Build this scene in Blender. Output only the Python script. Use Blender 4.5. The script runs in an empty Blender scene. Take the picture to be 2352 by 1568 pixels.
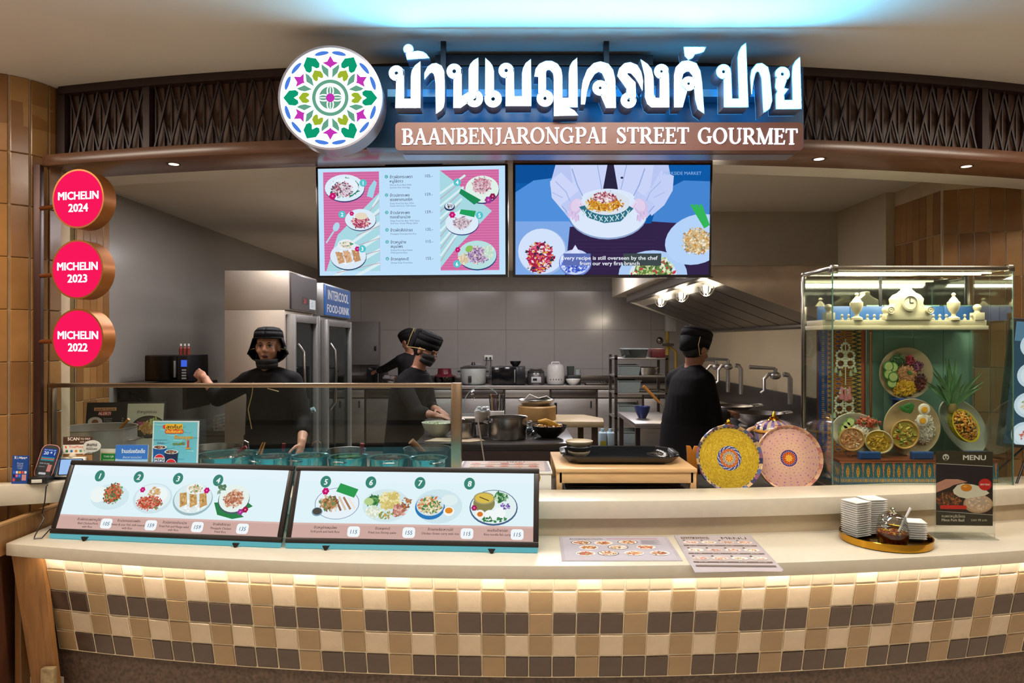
import bpy, bmesh, math, random
from mathutils import Vector, Matrix
R = math.radians
random.seed(7)
SC = bpy.context.scene
COL = SC.collection
# ---------------------------------------------------------------- camera, light, exposure
EZ, F = 1.62, 1568.0
def at(px, py, Y):
    return Vector(((px-1176)*Y/F, Y, EZ-(py-784)*Y/F))
cam = bpy.data.cameras.new('camera'); cam.lens = 24; cam.sensor_width = 36; cam.clip_end = 60
co = bpy.data.objects.new('camera', cam); COL.objects.link(co)
co.location = (0, 0, EZ); co.rotation_euler = (R(90), 0, 0); SC.camera = co
SC.view_settings.view_transform = 'Standard'; SC.view_settings.look = 'None'
SC.view_settings.gamma = 1; SC.view_settings.use_curve_mapping = False
SC.view_settings.exposure = 0.0
SC.cycles.max_bounces = 8; SC.cycles.transparent_max_bounces = 16
SC.cycles.use_denoising = True
SC.cycles.caustics_reflective = False; SC.cycles.caustics_refractive = False
def lin1(c): return c/12.92 if c <= .04045 else ((c+.055)/1.055)**2.4
def lin(h, k=1.0):
    if isinstance(h, str):
        h = h.lstrip('#'); h = [int(h[i:i+2], 16) for i in (0, 2, 4)]
    return tuple(lin1(c/255)*k for c in h[:3])
W = bpy.data.worlds.new('world'); SC.world = W; W.use_nodes = True
W.node_tree.nodes['Background'].inputs[0].default_value = (*lin('#b7a48c'), 1)
W.node_tree.nodes['Background'].inputs[1].default_value = .10
def area(name, loc, size, power, col, rot=(0, 0, 0), spread=180):
    l = bpy.data.lights.new(name, 'AREA'); l.shape = 'RECTANGLE'; l.size, l.size_y = size
    l.energy = power; l.color = lin(col); l.spread = R(spread)
    o = bpy.data.objects.new(name, l); COL.objects.link(o); o.location = loc; o.rotation_euler = rot; return o
def spot(name, loc, target, power, col, deg=70, blend=.6, rad=.03):
    l = bpy.data.lights.new(name, 'SPOT'); l.energy = power; l.color = lin(col); l.spot_size = R(deg); l.spot_blend = blend
    l.shadow_soft_size = rad
    o = bpy.data.objects.new(name, l); COL.objects.link(o); o.location = loc
    o.rotation_euler = (Vector(target)-Vector(loc)).to_track_quat('-Z', 'Y').to_euler(); return o
WARM, NEUT, CYAN = '#ffefdc', '#fff1e0', '#bfeaff'
# mall hall lamps, above and behind the viewer
for x in (-3.2, 0, 3.2):
    area('hall_lamp', (x, 2.25, 2.92), (1.8, .3), 54, WARM)
area('hall_lamp', (0, -2.5, 2.88), (6, 1.2), 170, WARM, (R(-30), 0, 0))
for x, y, w_ in ((-3.5, -.7, 1.0), (-3.2, -1.1, 1.3), (-3.4, -1.5, 1.0), (.2, -.8, .7)):
    area('hall_strip_lamp', (x, y, 2.92), (w_, .06), 10, WARM)
# kitchen ceiling lamps, after one added fill light
area('kitchen_light', (-1.9, 4.25, 2.69), (.6, .4), 8, '#fff4e6')  # fill added to brighten the fridge side, microwave and woman
for x, y in ((-1.5, 5.0), (.4, 5.6), (-.6, 8.3), (1.2, 8.4)):
    area('kitchen_light', (x, y, 2.69), (.6, .6), 40, '#f8f4fa')
def Yc(x): return (x-.2)**2/20.0
def Sl(x): return math.atan((x-.2)/10.0)          # heading of the curved front at x

# ---------------------------------------------------------------- materials
MATS = {}
def mat(name, col, rough=.5, metal=0.0, var=.06, scale=14.0, bump=0.0, emis=0.0, stretch=None, spec=.5, coat=0.0, vcol=False, dist=0.0):
    if name in MATS: return MATS[name]
    m = bpy.data.materials.new(name); m.use_nodes = True
    nt = m.node_tree; N = nt.nodes; L = nt.links
    b = N['Principled BSDF']
    b.inputs['Roughness'].default_value = rough; b.inputs['Metallic'].default_value = metal
    b.inputs['Specular IOR Level'].default_value = spec; b.inputs['Coat Weight'].default_value = coat
    tc = N.new('ShaderNodeTexCoord'); mp = N.new('ShaderNodeMapping'); nz = N.new('ShaderNodeTexNoise')
    nz.inputs['Scale'].default_value = scale; nz.inputs['Detail'].default_value = 5; nz.inputs['Distortion'].default_value = dist
    if stretch: mp.inputs['Scale'].default_value = stretch
    L.new(tc.outputs['Object'], mp.inputs['Vector']); L.new(mp.outputs['Vector'], nz.inputs['Vector'])
    mr = N.new('ShaderNodeMapRange'); mr.inputs['From Min'].default_value = .3; mr.inputs['From Max'].default_value = .7
    mr.inputs['To Min'].default_value = 1-var; mr.inputs['To Max'].default_value = 1+var
    L.new(nz.outputs['Fac'], mr.inputs['Value'])
    vm = N.new('ShaderNodeVectorMath'); vm.operation = 'MULTIPLY'
    L.new(mr.outputs['Result'], vm.inputs[1])
    if vcol:
        a = N.new('ShaderNodeAttribute'); a.attribute_name = 'Col'; L.new(a.outputs['Color'], vm.inputs[0])
    else:
        vm.inputs[0].default_value = lin(col)
    L.new(vm.outputs['Vector'], b.inputs['Base Color'])
    if emis:
        b.inputs['Emission Strength'].default_value = emis
        if vcol: L.new(a.outputs['Color'], b.inputs['Emission Color'])
        else: b.inputs['Emission Color'].default_value = (*lin(col), 1)
    if bump:
        bp = N.new('ShaderNodeBump'); bp.inputs['Strength'].default_value = bump; bp.inputs['Distance'].default_value = .01
        L.new(nz.outputs['Fac'], bp.inputs['Height']); L.new(bp.outputs['Normal'], b.inputs['Normal'])
    MATS[name] = m; return m
def emit(name, col, k, vcol=False):
    if name in MATS: return MATS[name]
    m = bpy.data.materials.new(name); m.use_nodes = True; nt = m.node_tree; N = nt.nodes; N.clear()
    o = N.new('ShaderNodeOutputMaterial'); e = N.new('ShaderNodeEmission'); e.inputs[1].default_value = k
    if vcol:
        a = N.new('ShaderNodeAttribute'); a.attribute_name = 'Col'; nt.links.new(a.outputs['Color'], e.inputs[0])
    else: e.inputs[0].default_value = (*lin(col), 1)
    nt.links.new(e.outputs[0], o.inputs[0]); MATS[name] = m; return m
def glass(name, col='#f2fbf8', ref=.5, rough=.0, base=.04):
    """thin pane: clear transmission plus fresnel mirror"""
    if name in MATS: return MATS[name]
    m = bpy.data.materials.new(name); m.use_nodes = True; nt = m.node_tree; N = nt.nodes; N.clear(); L = nt.links
    o = N.new('ShaderNodeOutputMaterial'); t = N.new('ShaderNodeBsdfTransparent'); g = N.new('ShaderNodeBsdfGlossy')
    t.inputs[0].default_value = (*lin(col), 1); g.inputs['Roughness'].default_value = rough
    lw = N.new('ShaderNodeLayerWeight'); lw.inputs[0].default_value = ref
    ma = N.new('ShaderNodeMath'); ma.operation = 'MULTIPLY_ADD'; ma.inputs[1].default_value = .45; ma.inputs[2].default_value = base
    mx = N.new('ShaderNodeMixShader')
    L.new(lw.outputs['Fresnel'], ma.inputs[0]); L.new(ma.outputs[0], mx.inputs[0]); L.new(t.outputs[0], mx.inputs[1]); L.new(g.outputs[0], mx.inputs[2])
    L.new(mx.outputs[0], o.inputs[0]); MATS[name] = m; return m

# ---------------------------------------------------------------- mesh builder
class MB:
    def __init__(s): s.v = []; s.f = []; s.c = []; s.m = []; s.col = None; s.mi = 0
    def add(s, vs, fs, col=None):
        n = len(s.v); s.v += [tuple(v) for v in vs]
        for f in fs:
            s.f.append(tuple(i+n for i in f)); s.c.append(col or s.col or (.8, .8, .8)); s.m.append(s.mi)
        return s
    def box(s, c, d, rz=0, M=None, col=None):
        x, y, z = (k/2 for k in d)
        vs = [Vector(p) for p in ((-x,-y,-z),(x,-y,-z),(x,y,-z),(-x,y,-z),(-x,-y,z),(x,-y,z),(x,y,z),(-x,y,z))]
        T = Matrix.Translation(c) @ (M or Matrix.Rotation(rz, 4, 'Z'))
        return s.add([T @ v for v in vs], [(3,2,1,0),(4,5,6,7),(0,1,5,4),(1,2,6,5),(2,3,7,6),(3,0,4,7)], col)
    def box2(s, a, b, col=None):
        return s.box([(a[i]+b[i])/2 for i in range(3)], [abs(b[i]-a[i]) for i in range(3)], col=col)
    def prism(s, pts, d, col=None, cap0=True, cap1=True):
        """polygon of 3D points extruded by vector d"""
        n = len(pts); d = Vector(d); p = [Vector(q) for q in pts]
        fs = [(i, (i+1) % n, (i+1) % n+n, i+n) for i in range(n)]
        if cap0: fs.append(tuple(range(n-1, -1, -1)))
        if cap1: fs.append(tuple(range(n, 2*n)))
        return s.add(p+[q+d for q in p], fs, col)
    def lathe(s, prof, c=(0, 0, 0), n=24, M=None, col=None, sx=1, sy=1, close=True, colf=None):
        c = Vector(c); vs = []; fs = []; cs = []
        for r, z in prof:
            for k in range(n):
                a = 2*math.pi*k/n; p = Vector((r*sx*math.cos(a), r*sy*math.sin(a), z))
                vs.append((M @ p if M else p)+c)
        for i in range(len(prof)-1):
            for k in range(n):
                k2 = (k+1) % n; fs.append((i*n+k, i*n+k2, (i+1)*n+k2, (i+1)*n+k)); cs.append((i, k))
        if close:
            if prof[0][0] > 1e-6: fs.append(tuple(range(n-1, -1, -1))); cs.append((0, 0))
            if prof[-1][0] > 1e-6: fs.append(tuple((len(prof)-1)*n+k for k in range(n))); cs.append((len(prof)-2, 0))
        if colf:
            base = len(s.v); s.v += [tuple(v) for v in vs]
            for f, (i, k) in zip(fs, cs):
                s.f.append(tuple(j+base for j in f)); s.c.append(colf(i, k)); s.m.append(s.mi)
            return s
        return s.add(vs, fs, col)
    def tube(s, pts, r, n=8, col=None, cap=True):
        pts = [Vector(p) for p in pts]; vs = []; fs = []
        rs = r if isinstance(r, (list, tuple)) else [r]*len(pts); ref = None
        for i, p in enumerate(pts):
            t = (pts[min(i+1, len(pts)-1)]-pts[max(i-1, 0)]).normalized()
            if ref is None:
                ref = Vector((0, 0, 1)) if abs(t.z) < .9 else Vector((1, 0, 0))
            u = (ref-t*ref.dot(t)).normalized(); ref = u; w = t.cross(u)
            for k in range(n):
                a = 2*math.pi*k/n; vs.append(p+(u*math.cos(a)+w*math.sin(a))*rs[i])
        for i in range(len(pts)-1):
            for k in range(n):
                k2 = (k+1) % n; fs.append((i*n+k, i*n+k2, (i+1)*n+k2, (i+1)*n+k))
        if cap: fs += [tuple(range(n-1, -1, -1)), tuple((len(pts)-1)*n+k for k in range(n))]
        return s.add(vs, fs, col)
    def ball(s, c, r, n=16, m=10, M=None, col=None):
        r = r if isinstance(r, (list, tuple)) else (r, r, r)
        T = Matrix.Translation(c) @ (M.to_4x4() if M else Matrix()) @ Matrix.Diagonal((*r, 1))
        vs = [T @ Vector((0, 0, -1))]
        for i in range(1, m):
            p = -math.pi/2+math.pi*i/m
            for k in range(n):
                a = 2*math.pi*k/n; vs.append(T @ Vector((math.cos(p)*math.cos(a), math.cos(p)*math.sin(a), math.sin(p))))
        vs.append(T @ Vector((0, 0, 1))); fs = [(0, 1+(k+1) % n, 1+k) for k in range(n)]
        for i in range(m-2):
            for k in range(n):
                k2 = (k+1) % n; a = 1+i*n; fs.append((a+k, a+k2, a+n+k2, a+n+k))
        a = 1+(m-2)*n; fs += [(a+k, a+(k+1) % n, len(vs)-1) for k in range(n)]
        return s.add(vs, fs, col)
    def strip(s, front, back, thick=None, col=None):
        """sheet between two equally long point rows"""
        n = len(front)
        return s.add(list(front)+list(back), [(i, i+1, n+i+1, n+i) for i in range(n-1)], col)
    def curved(s, x0, x1, da, db, z0, z1, n=24, za=None, col=None):
        """solid that follows the curved shop front: depth da..db, height z0..z1 (za: lower front offset)"""
        xs = [x0+(x1-x0)*i/n for i in range(n+1)]; vs = []
        for x in xs:
            y = Yc(x); vs += [(x, da+y, z0), (x, db+y, z0), (x, db+y, z1), (x, da+y, z1)]
        fs = []
        for i in range(n):
            a = 4*i; b = a+4
            fs += [(a, a+1, b+1, b), (a+1, a+2, b+2, b+1), (a+2, a+3, b+3, b+2), (a+3, a, b, b+3)]
        fs += [(3, 2, 1, 0), (4*n, 4*n+1, 4*n+2, 4*n+3)]
        return s.add(vs, fs, col)
def link(o, parent=None):
    COL.objects.link(o)
    if parent: o.parent = parent
    return o
def obj(name, mb, m, parent=None, bev=0, smooth=True, sharp=35, seg=2, **props):
    me = bpy.data.meshes.new(name); me.from_pydata(mb.v, [], mb.f)
    ms = m if isinstance(m, (list, tuple)) else [m]
    for q in ms: me.materials.append(q)
    if len(ms) > 1: me.polygons.foreach_set('material_index', mb.m)
    if any(c != (.8, .8, .8) for c in mb.c):
        at_ = me.color_attributes.new('Col', 'FLOAT_COLOR', 'CORNER'); buf = []
        for f, c in zip(mb.f, mb.c): buf += [c[0], c[1], c[2], 1.0]*len(f)
        at_.data.foreach_set('color', buf)
    bm = bmesh.new(); bm.from_mesh(me); bmesh.ops.recalc_face_normals(bm, faces=bm.faces) if not name.startswith('print') else None
    if bev:
        es = [e for e in bm.edges if len(e.link_faces) == 2 and e.calc_face_angle(0) > .5]
        bmesh.ops.bevel(bm, geom=es, offset=bev, segments=seg, affect='EDGES', profile=.5, clamp_overlap=True)
    bm.to_mesh(me); bm.free()
    if smooth:
        me.polygons.foreach_set('use_smooth', [True]*len(me.polygons)); me.set_sharp_from_angle(angle=R(sharp))
    o = bpy.data.objects.new(name, me); link(o, parent)
    for k, v in props.items(): o[k] = v
    return o
def tag(o, label=None, cat=None, group=None, kind=None):
    for k, v in (('label', label), ('category', cat), ('group', group), ('kind', kind)):
        if v: o[k] = v
    return o
def thing(name, label, cat, loc=(0, 0, 0), rz=0, group=None):
    o = bpy.data.objects.new(name, None); o.empty_display_size = .05; link(o)
    o.location = loc; o.rotation_euler = (0, 0, rz); return tag(o, label, cat, group)
def struct(name, mb, m, parent=None, **k):
    o = obj(name, mb, m, parent, **k)
    if not parent: o['kind'] = 'structure'
    return o
def dup(root, loc, rz=0, label=None):
    r = root.copy(); COL.objects.link(r); r.location = loc; r.rotation_euler = (0, 0, rz)
    if label: r['label'] = label
    for ch in root.children:
        c = ch.copy(); COL.objects.link(c); c.parent = r
        for g in ch.children:
            d = g.copy(); COL.objects.link(d); d.parent = c
    return r
# ---------------------------------------------------------------- text and flat print
_T = {}
def text_mesh(s):
    if s in _T: return _T[s]
    c = bpy.data.curves.new('t', 'FONT'); c.body = s; c.size = 1; c.resolution_u = 2
    o = bpy.data.objects.new('t', c); m = o.to_mesh()
    r = ([(v.co.x, v.co.y) for v in m.vertices], [tuple(p.vertices) for p in m.polygons])
    o.to_mesh_clear(); bpy.data.objects.remove(o); bpy.data.curves.remove(c)
    _T[s] = r; return r
class Print:
    """flat print on a face: O top-left corner, U along the width, V down the height (full vectors), in w x h units"""
    def __init__(s, O, U, V, w, h, lift=.00003):
        s.O = Vector(O); s.u = Vector(U)/w; s.vv = Vector(V)/h; s.w = w; s.h = h
        s.n = -(s.u.cross(s.vv)).normalized()
        s.mb = MB(); s.L = 12; s.lift = lift; s.step = 1.0
    def P(s, x, y): return s.O+s.u*x+s.vv*y+s.n*(s.lift*s.L)
    def up(s, k=1): s.L += k; return s
    def poly(s, pts, col, k=1.0):
        c = lin(col, k) if isinstance(col, str) else col
        if any(x < 0 or x > s.w or y < 0 or y > s.h for x, y in pts):      # trim at the edge of the sheet
            for ax, lim, sg in ((0, 0, 1), (0, s.w, -1), (1, 0, 1), (1, s.h, -1)):
                out = []
                for i in range(len(pts)):
                    p, q = pts[i-1], pts[i]; dp, dq = (p[ax]-lim)*sg, (q[ax]-lim)*sg
                    if (dp >= 0) != (dq >= 0):
                        t = dp/(dp-dq); out.append((p[0]+(q[0]-p[0])*t, p[1]+(q[1]-p[1])*t))
                    if dq >= 0: out.append(q)
                pts = out
                if len(pts) < 3: return s
        s.mb.add([s.P(*p) for p in pts], [tuple(range(len(pts)))], c); s.L += s.step; return s
    def rect(s, x0, y0, x1, y1, col, k=1.0): return s.poly([(x0, y0), (x0, y1), (x1, y1), (x1, y0)], col, k)
    def rrect(s, x0, y0, x1, y1, r, col, k=1.0):
        pts = []
        for cx, cy, a0 in ((x1-r, y0+r, -90), (x1-r, y1-r, 0), (x0+r, y1-r, 90), (x0+r, y0+r, 180)):
            for i in range(6): a = R(a0+18*i); pts.append((cx+r*math.cos(a), cy+r*math.sin(a)))
        return s.poly(pts, col, k)
    def ell(s, cx, cy, rx, ry, col, n=28, rot=0, a0=0, a1=360, k=1.0):
        c, q = math.cos(R(rot)), math.sin(R(rot)); pts = []
        full = abs(a1-a0) >= 360; m = n if full else n+1
        for i in range(m):
            a = R(a0+(a1-a0)*i/n); x, y = rx*math.cos(a), ry*math.sin(a); pts.append((cx+x*c-y*q, cy+x*q+y*c))
        return s.poly(pts, col, k)
    def line(s, pts, w, col, k=1.0):
        c = lin(col, k) if isinstance(col, str) else col
        for (x0, y0), (x1, y1) in zip(pts[:-1], pts[1:]):
            dx, dy = x1-x0, y1-y0; l = math.hypot(dx, dy) or 1; nx, ny = -dy/l*w/2, dx/l*w/2
            s.poly([(x0+nx, y0+ny), (x1+nx, y1+ny), (x1-nx, y1-ny), (x0-nx, y0-ny)], c)
        return s
    def text(s, t, x, y, h, col, align='l', bold=0.0, w=None, it=0, k=1.0, rot=0):
        """baseline-left at x, y; h = cap height; w = fit to this width"""
        vs, fs = text_mesh(t)
        if not vs: return s
        sc = h/.727; X0 = min(v[0] for v in vs); X1 = max(v[0] for v in vs); sx = sc
        if w: sx = w/(X1-X0)
        wid = (X1-X0)*sx; ox = {'l': 0, 'c': -wid/2, 'r': -wid}[align]; c, q = math.cos(R(rot)), math.sin(R(rot))
        e = bold*.75
        for ex, ey in (((0, 0),) if not bold else ((-e, -e*.5), (e, -e*.5), (-e, e*.5), (e, e*.5), (0, 0))):
            out = []
            for a, b in vs:
                xx = (a-X0+ex)*sx+ox+it*b*sc; yy = -(b+ey)*sc; out.append(s.P(x+xx*c-yy*q, y+xx*q+yy*c))
            s.mb.add(out, fs, lin(col, k)); s.L += .2
        s.L += 1; return s
    def bits(s, cx, cy, rx, ry, cols, n, size, rot=0, asp=1.0, seed=1, k=1.0):
        """loose food: small random slivers inside an ellipse"""
        g = random.Random(seed)
        if n >= 40: s.ell(cx, cy, rx*.86, ry*.86, cols[0], n=16, rot=rot, k=k*.8)
        s.step = .08; c0, q0 = math.cos(R(rot)), math.sin(R(rot))
        for _ in range(n):
            a = g.uniform(0, 6.283); d = math.sqrt(g.random()); x, y = rx*d*math.cos(a), ry*d*math.sin(a)
            x, y = cx+x*c0-y*q0, cy+x*q0+y*c0; t = g.uniform(0, 3.14); l = size*g.uniform(.6, 1.3); w = l*g.uniform(.35, .6)/asp
            c, q = math.cos(t), math.sin(t); col = g.choice(cols)
            s.poly([(x+c*l, y+q*l), (x-q*w, y+c*w), (x-c*l, y-q*l), (x+q*w, y-c*w)], col, k)
        s.step = 1.0; s.L += 1; return s
    def done(s, m, parent=None, name='print', **k):
        return obj(name, s.mb, m, parent, smooth=False, **k)
PRINT = mat('printed_paper', '#ffffff', .45, var=.02, vcol=True)
SCREEN = emit('lit_screen', '#ffffff', 1.0, True)
# ================================================================= setting
CREAM = mat('ceiling_paint', '#d0c7bb', .85, var=.02, scale=3)
floor_m = mat('floor_stone', '#cbbfae', .3, var=.06, scale=5)
struct('floor', MB().box2((-9, -7, -.2), (9, 3.3, -.1)).box2((-9, 3.3, -.2), (9, 13, 0)), floor_m)
CZ = 2.94; KZ = 2.716
struct('ceiling', MB().box2((-9, -7, CZ), (9, 3.85, CZ+.1)), CREAM)
struct('ceiling', MB().box2((-3.1, 3.85, KZ), (4.2, 10.8, CZ+.1)), mat('kitchen_ceiling', '#d0c5b4', .8, var=.02, scale=3))
KW = mat('kitchen_wall_sheet', '#96918d', .16, var=.04, scale=2.2, spec=.55)
wb = MB()
wbk = struct('wall_back', MB().box2((-3.1, 10.62, 0), (2.9, 10.75, KZ)), mat('grout_grey', '#827d79', .5))
# big glossy wall sheets on the back wall
shm = MB().box((0, 0, 0), (.747, .02, .597))
sh0 = None
for i in range(8):
    for j in range(4):
        x, z = -2.72+.75*i, .3+.6*j
        if sh0 is None: sh0 = obj('wall_tile', shm, KW, wbk); o = sh0
        else: o = sh0.copy(); link(o, wbk)
        o.location = (x, 10.608, z)
wl = struct('wall_left', MB().box2((-3.1, 5.0, 0), (-2.95, 10.7, KZ)), mat('side_wall_sheet', '#8d877f', .2, var=.04, scale=2, spec=.5))
struct('wall_right', MB().box2((2.75, 5.02, 0), (2.9, 10.7, KZ)), mat('side_wall_right', '#b9a88c', .25, var=.04, scale=2))
struct('trim_1', MB().box2((1.45, 5.76, 2.262), (2.75, 9.9, KZ)), mat('bulkhead_paint', '#a89d8c', .7, var=.03))
# backdrop of the mall behind the viewer, left and right
MALL = mat('mall_wall', '#b3a898', .6, var=.1, scale=2)
struct('wall_front', MB().box2((-9, -7.1, 0), (9, -7, CZ)), MALL)
struct('wall_left', MB().box2((-9.1, -7, 0), (-9, 4.5, CZ)), MALL)
struct('wall_right', MB().box2((9, -7, 0), (9.1, 4.5, CZ)), MALL)
# ---- tiled wall pieces
TILE_OCH = [mat('ochre_tile_%d' % i, c, .22, var=.10, scale=9, bump=.15, spec=.5) for i, c in enumerate(('#8f6538', '#9a6e40', '#845c35', '#a07848'))]
GROUT_W = mat('pale_grout', '#bfa888', .8)
def tile_mesh(w, h, t=.012): return MB().box((0, 0, 0), (w, t, h))
_tm = {}
def put_tile(parent, w, h, loc, rz, k, name='tile'):
    key = (round(w, 3), round(h, 3), k)
    if key not in _tm: _tm[key] = obj(name, tile_mesh(w, h), TILE_OCH[k], parent, bev=.003, seg=1); o = _tm[key]
    else: o = _tm[key].copy(); link(o, parent)
    o.location = loc; o.rotation_euler = (random.uniform(-.006, .006), random.uniform(-.004, .004), rz+random.uniform(-.008, .008)); return o
TW, TH = .0815, .2575
# left pillar: rounded front corner
px, py, pr = -2.65, 3.60, .27
path = [(-3.6+TW*i, 3.33) for i in range(0, 12) if -3.6+TW*i < -2.65]
segs = [((x+TW/2, 3.33), 0) for x, _ in path]
na = 5
for i in range(na):
    a = R(-90+90*(i+.5)/na); segs.append(((px+pr*math.cos(a), py+pr*math.sin(a)), a+R(90)))
pil = MB()
pil.box2((-3.7, 3.331, 0), (px, 3.62, CZ))
pil.lathe([(pr-.002, 0), (pr-.002, CZ)], (px, py, 0), 40)
pill = struct('wall_front_left', pil, GROUT_W)
rnd = random.Random(3)
for (x, y), rz in segs:
    if x < -3.3: continue
    for j in range(8):
        z = EZ-(832-784)*3.33/F + (j-2.5)*(TH+.003)
        if z+TH/2 > CZ: continue
        put_tile(pill, TW-.0045, TH, (x, y, z), rz, rnd.randrange(4))
for (x, y), rz in segs:
    if x < -3.3: continue
    z0 = EZ-(832-784)*3.33/F + 4*(TH+.003)+TH*.5+.0045; h = CZ-z0
    if h > .03: put_tile(pill, TW-.0045, h-.002, (x, y, z0+h/2), rz, rnd.randrange(4))
# second tiled stretch at the mouth of the kitchen's left wall, with wooden jamb
lw = struct('wall_left', MB().box2((-3.1, 4.62, 0), (-2.954, 5.0, KZ)), GROUT_W)
for i in range(5):
    for j in range(9): put_tile(lw, .072, TH, (-2.955, 4.66+.076*i, .3+j*(TH+.003)), R(90), rnd.randrange(4))
JAMB = mat('olive_jamb_wood', '#6d5a33', .4, var=.12, scale=6, stretch=(8, 8, .6))
struct('trim_2', MB().box2((-3.1, 4.42, 0), (-2.945, 4.50, KZ)).box2((-3.1, 4.52, 0), (-2.95, 4.60, KZ)), JAMB, bev=.004)
struct('wall_left', MB().box2((-3.75, 3.9, 0), (-3.6, 4.6, KZ)).box2((-3.75, 4.6, 0), (-3.05, 4.7, KZ)), mat('passage_shade', '#2c2b2a', .3))  # walls coloured near black to stand for the shade in the doorway
# right tiled return and tiled wall (turning a little towards the viewer)
rt = struct('wall_right', MB().box2((2.815, 4.475, 0), (2.98, 5.02, KZ)), GROUT_W)
for i in range(7):
    for j in range(10): put_tile(rt, .0725, .286, (2.816, 4.52+.0765*i, .15+j*.2895 if j < 9 else 2.66), R(-90), rnd.randrange(4)) if j < 9 else None
ang = math.atan2(-.42, 1.1)
rw = MB().box((0, 0, 0), (1.3, .1, KZ)); rwo = struct('wall_right', rw, GROUT_W)
ux = Vector((math.cos(ang), math.sin(ang), 0)); nn = Vector((-math.sin(ang), math.cos(ang), 0))
base = Vector((2.822, 4.475, 0)); rwo.location = base+ux*.65+nn*.056+Vector((0, 0, KZ/2)); rwo.rotation_euler = (0, 0, ang)
rwo2 = thing('wall_right', None, None); rwo2['kind'] = 'structure'
for i in range(13):
    for j in range(9):
        p = base+ux*(.045+.0865*i)
        put_tile(rwo, .0815, .286, Vector((-.65+.045+.0865*i, -.051, .15+j*.2895-KZ/2)), 0, rnd.randrange(4))
bpy.data.objects.remove(rwo2)
# light switch on the tiled wall
sw = thing('wall_switch', 'pale blue switch plate on the right tiled wall', 'switch', base+ux*.38+Vector((0, -.012, 1.6)), ang)
obj('plate', MB().box((0, 0, 0), (.05, .012, .085)), mat('switch_blue', '#b9d6e0', .4), sw, bev=.003)
obj('rocker', MB().box((0, -.008, .005), (.026, .006, .04)), mat('switch_white', '#dfe8ea', .4), sw, bev=.002)
# ================================================================= counter
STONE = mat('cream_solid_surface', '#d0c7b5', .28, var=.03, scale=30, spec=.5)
STONE2 = mat('cream_stone_shaded', '#b5a48a', .4, var=.04, scale=24)  # ledge stone darkened: shade of the upright riser put into the colour
ct = thing('serving_counter', 'curved serving counter with checkered tile front and cream stone ledges', 'counter', (0, 2.8, 0))
def cpart(name, mb, m, **k):
    mb.v = [(x, y-2.8, z) for x, y, z in mb.v]; return obj(name, mb, m, ct, **k)
LZ, UZ, WZ = .70, .87, .83
XL, XR = -2.31, 2.75
cpart('ledge', MB().curved(XL, XR, 2.80, 3.25, LZ-.057, LZ, 40), STONE, bev=.004)
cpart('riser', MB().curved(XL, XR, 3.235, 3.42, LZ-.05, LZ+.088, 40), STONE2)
cpart('upper_ledge', MB().curved(-2.1, XR+.3, 3.21, 3.46, UZ-.085, UZ, 40), STONE, bev=.004)
cpart('worktop', MB().curved(-2.34, 2.75, 3.45, 4.02, WZ-.04, WZ, 40).box2((-2.9, 3.89, WZ-.04), (-2.33, 4.58, WZ)), mat('worktop_steel', '#8b8780', .3, .8))
cpart('side_ledge', MB().prism([(-2.8, 3.12, .836), (-2.05, 3.38, .836), (-2.05, 3.475, .836), (-2.33, 3.45, .836), (-2.39, 3.33, .836), (-2.8, 3.31, .836)], (0, 0, .098)), STONE, bev=.003)
cpart('body', MB().curved(-2.25, XR, 3.06, 3.42, 0, LZ-.06, 40), mat('counter_core', '#4b3a2d', .8))
cpart('skirting', MB().curved(-2.2, XR, 3.02, 3.08, -.099, .16, 40), mat('speckled_dark_stone', '#4a3a31', .5, var=.55, scale=60, bump=.4))
# sloping tile bed and tiles
P, ZT, SL = .1043, .5545, .22
def face(x, z, off=0):      # depth of the sloping tiled face
    return 2.925+Yc(x)+(.56-z)*SL+off
n = 46; bed = MB(); fr = []; bk = []
for x in [XL+.12+i*(XR-XL-.12)/60 for i in range(61)]:
    fr.append((x, face(x, .645, -.001), .645)); bk.append((x, face(x, .135, -.001), .135))
bed.strip(fr, bk); cpart('grout_bed', bed, mat('tile_grout', '#d9cbb2', .85, var=.05, scale=60), smooth=False)
TC = {'c': mat('cream_zellige', '#c2b19b', .3, var=.06, scale=16, bump=.35), 't': mat('tan_zellige', '#957c5c', .28, var=.08, scale=12, bump=.3),
      'd': mat('umber_zellige', '#4a3b34', .2, var=.12, scale=14, bump=.3), 'k': mat('khaki_zellige', '#9a8d7b', .3, var=.08, scale=12, bump=.3)}
tms = {}
x0 = -2.187
for c in range(48):
    x = x0+P*.985*c
    if x > XR-.05: break
    for r in range(5):
        if r == 0: k = 'c' if c % 4 == 0 else 'k'
        elif r in (1, 3): k = 'c' if c % 2 else 't'
        elif r == 2: k = 't' if c % 4 == 2 else 'd'
        else: k = 't' if c % 4 == 0 else 'd'
        h = P-.0055 if r else .078
        zc = ZT-P*(r-.5) if r else ZT+.043
        key = (k, r == 0, rnd.randrange(3))
        if key not in tms:
            tms[key] = obj('tile', MB().box((0, 0, 0), (P-.0075, .012, h)), TC[k], ct, bev=.0025, seg=1); o = tms[key]
        else: o = tms[key].copy(); link(o, ct)
        o.location = (x+P/2*.985, face(x+P/2, zc)-2.8+random.uniform(-.0012, .0012), zc)
        o.rotation_euler = (math.atan(SL)+random.uniform(-.012, .012), random.uniform(-.006, .006), Sl(x+P/2)+random.uniform(-.012, .012))
# led strip under the ledge lights the tiles
cpart('led_strip', MB().curved(-2.2, XR, 2.868, 2.882, LZ-.064, LZ-.0575, 40), emit('warm_led', '#ffeed8', 2.5))
for i in range(13):
    x = -2.0+.39*i
    area('ledge_led', (x, 2.872+Yc(x), LZ-.066), (.39, .02), 1.5, '#ffecd2', (R(-6), 0, Sl(x)))
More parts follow.
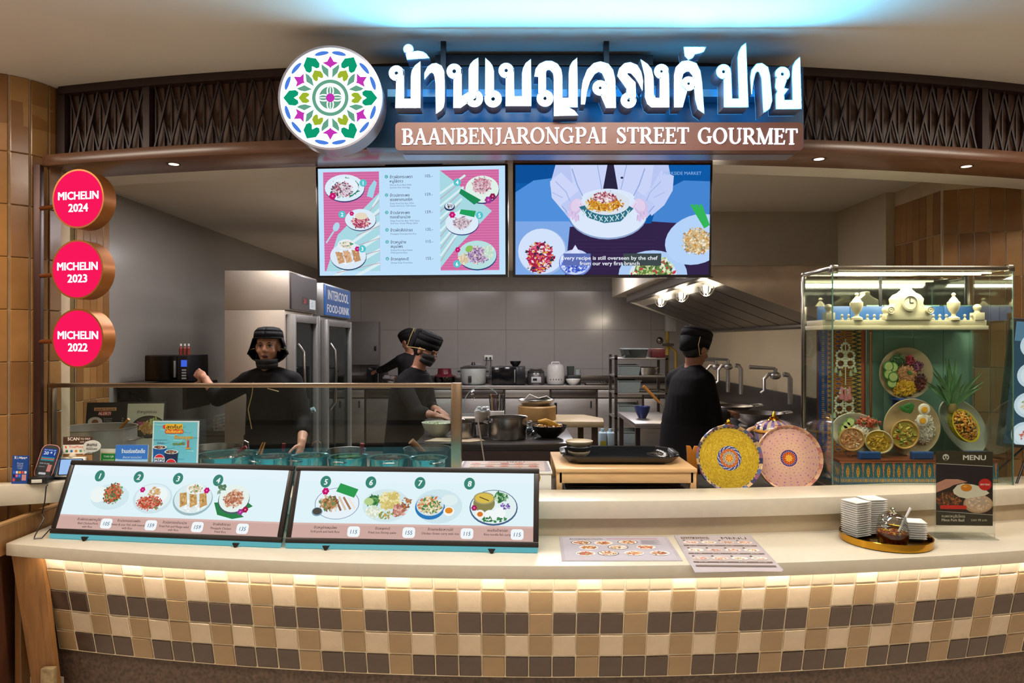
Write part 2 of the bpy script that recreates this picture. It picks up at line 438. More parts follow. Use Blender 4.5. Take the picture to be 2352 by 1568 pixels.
# wooden end panel on the left
WOODL = mat('end_panel_oak', '#8a6138', .4, var=.22, scale=5, stretch=(7, 7, .5), dist=1.5)
ep = thing('end_panel', 'oak veneer end panel closing the left end of the counter', 'panel', (-2.33, 3.0, 0))
obj('side_board', MB().box2((-.03, .24, -.099), (0.0, .62, .64)).box2((-.03, .06, .64), (0.0, .62, .775)), WOODL, ep, bev=.002)
fb = MB(); fz = [.642, 0]
fb.prism([(.0, .175, .64), (.138, .18, .64), (.185, .235, -.099), (.07, .235, -.099)], (0, .03, 0)); obj('front_board', fb, WOODL, ep)
obj('foot_block', MB().box2((.125, .19, -.099), (.185, .222, .09)), mat('granite_block', '#8f7c5c', .6, var=.35, scale=50), ep, bev=.004)
obj('top_edge', MB().box2((-.032, .058, .775), (.002, .625, .787)), mat('oak_edge', '#a07a4e', .4, var=.1, stretch=(4, .5, 4)), ep, bev=.002)
# dark walnut cabinet left of the end panel
lc = thing('side_cabinet', 'dark walnut cabinet at the far left beside the oak end panel', 'cabinet', (-2.76, 2.98, 0))
WD = mat('walnut', '#4c2d1e', .35, var=.2, scale=5, stretch=(6, 6, .6), dist=1)
obj('carcass', MB().box2((-.5, .0, -.099), (.37, .32, .70)), WD, lc, bev=.003)
obj('top', MB().box2((-.5, -.02, .70), (.385, .1, .725)), WD, lc, bev=.003)
obj('door', MB().box2((-.46, -.02, .06), (.36, .0, .50)), WD, lc, bev=.003)
obj('shelf_edge', MB().box2((-.5, -.022, .53), (.38, .0, .55)), mat('shelf_lip', '#b49b7c', .4), lc, bev=.002)
# ================================================================= header beam, lattice
BEAM = mat('beam_walnut', '#684734', .25, var=.16, scale=4, stretch=(.6, 7, 7), dist=1.2)
BZ = 2.516
bm_ = thing('header_beam', 'long curved wooden beam over the shop opening', 'beam', (0, 3.15, BZ))
b = MB().curved(-2.41, 3.3, 3.15, 3.43, BZ, BZ+.058, 44); b.v = [(x, y-3.15, z-BZ) for x, y, z in b.v]; obj('board', b, BEAM, bm_, bev=.004)
for i, (qx, qy) in enumerate(((398, 366), (1880, 344), (2225, 357), (900, 352), (1450, 350))):
    x = (qx-1176)*3.28/F; x *= (3.28+Yc(x))/3.28; y = 3.27+Yc(x)
    if i < 3:
        d = thing('downlight', ('small recessed downlight in the beam above the round red signs', 'small recessed downlight in the beam right of the brown name board', 'small recessed downlight in the beam above the glass case')[i], 'light', (x, y, BZ), 0, 'downlights in the beam')
        obj('ring', MB().lathe([(.024, 0), (.034, -.002), (.034, 0), (.024, .002)], n=20, close=False), mat('lamp_ring', '#3a2a20', .4), d)
        obj('lens', MB().lathe([(.001, -.001), (.024, -.001)], n=20, close=False), emit('lamp_lens', '#fff0d8', 3.0), d)
    spot('beam_spot', (x, y-.02, BZ-.01), (x, y-.02, .8), 16, '#ffeacc', 80, .8)
for x in (-1.3, 1.0, 2.1): spot('beam_spot', (x, 3.25+Yc(x), BZ-.01), (x, 3.35+Yc(x), .8), 13, '#ffeacc', 80, .8)
# ceiling rafters of wooden lattice between beam and ceiling
LBACK = mat('lattice_board', '#553b2d', .45, var=.18, scale=6, stretch=(9, 9, .8)); LDARK = mat('lattice_strip', '#2c1a17', .45, var=.15, scale=8)
la = thing('lattice_fascia', 'dark wooden fascia of boards under a diamond lattice above the beam', 'lattice', (0, 3.2, 2.57))
def lpart(name, mb, m, **k):
    mb.v = [(x, y-3.2, z-2.57) for x, y, z in mb.v]; return obj(name, mb, m, la, **k)
lz0, lz1 = 2.574, 2.935; LD = 3.24
lpart('top_rail', MB().curved(-2.35, 3.4, LD-.03, LD+.05, lz1-.035, CZ-.001, 44), LDARK)
lpart('bottom_rail', MB().curved(-2.35, 3.4, LD-.015, LD+.05, lz0, lz0+.012, 44), LDARK)
def bar(p, q, w, t, d):     # flat strip on the curved fascia between (x,z) points
    (xa, za), (xb, zb) = p, q; l = math.hypot(xb-xa, zb-za); nx, nz = -(zb-za)/l*w/2, (xb-xa)/l*w/2
    m = MB(); m.prism([(xa+nx, d+Yc(xa), za+nz), (xb+nx, d+Yc(xb), zb+nz), (xb-nx, d+Yc(xb), zb-nz), (xa-nx, d+Yc(xa), za-nz)], (0, t, 0)); return m
cell = .0885
def section(xa, nc, post_end=True):
    for i in range(nc):
        x = xa+cell*i
        for q in (0, 1): lpart('board', MB().box(((x+cell*(.25+.5*q)), LD+.03+Yc(x+cell/2), (lz0+lz1)/2), (cell/2-.002, .014, lz1-lz0-.03), Sl(x)), LBACK)
        lpart('slat', bar((x, lz0+.01), (x, lz1-.03), .007, .012, LD+.008), LDARK)
        lpart('slat', bar((x+cell/2, lz0+.01), (x+cell/2, lz1-.03), .005, .008, LD+.014), LDARK)
        lpart('lattice_strip', bar((x, lz1-.03), (x+cell, lz0+.01), .008, .012, LD-.002), LDARK)
        lpart('lattice_strip', bar((x+cell, lz1-.03), (x, lz0+.01), .008, .012, LD-.010), LDARK)
    x = xa+cell*nc+.012
    lpart('post', MB().box((x+.012, LD+.005+Yc(x), (lz0+lz1)/2), (.036, .05, lz1-lz0), Sl(x)), LDARK)
lpart('post', MB().box((-2.335, LD+.005+Yc(-2.33), (lz0+lz1)/2), (.05, .05, lz1-lz0), Sl(-2.3)), LDARK)
section(-2.30, 5); section(-1.80, 9); section(-.94, 2); section(1.26, 1); section(1.395, 11); section(2.44, 6)
lpart('backing', MB().curved(-2.35, 3.4, LD+.045, LD+.06, lz0, lz1, 44), LDARK)
struct('trim_3', MB().curved(-2.5, 3.4, 3.44, 3.84, BZ+.06, CZ, 20), CREAM)
spot('pillar_spot', (-2.75, 2.9, 2.9), (-2.85, 3.33, 1.9), 40, '#ffd9a0', 60, .7)
# ================================================================= main sign
SILV = mat('sign_return_silver', '#8c8fa0', .3, .6)
LITW = emit('letter_face', '#52c4ff', 150); HALO = emit('letter_halo', '#3fa8f0', 4.5)
SY = 2.88
def circ(cx, cy, r, n=22): return [(cx+r*math.cos(2*math.pi*i/n), cy+r*math.sin(2*math.pi*i/n)) for i in range(n)]
def offset(poly, d):
    n = len(poly); A = sum(poly[i][0]*poly[(i+1) % n][1]-poly[(i+1) % n][0]*poly[i][1] for i in range(n)); sg = 1 if A > 0 else -1; out = []
    for i in range(n):
        (ax, ay), (bx, by), (cx, cy) = poly[i-1], poly[i], poly[(i+1) % n]
        def nrm(x0, y0, x1, y1):
            l = math.hypot(x1-x0, y1-y0) or 1; return ((y1-y0)/l*sg, -(x1-x0)/l*sg)
        n1, n2 = nrm(ax, ay, bx, by), nrm(bx, by, cx, cy); mx, my = n1[0]+n2[0], n1[1]+n2[1]; q = (mx*mx+my*my) or 1
        k = min(2/q, 2.2); out.append((bx+mx*k*d, by+my*k*d))
    return out
def A_(pts): return [(880+x/4.523, 60+y/4.523) for x, y in pts]
def B_(pts): return [(1250+x/3.563, 60+y/3.563) for x, y in pts]
def ringA(x, y, ro, ri): return ('ring', 880+x/4.523, 60+y/4.523, ro/4.523, ri/4.523)
def ringB(x, y, ro, ri): return ('ring', 1250+x/3.563, 60+y/3.563, ro/3.563, ri/3.563)
GL = [
 [ringA(137,487,68,28), A_([(150,510),(205,470),(205,765),(300,765),(300,520),(310,460),(340,415),(378,382),(375,838),(138,838)])],
 [('disc', 880+262/4.523, 60+238/4.523, 9.3), A_([(238,255),(300,275),(360,266),(410,275),(440,295),(462,322),(256,336)])],
 [A_([(432,545),(440,490),(470,430),(510,400),(552,395),(600,420),(622,470),(627,560),(627,780),(615,840),(590,870),(560,890),(556,600),(548,530),(535,490),(510,468),(480,478),(455,505)])],
 [ringA(738,468,68,30), A_([(745,500),(805,455),(805,748),(900,690),(900,445),(915,400),(945,365),(978,345),(975,720),(890,775),(800,838),(740,838)]), ringA(948,752,78,30)],
 [A_([(1068,345),(1100,380),(1125,415),(1140,470),(1140,700),(1085,770),(1072,700)]), ringA(1142,755,78,30)],
 [ringA(1278,460,68,28), A_([(1287,500),(1348,455),(1350,740),(1455,740),(1455,490),(1465,440),(1490,390),(1527,358),(1527,818),(1283,818)])],
 [A_([(1585,512),(1595,450),(1630,400),(1690,372),(1750,372),(1805,400),(1838,450),(1850,520),(1850,755),(1940,755),(1940,490),(1950,420),(1975,375),(2008,345),(2010,830),(1852,830),(1852,858),(1930,858),(1980,885),(2008,918),(1785,922),(1785,530),(1775,480),(1740,445),(1700,442),(1680,470),(1680,690),(1650,740),(1625,700),(1625,515)]), ringA(1682,750,75,28)],
 [B_([(310,630),(312,540),(325,450),(360,360),(410,310),(460,297),(520,315),(555,360),(572,440),(578,660),(512,660),(472,565),(500,525),(517,505),(505,430),(480,378),(445,362),(405,385),(365,450),(340,530),(326,630)]), ringB(458,505,54,20)],
 [B_([(608,405),(622,350),(660,312),(705,303),(755,325),(785,375),(800,450),(803,525),(785,470),(755,420),(715,378),(680,372),(668,395),(738,465),(742,600),(680,580),(684,510),(645,455)]), ringB(690,607,55,20)],
 [B_([(795,280),(840,315),(870,355),(885,420),(888,560),(905,595),(955,598),(955,415),(1012,370),(1015,655),(880,655),(850,630),(835,580),(830,400)]), ringB(960,370,52,19)],
 [B_([(1072,655),(1072,400),(1085,340),(1130,295),(1180,288),(1240,310),(1270,370),(1282,450),(1304,705),(1265,675),(1245,600),(1232,460),(1222,400),(1190,362),(1160,362),(1130,385),(1118,430),(1118,490),(1160,530),(1126,655)]), ringB(1182,470,50,19)],
 [B_([(1150,178),(1312,178),(1300,203),(1270,214),(1228,222),(1212,250),(1183,266),(1158,240)])],
 [ringB(1468,372,53,20), B_([(1476,400),(1522,372),(1530,600),(1602,600),(1590,260),(1600,210),(1620,170),(1645,150),(1664,656),(1478,656)])],
 [B_([(1697,560),(1695,420),(1705,360),(1740,315),(1780,310),(1825,340),(1840,400),(1858,610),(1840,670),(1800,698),(1795,600),(1785,420),(1765,370),(1740,360),(1720,385),(1705,450)])],
 [ringB(1950,392,53,20), B_([(1905,420),(1980,435),(1960,490),(1950,512),(1988,518),(1955,560),(1958,612),(2042,612),(2035,400),(2040,330),(2060,290),(2088,262),(2099,670),(1905,672),(1903,560),(1918,530),(1898,500)])],
]
sg = thing('shop_sign', 'illuminated white Thai channel letters on a dark blue backing panel above the opening', 'sign', (0.3, SY, 2.6))
def toS(x, y, dy=0.0): return at(x, y, SY)-Vector((.3, SY-dy, 2.6))
for gl in GL:
    wh, ed, ha = MB(), MB(), MB(); 
    for part in gl:
        if part[0] == 'ring' or part[0] == 'disc':
            cx, cy, ro = part[1:4]; ri = part[4] if part[0] == 'ring' else 0; n = 24
            if ri:
                for i in range(n):
                    a, b = 2*math.pi*i/n, 2*math.pi*(i+1)/n
                    def q(r, t, dy): return toS(cx+r*math.cos(t), cy+r*math.sin(t), dy)
                    wh.add([q(ro, a, -.003), q(ro, b, -.003), q(ri, b, -.003), q(ri, a, -.003)], [(0, 1, 2, 3)])
                    R1, R0 = ro+2.7, max(ri-2.2, 1.0)
                    ed.add([q(R1, a, 0), q(R1, b, 0), q(R0, b, 0), q(R0, a, 0), q(R1, a, .085), q(R1, b, .085), q(R0, b, .085), q(R0, a, .085)],
                           [(0, 1, 2, 3), (0, 4, 5, 1), (3, 2, 6, 7)])
                    ha.add([q(R1-.5, a, .086), q(R1-.5, b, .086), q(R0+.3, b, .086), q(R0+.3, a, .086)], [(0, 1, 2, 3)])
                continue
            poly = circ(cx, cy, ro)
        else: poly = part
        wh.add([toS(x, y, -.003) for x, y in poly], [tuple(range(len(poly)))])
        of = offset(poly, 2.7)
        ed.prism([toS(x, y, 0) for x, y in of], (0, .085, 0), cap1=False)
        ha.add([toS(x, y, .086) for x, y in of], [tuple(range(len(of)))])
    e = obj('letter', ed, SILV, sg, smooth=False); obj('lit_face', wh, LITW, e, smooth=False); obj('halo', ha, HALO, e, smooth=False)
PANEL = mat('sign_panel_blue_glow', '#2b4a63', .35, .3, var=.1)  # bluish metal, with the letters' blue glow put into the colour
def sbox(name, p0, p1, y0, y1, m, parent=sg, **k):
    a = at(p0[0], p0[1], y0)-Vector((.3, SY, 2.6)); b = at(p1[0], p1[1], y0)-Vector((.3, SY, 2.6))
    return obj(name, MB().box2((a.x, y0-SY, a.z), (b.x, y1-SY, b.z)), m, parent, **k)
sbox('backing_panel', (840, 152), (1846, 339), 3.08, 3.16, PANEL, bev=.003)
sbox('raceway', (890, 205), (1835, 222), 3.0, 3.075, mat('raceway_blue_glow', '#3d7899', .4, .3))  # rail coloured blue to carry the glow of the letters
sbox('top_channel', (1000, 126), (1500, 150), 3.09, 3.13, mat('dark_steel', '#26262c', .4, .6))
for x in (1018, 1393): sbox('hanger_post', (x-6, 88), (x+6, 200), 3.0, 3.03, mat('dark_steel', '#26262c', .4, .6))
# brown name board with serif letters
nb = thing('name_board', 'brown rounded board with white lit serif capitals below the Thai letters', 'sign', at(1376, 314, 2.92))
NB = mat('board_brown', '#633c30', .4, var=.06)
def rr(x0, y0, x1, y1, r):
    out = []
    for cx, cy, a0 in ((x1-r, y0+r, -90), (x1-r, y1-r, 0), (x0+r, y1-r, 90), (x0+r, y0+r, 180)):
        for i in range(5): a = R(a0+22.5*i); out.append((cx+r*math.cos(a), cy+r*math.sin(a)))
    return out
def toN(x, y, dy=0): return at(x, y, 2.92)-at(1376, 314, 2.92)+Vector((0, dy, 0))
obj('board', MB().prism([toN(x, y) for x, y in rr(908, 281, 1845, 345, 9)], (0, .06, 0)), NB, nb, sharp=30)
obj('rear_tray', MB().prism([toN(x, y, .062) for x, y in rr(918, 285, 1842, 346, 6)], (0, .09, 0)), mat('tray_silver', '#8f8fa6', .3, .7), nb)
TK, TN, SF = .155, .07, .06
def arc(cx, cy, rx, ry, a0, a1, n=16, tk=TK, tn=TN):
    return [(cx+rx*math.cos(R(a0+(a1-a0)*i/n)), cy+ry*math.sin(R(a0+(a1-a0)*i/n)), tn+(tk-tn)*abs(math.cos(R(a0+(a1-a0)*i/n)))**1.5) for i in range(n+1)]
def st(x0, y0, x1, y1, w): return [(x0, y0, w), (x1, y1, w)]
def sf(x, y, l=.15): return st(x-l, y, x+l, y, SF)
h_ = SF/2
SERIF = {
 'I': (.46, [st(.23, 0, .23, 1, TK), sf(.23, h_), sf(.23, 1-h_)]),
 'B': (.74, [st(.2, 0, .2, 1, TK), st(.04, h_, .4, h_, SF), st(.04, 1-h_, .4, 1-h_, SF), st(.2, .52, .42, .52, SF), arc(.36, .755, .22, .225, -90, 90), arc(.38, .275, .27, .25, -90, 90)]),
 'A': (.84, [st(.12, 0, .43, 1, TN), st(.41, 1, .71, 0, TK), st(.23, .34, .6, .34, SF), sf(.12, h_, .12), sf(.70, h_, .14)]),
 'N': (.88, [st(.17, 0, .17, 1, TN), st(.14, 1, .72, 0, TK), st(.72, 0, .72, 1, TN), sf(.17, h_, .13), sf(.72, 1-h_, .13), st(.02, 1-h_, .2, 1-h_, SF)]),
 'E': (.72, [st(.2, 0, .2, 1, TK), st(.04, h_, .66, h_, SF), st(.04, 1-h_, .62, 1-h_, SF), st(.2, .52, .5, .52, SF), st(.63, 0, .66, .24, SF), st(.6, 1, .6, .78, SF), st(.5, .4, .5, .64, SF)]),
 'J': (.5, [st(.3, .15, .3, 1, TK), sf(.3, 1-h_), [(.3, .2, TK), (.28, .05, .12), (.2, -.05, .09), (.09, -.04, .11)]]),
 'R': (.84, [st(.2, 0, .2, 1, TK), sf(.2, h_), st(.04, 1-h_, .42, 1-h_, SF), st(.2, .48, .42, .48, SF), arc(.38, .73, .24, .25, -90, 90), st(.42, .48, .74, 0, TK), st(.68, h_, .84, h_, SF)]),
 'O': (.92, [arc(.45, .5, .345, .475, 0, 360, 28)]),
 'G': (.92, [arc(.47, .5, .36, .475, 50, 318, 22), st(.72, .05, .72, .42, TK), sf(.72, .42, .14), st(.72, .7, .72, .98, SF)]),
 'P': (.7, [st(.2, 0, .2, 1, TK), sf(.2, h_), st(.04, 1-h_, .42, 1-h_, SF), st(.2, .46, .42, .46, SF), arc(.38, .72, .24, .26, -90, 90)]),
 'S': (.66, [[(.52, .80, .06), (.45, .93, .08), (.3, .965, .08), (.17, .9, .12), (.14, .76, .15), (.22, .63, .16), (.42, .47, .17), (.53, .34, .16), (.54, .19, .14), (.45, .07, .1), (.3, .03, .08), (.16, .09, .08), (.1, .25, .06)], st(.53, .7, .53, .98, .05), st(.1, .02, .1, .3, .05)]),
 'T': (.76, [st(.38, 0, .38, 1, TK), sf(.38, h_), st(.06, 1-h_, .70, 1-h_, SF), st(.07, 1, .05, .74, SF), st(.69, 1, .71, .74, SF)]),
 'U': (.88, [st(.2, .3, .2, 1, TK), sf(.2, 1-h_, .16), st(.71, .3, .71, 1, TN), sf(.71, 1-h_, .13), arc(.455, .33, .255, .3, 180, 360, 12)]),
 'M': (1.06, [st(.16, 0, .18, 1, TN), st(.16, 1, .52, .02, TK), st(.52, .0, .86, 1, TN), st(.88, 0, .88, 1, TK), sf(.16, h_, .13), sf(.88, h_, .14), st(.03, 1-h_, .2, 1-h_, SF), st(.84, 1-h_, 1.02, 1-h_, SF)])}
txt = 'BAANBENJARONGPAI STREET GOURMET'
tot = sum(SERIF[c][0] if c != ' ' else .5 for c in txt); x = 922.0; k = (1832-922)/tot
for c in txt:
    if c == ' ': x += .5*k; continue
    w, strokes = SERIF[c]; m = MB(); yb = 332.5 - 3.4*(1-abs((x-1376)/454)**2)
    for s_ in strokes:
        L_, R_ = [], []
        for i, (a, b, t) in enumerate(s_):
            a0, b0, _ = s_[max(i-1, 0)]; a1, b1, _ = s_[min(i+1, len(s_)-1)]; dx, dy = a1-a0, b1-b0; l = math.hypot(dx, dy) or 1
            nx, ny = -dy/l*t/2, dx/l*t/2
            L_.append((x+(a+nx)*k, yb-(b+ny)*36)); R_.append((x+(a-nx)*k, yb-(b-ny)*36))
        for i in range(len(s_)-1):
            m.prism([toN(*L_[i], -.006), toN(*L_[i+1], -.006), toN(*R_[i+1], -.006), toN(*R_[i], -.006)], (0, .008, 0), cap1=False)
    obj('letter', m, emit('serif_white', '#f2f4ff', 2.2), nb, smooth=False); x += w*k
# mandala lightbox
LY = 2.86; lc_ = at(759, 225, LY); lr = 118*LY/F
lg = thing('round_logo_sign', 'big round white lightbox with green, purple and blue flower mandala', 'sign', lc_)
RX = Matrix.Rotation(R(90), 4, 'X')
obj('drum', MB().lathe([(lr, 0), (lr, -.11)], n=64, M=RX), mat('logo_rim', '#8a7f86', .35, .6), lg)
obj('rim', MB().lathe([(lr-.006, .0), (lr-.006, .006), (lr+.003, .006), (lr+.003, -.02)], n=64, M=RX, close=False), mat('logo_edge', '#8d8790', .35, .5), lg)
pr_ = Print((-lr, -.001, lr), (2*lr, 0, 0), (0, 0, -2*lr), 236, 236)
def K(r, a): return (118+r*math.sin(R(a)), 118-r*math.cos(R(a)))
pr_.ell(118, 118, 116, 116, '#e0fbff', n=64, k=3.2)
def heart(a, r0, r1, wd, col):    # tip pointing outward, notch inward
    sh = [(r1, 0), (r1*.55+r0*.45+2, wd*.92), (r0+6, wd), (r0-1, wd*.72), (r0, wd*.35), (r0+(r1-r0)*.28, 0), (r0, -wd*.35), (r0-1, -wd*.72), (r0+6, -wd), (r1*.55+r0*.45+2, -wd*.92)]
    pts = []
    for i in range(len(sh)):
        for t in (0, .5):
            q0, q1 = sh[i], sh[(i+1) % len(sh)]; pts.append((q0[0]+(q1[0]-q0[0])*t, q0[1]+(q1[1]-q0[1])*t))
    c, s_ = math.cos(R(a)), math.sin(R(a)); pr_.poly([(118+r*s_+w*c, 118-r*c+w*s_) for r, w in pts], col)
for i in range(6):
    a = 30+60*i
    if i in (1, 4): pass
    heart(a if i not in (1, 4) else a, 74, 108, 18, '#0f9a70')
    heart(a, 49, 73, 12.5, '#9fb52f')
    b = 60*i
    pr_.poly([K(97, b), K(84, b+5), K(83, b+13), K(82, b+12), K(72, b+2.5), K(68, b), K(72, b-2.5), K(82, b-12), K(83, b-13), K(84, b-5)], '#c436b4')
    for sgn in (1, -1):
        pr_.poly([K(46, b+sgn*5), K(66, b+sgn*4), K(80, b+sgn*14.5), K(72, b+sgn*16.5), K(60, b+sgn*16)], '#66a388')
        c0 = b+sgn*11; pts = []
        for j in range(16):
            t = 2*math.pi*j/16; pts.append(K(104+4.8*math.sin(t), c0+9.2*math.cos(t)))
        pr_.poly(pts, '#4f80e0')
pr_.ell(118, 118, 42, 42, '#66a388', n=40); pr_.ell(118, 118, 34, 34, '#f4fffa', n=36, k=1.25); pr_.ell(118, 118, 26, 26, '#66a388', n=30)
for i in range(4):
    pr_.ell(*K(15, 90*i), 14.5, 8.5, '#f4fffa', rot=90*i-90, k=1.25)
for i in range(4):
    pr_.ell(*K(16, 90*i), 10, 5.5, '#66a388', rot=90*i-90); pr_.line([K(8, 90*i), K(25, 90*i)], 2.2, '#f4fffa', 1.2)
pr_.ell(118, 118, 10, 10, '#c436b4')
pr_.done(SCREEN, lg, 'print_mandala')
# three round award signs on a post
po = thing('sign_post', 'dark brown steel post holding the round red signs', 'post', (-2.385, 3.44, .9))
POST = mat('post_brown', '#3d2118', .4, .4)
obj('post', MB().box((0, 0, .81), (.035, .03, 1.6)), POST, po, bev=.003)
COPPER = mat('copper_rim', '#a5642a', .35, .5); RED = emit('award_red', '#ff0f55', 1.0)
for i, (yr, cy, cx) in enumerate((('2024', 457, 182), ('2023', 619, 180), ('2022', 777, 181))):
    c = at(cx, cy, 3.28); an = R(-10)
    s_ = thing('award_sign', ('topmost', 'middle', 'lowest')[i]+' round red lit sign with copper rim reading %s' % yr, 'sign', c, an, 'round red award signs')
    r = .142
    obj('drum', MB().lathe([(r-.008, .008), (r, .008), (r, -.07), (.001, -.07)], n=48, M=RX, close=False), COPPER, s_)
    q = Print((-r+.004, -.006, r-.004), (2*r-.008, 0, 0), (0, 0, -2*r+.008), 126, 126)
    q.ell(63, 63, 63, 63, '#ff0d52', n=56, k=.95); q.ell(63, 63, 61, 61, '#ff1a5c', n=48, k=.95)
    q.text('MICHELIN', 63, 64, 17.5, '#ffffff', 'c', .045, 100, k=1.6); q.text(yr, 63, 91, 18, '#ffffff', 'c', .04, 48, k=1.6)
    q.done(SCREEN, s_, 'print_award')
    loc = Matrix.Rotation(-an, 4, 'Z') @ (Vector((-2.37, 3.435, c.z-.015))-c)
    obj('arm', MB().tube([loc, (-r*.9, .05, -.015)], .011, 10), mat('copper_arm', '#9a5a2c', .3, .8), s_)
# ================================================================= hanging tv screens
def dish(q, cx, cy, rx, ry, plate, rim, cols, n, size, seed, rot=0, fx=0, fy=0, fr=.6, asp=1.3):
    q.ell(cx+.3, cy+ry*.06, rx*1.01, ry*1.03, rim, rot=rot); q.ell(cx, cy, rx, ry, plate, rot=rot)
    q.bits(cx+fx*rx, cy+fy*ry, rx*fr, ry*fr, cols, n, size, rot, asp, seed)
def flower(q, x, y, r, c1='#c2186e', c2='#ff7ab8'):
    for i in range(6): q.ell(x+r*.6*math.cos(i*1.047), y+r*.6*math.sin(i*1.047), r*.45, r*.45, c1, n=8)
    q.ell(x, y, r*.28, r*.28, c2, n=8)
BLK = mat('screen_bezel', '#16161c', .3, spec=.5)
def panel_from(tl, tr, br, bl): return Vector(tl), Vector(tr), Vector(br), Vector(bl)
def tv(name, label, c, w, h, rz, tilt):
    t = thing(name, label, 'television', c, rz, 'menu screens hanging under the beam')
    M = Matrix.Rotation(tilt, 4, 'X')
    obj('case', MB().box((0, .03, 0), (w, .05, h), M=M), BLK, t, bev=.004)
    obj('bracket', MB().box((0, .09, .2), (.3, .06, .25), M=M).box((0, .1, h/2+.02), (.06, .05, .2), M=M), mat('dark_steel', '#26262c', .4, .6), t)
    O = M @ Vector((-w/2+.013, .004, h/2-.013)); return t, O, (w-.026, 0, 0), M @ Vector((0, 0, -h+.026))
c1 = at(944, 508, 3.50); c2 = at(1407, 505, 3.44)
t1, O, U, V = tv('menu_television', 'left hanging screen with pink and mint picture menu of six dishes', c1, .995, .575, R(-4), R(3))
q = Print(O, U, V, 215, 121)
S1 = '#b9dcf8'
q.rect(0, 0, 215, 121, '#bfe0fa'); PK = '#d772a8'; PK2 = '#c8639b'; MINT = '#9fd4dd'
q.rect(6, 4, 71, 116, PK); q.rect(141, 4, 208, 116, PK)
for i in range(37): q.rect(6, 5+3*i, 71, 6+3*i, PK2); q.rect(141, 5+3*i, 208, 6+3*i, PK2)
q.poly([(71, 28), (22, 75), (8, 116), (71, 116)], '#a8d8e2'); q.poly([(141, 4), (200, 50), (141, 110)], '#a8d8e2'); q.poly([(141, 55), (196, 46), (141, 113)], '#a8d8e2')
for i in range(6):
    q.poly([(71, 30+15*i), (71, 34+15*i), (71-12*i-8, 46+15*i+8*i*.6), (71-12*i-8, 42+15*i+8*i*.6)], '#d8eef2'); q.line([(71, 37+14*i), (60-8*i, 48+14*i)], .6, '#c98a9c')
    q.line([(141, 30+14*i), (170-2*i, 10+13*i)], 2.4, '#d8eef2'); q.line([(141, 36+14*i), (168-2*i, 15+13*i)], .6, '#c98a9c')
RICE = ['#e9dce6', '#cfb8c6', '#8d6f84', '#51424f', '#b65a72']; PORK = ['#d9b9c8', '#b06a86', '#8b3f5e', '#e9e1ea', '#5b4450']
dish(q, 31, 22, 23, 15, '#dcecf9', '#39406e', ['#1d7a56', '#2a8e63', '#176246'], 60, 3, 1, fr=.72)
q.ell(31, 21, 16, 10, '#e6f1fb'); q.bits(28, 24, 13, 9, ['#e9dce6', '#3a3648', '#b65a72', '#d8c6d4', '#6b5566'], 190, 1.5, seed=2); flower(q, 17, 31, 4)
dish(q, 49, 58, 18, 12, '#dcebf8', '#39406e', ['#b23f66', '#d0607f', '#efc0b0', '#7a2f4a', '#e6d3d8'], 120, 1.7, 3, fy=.25, fr=.62); q.ell(50, 54, 7, 4, '#e6d8c0'); flower(q, 39, 51, 2.6)
dish(q, 34, 99, 21, 15, '#dbe9f6', '#2e4470', ['#e8eef6', '#f3f6fb'], 60, 2, 5)
for i, (x, y) in enumerate(((24, 100), (33, 99), (43, 98))): q.poly([(x-5, y-6), (x+3, y-5), (x+6, y+6), (x-1, y+8)], ('#c99a72', '#d8ac84', '#c08f66')[i]); q.bits(x, y, 4, 6, ['#e2bf98', '#b5835c'], 14, 1.4, seed=i)
q.ell(32, 86, 10, 6, '#e8eef5'); q.bits(32, 86, 8, 4.5, ['#f3efe2', '#c79b90', '#3f9a68', '#e6dcc8'], 60, 1.6, seed=9); flower(q, 45, 91, 3)
dish(q, 189, 26, 19, 15, '#dff0e8', '#27306a', ['#e0b9c6', '#c8607c', '#e9cfd6', '#8a5a6c'], 140, 1.6, 11, fy=-.3, fr=.62)
q.poly([(165, 25), (188, 38), (180, 43), (163, 30)], '#1f8a56'); flower(q, 196, 38, 4, '#a03a94'); flower(q, 201, 34, 3.4, '#8a1f50')
q.ell(152, 45, 6, 4.5, '#22305e'); q.ell(152, 44, 5, 3.6, '#dde8f4'); q.bits(152, 44, 4, 2.6, ['#3b3b44', '#9c9aa6'], 30, .9, seed=4)
dish(q, 166, 63, 19, 13, '#dcebf8', '#2e3a78', ['#d8c8d0', '#b592a4', '#7d5468', '#efe8ee'], 110, 2.4, 12, fr=.55, asp=2.6)
q.poly([(165, 48), (182, 50), (180, 57), (163, 53)], '#22a05c'); flower(q, 155, 54, 3.6)
dish(q, 183, 99, 22, 16, '#b7dfe0', '#22407c', ['#b79ac8', '#8a6a9c', '#5d4468', '#d9c4dc', '#e8d6c0'], 200, 1.7, 13, fx=.05, fr=.62)
q.bits(168, 104, 6, 6, ['#e8dcc4', '#d9b98c'], 40, 1.8, seed=3); q.bits(196, 96, 6, 8, ['#dcefe0', '#b6dcc0'], 50, 1.6, seed=6); q.ell(174, 92, 4.5, 3.4, '#8fc05a', rot=-30); flower(q, 161, 93, 3)
for x, y, n in ((53, 17, '1'), (28, 52, '2'), (51, 91, '3'), (161, 18, '4'), (186, 55, '5'), (160, 109, '6')):
    q.ell(x, y, 4.2, 4.2, '#57c4cc', n=20); q.text(n, x, y+2.2, 4.4, '#ffffff', 'c', .03)
q.poly([(60, 22), (66, 14), (69, 17), (64, 34), (57, 32)], '#9fd4e6'); q.ell(21, 66, 3.6, 5.4, '#b2d6ea', rot=25); q.line([(18, 71), (9, 84)], 1.8, '#b2d6ea')
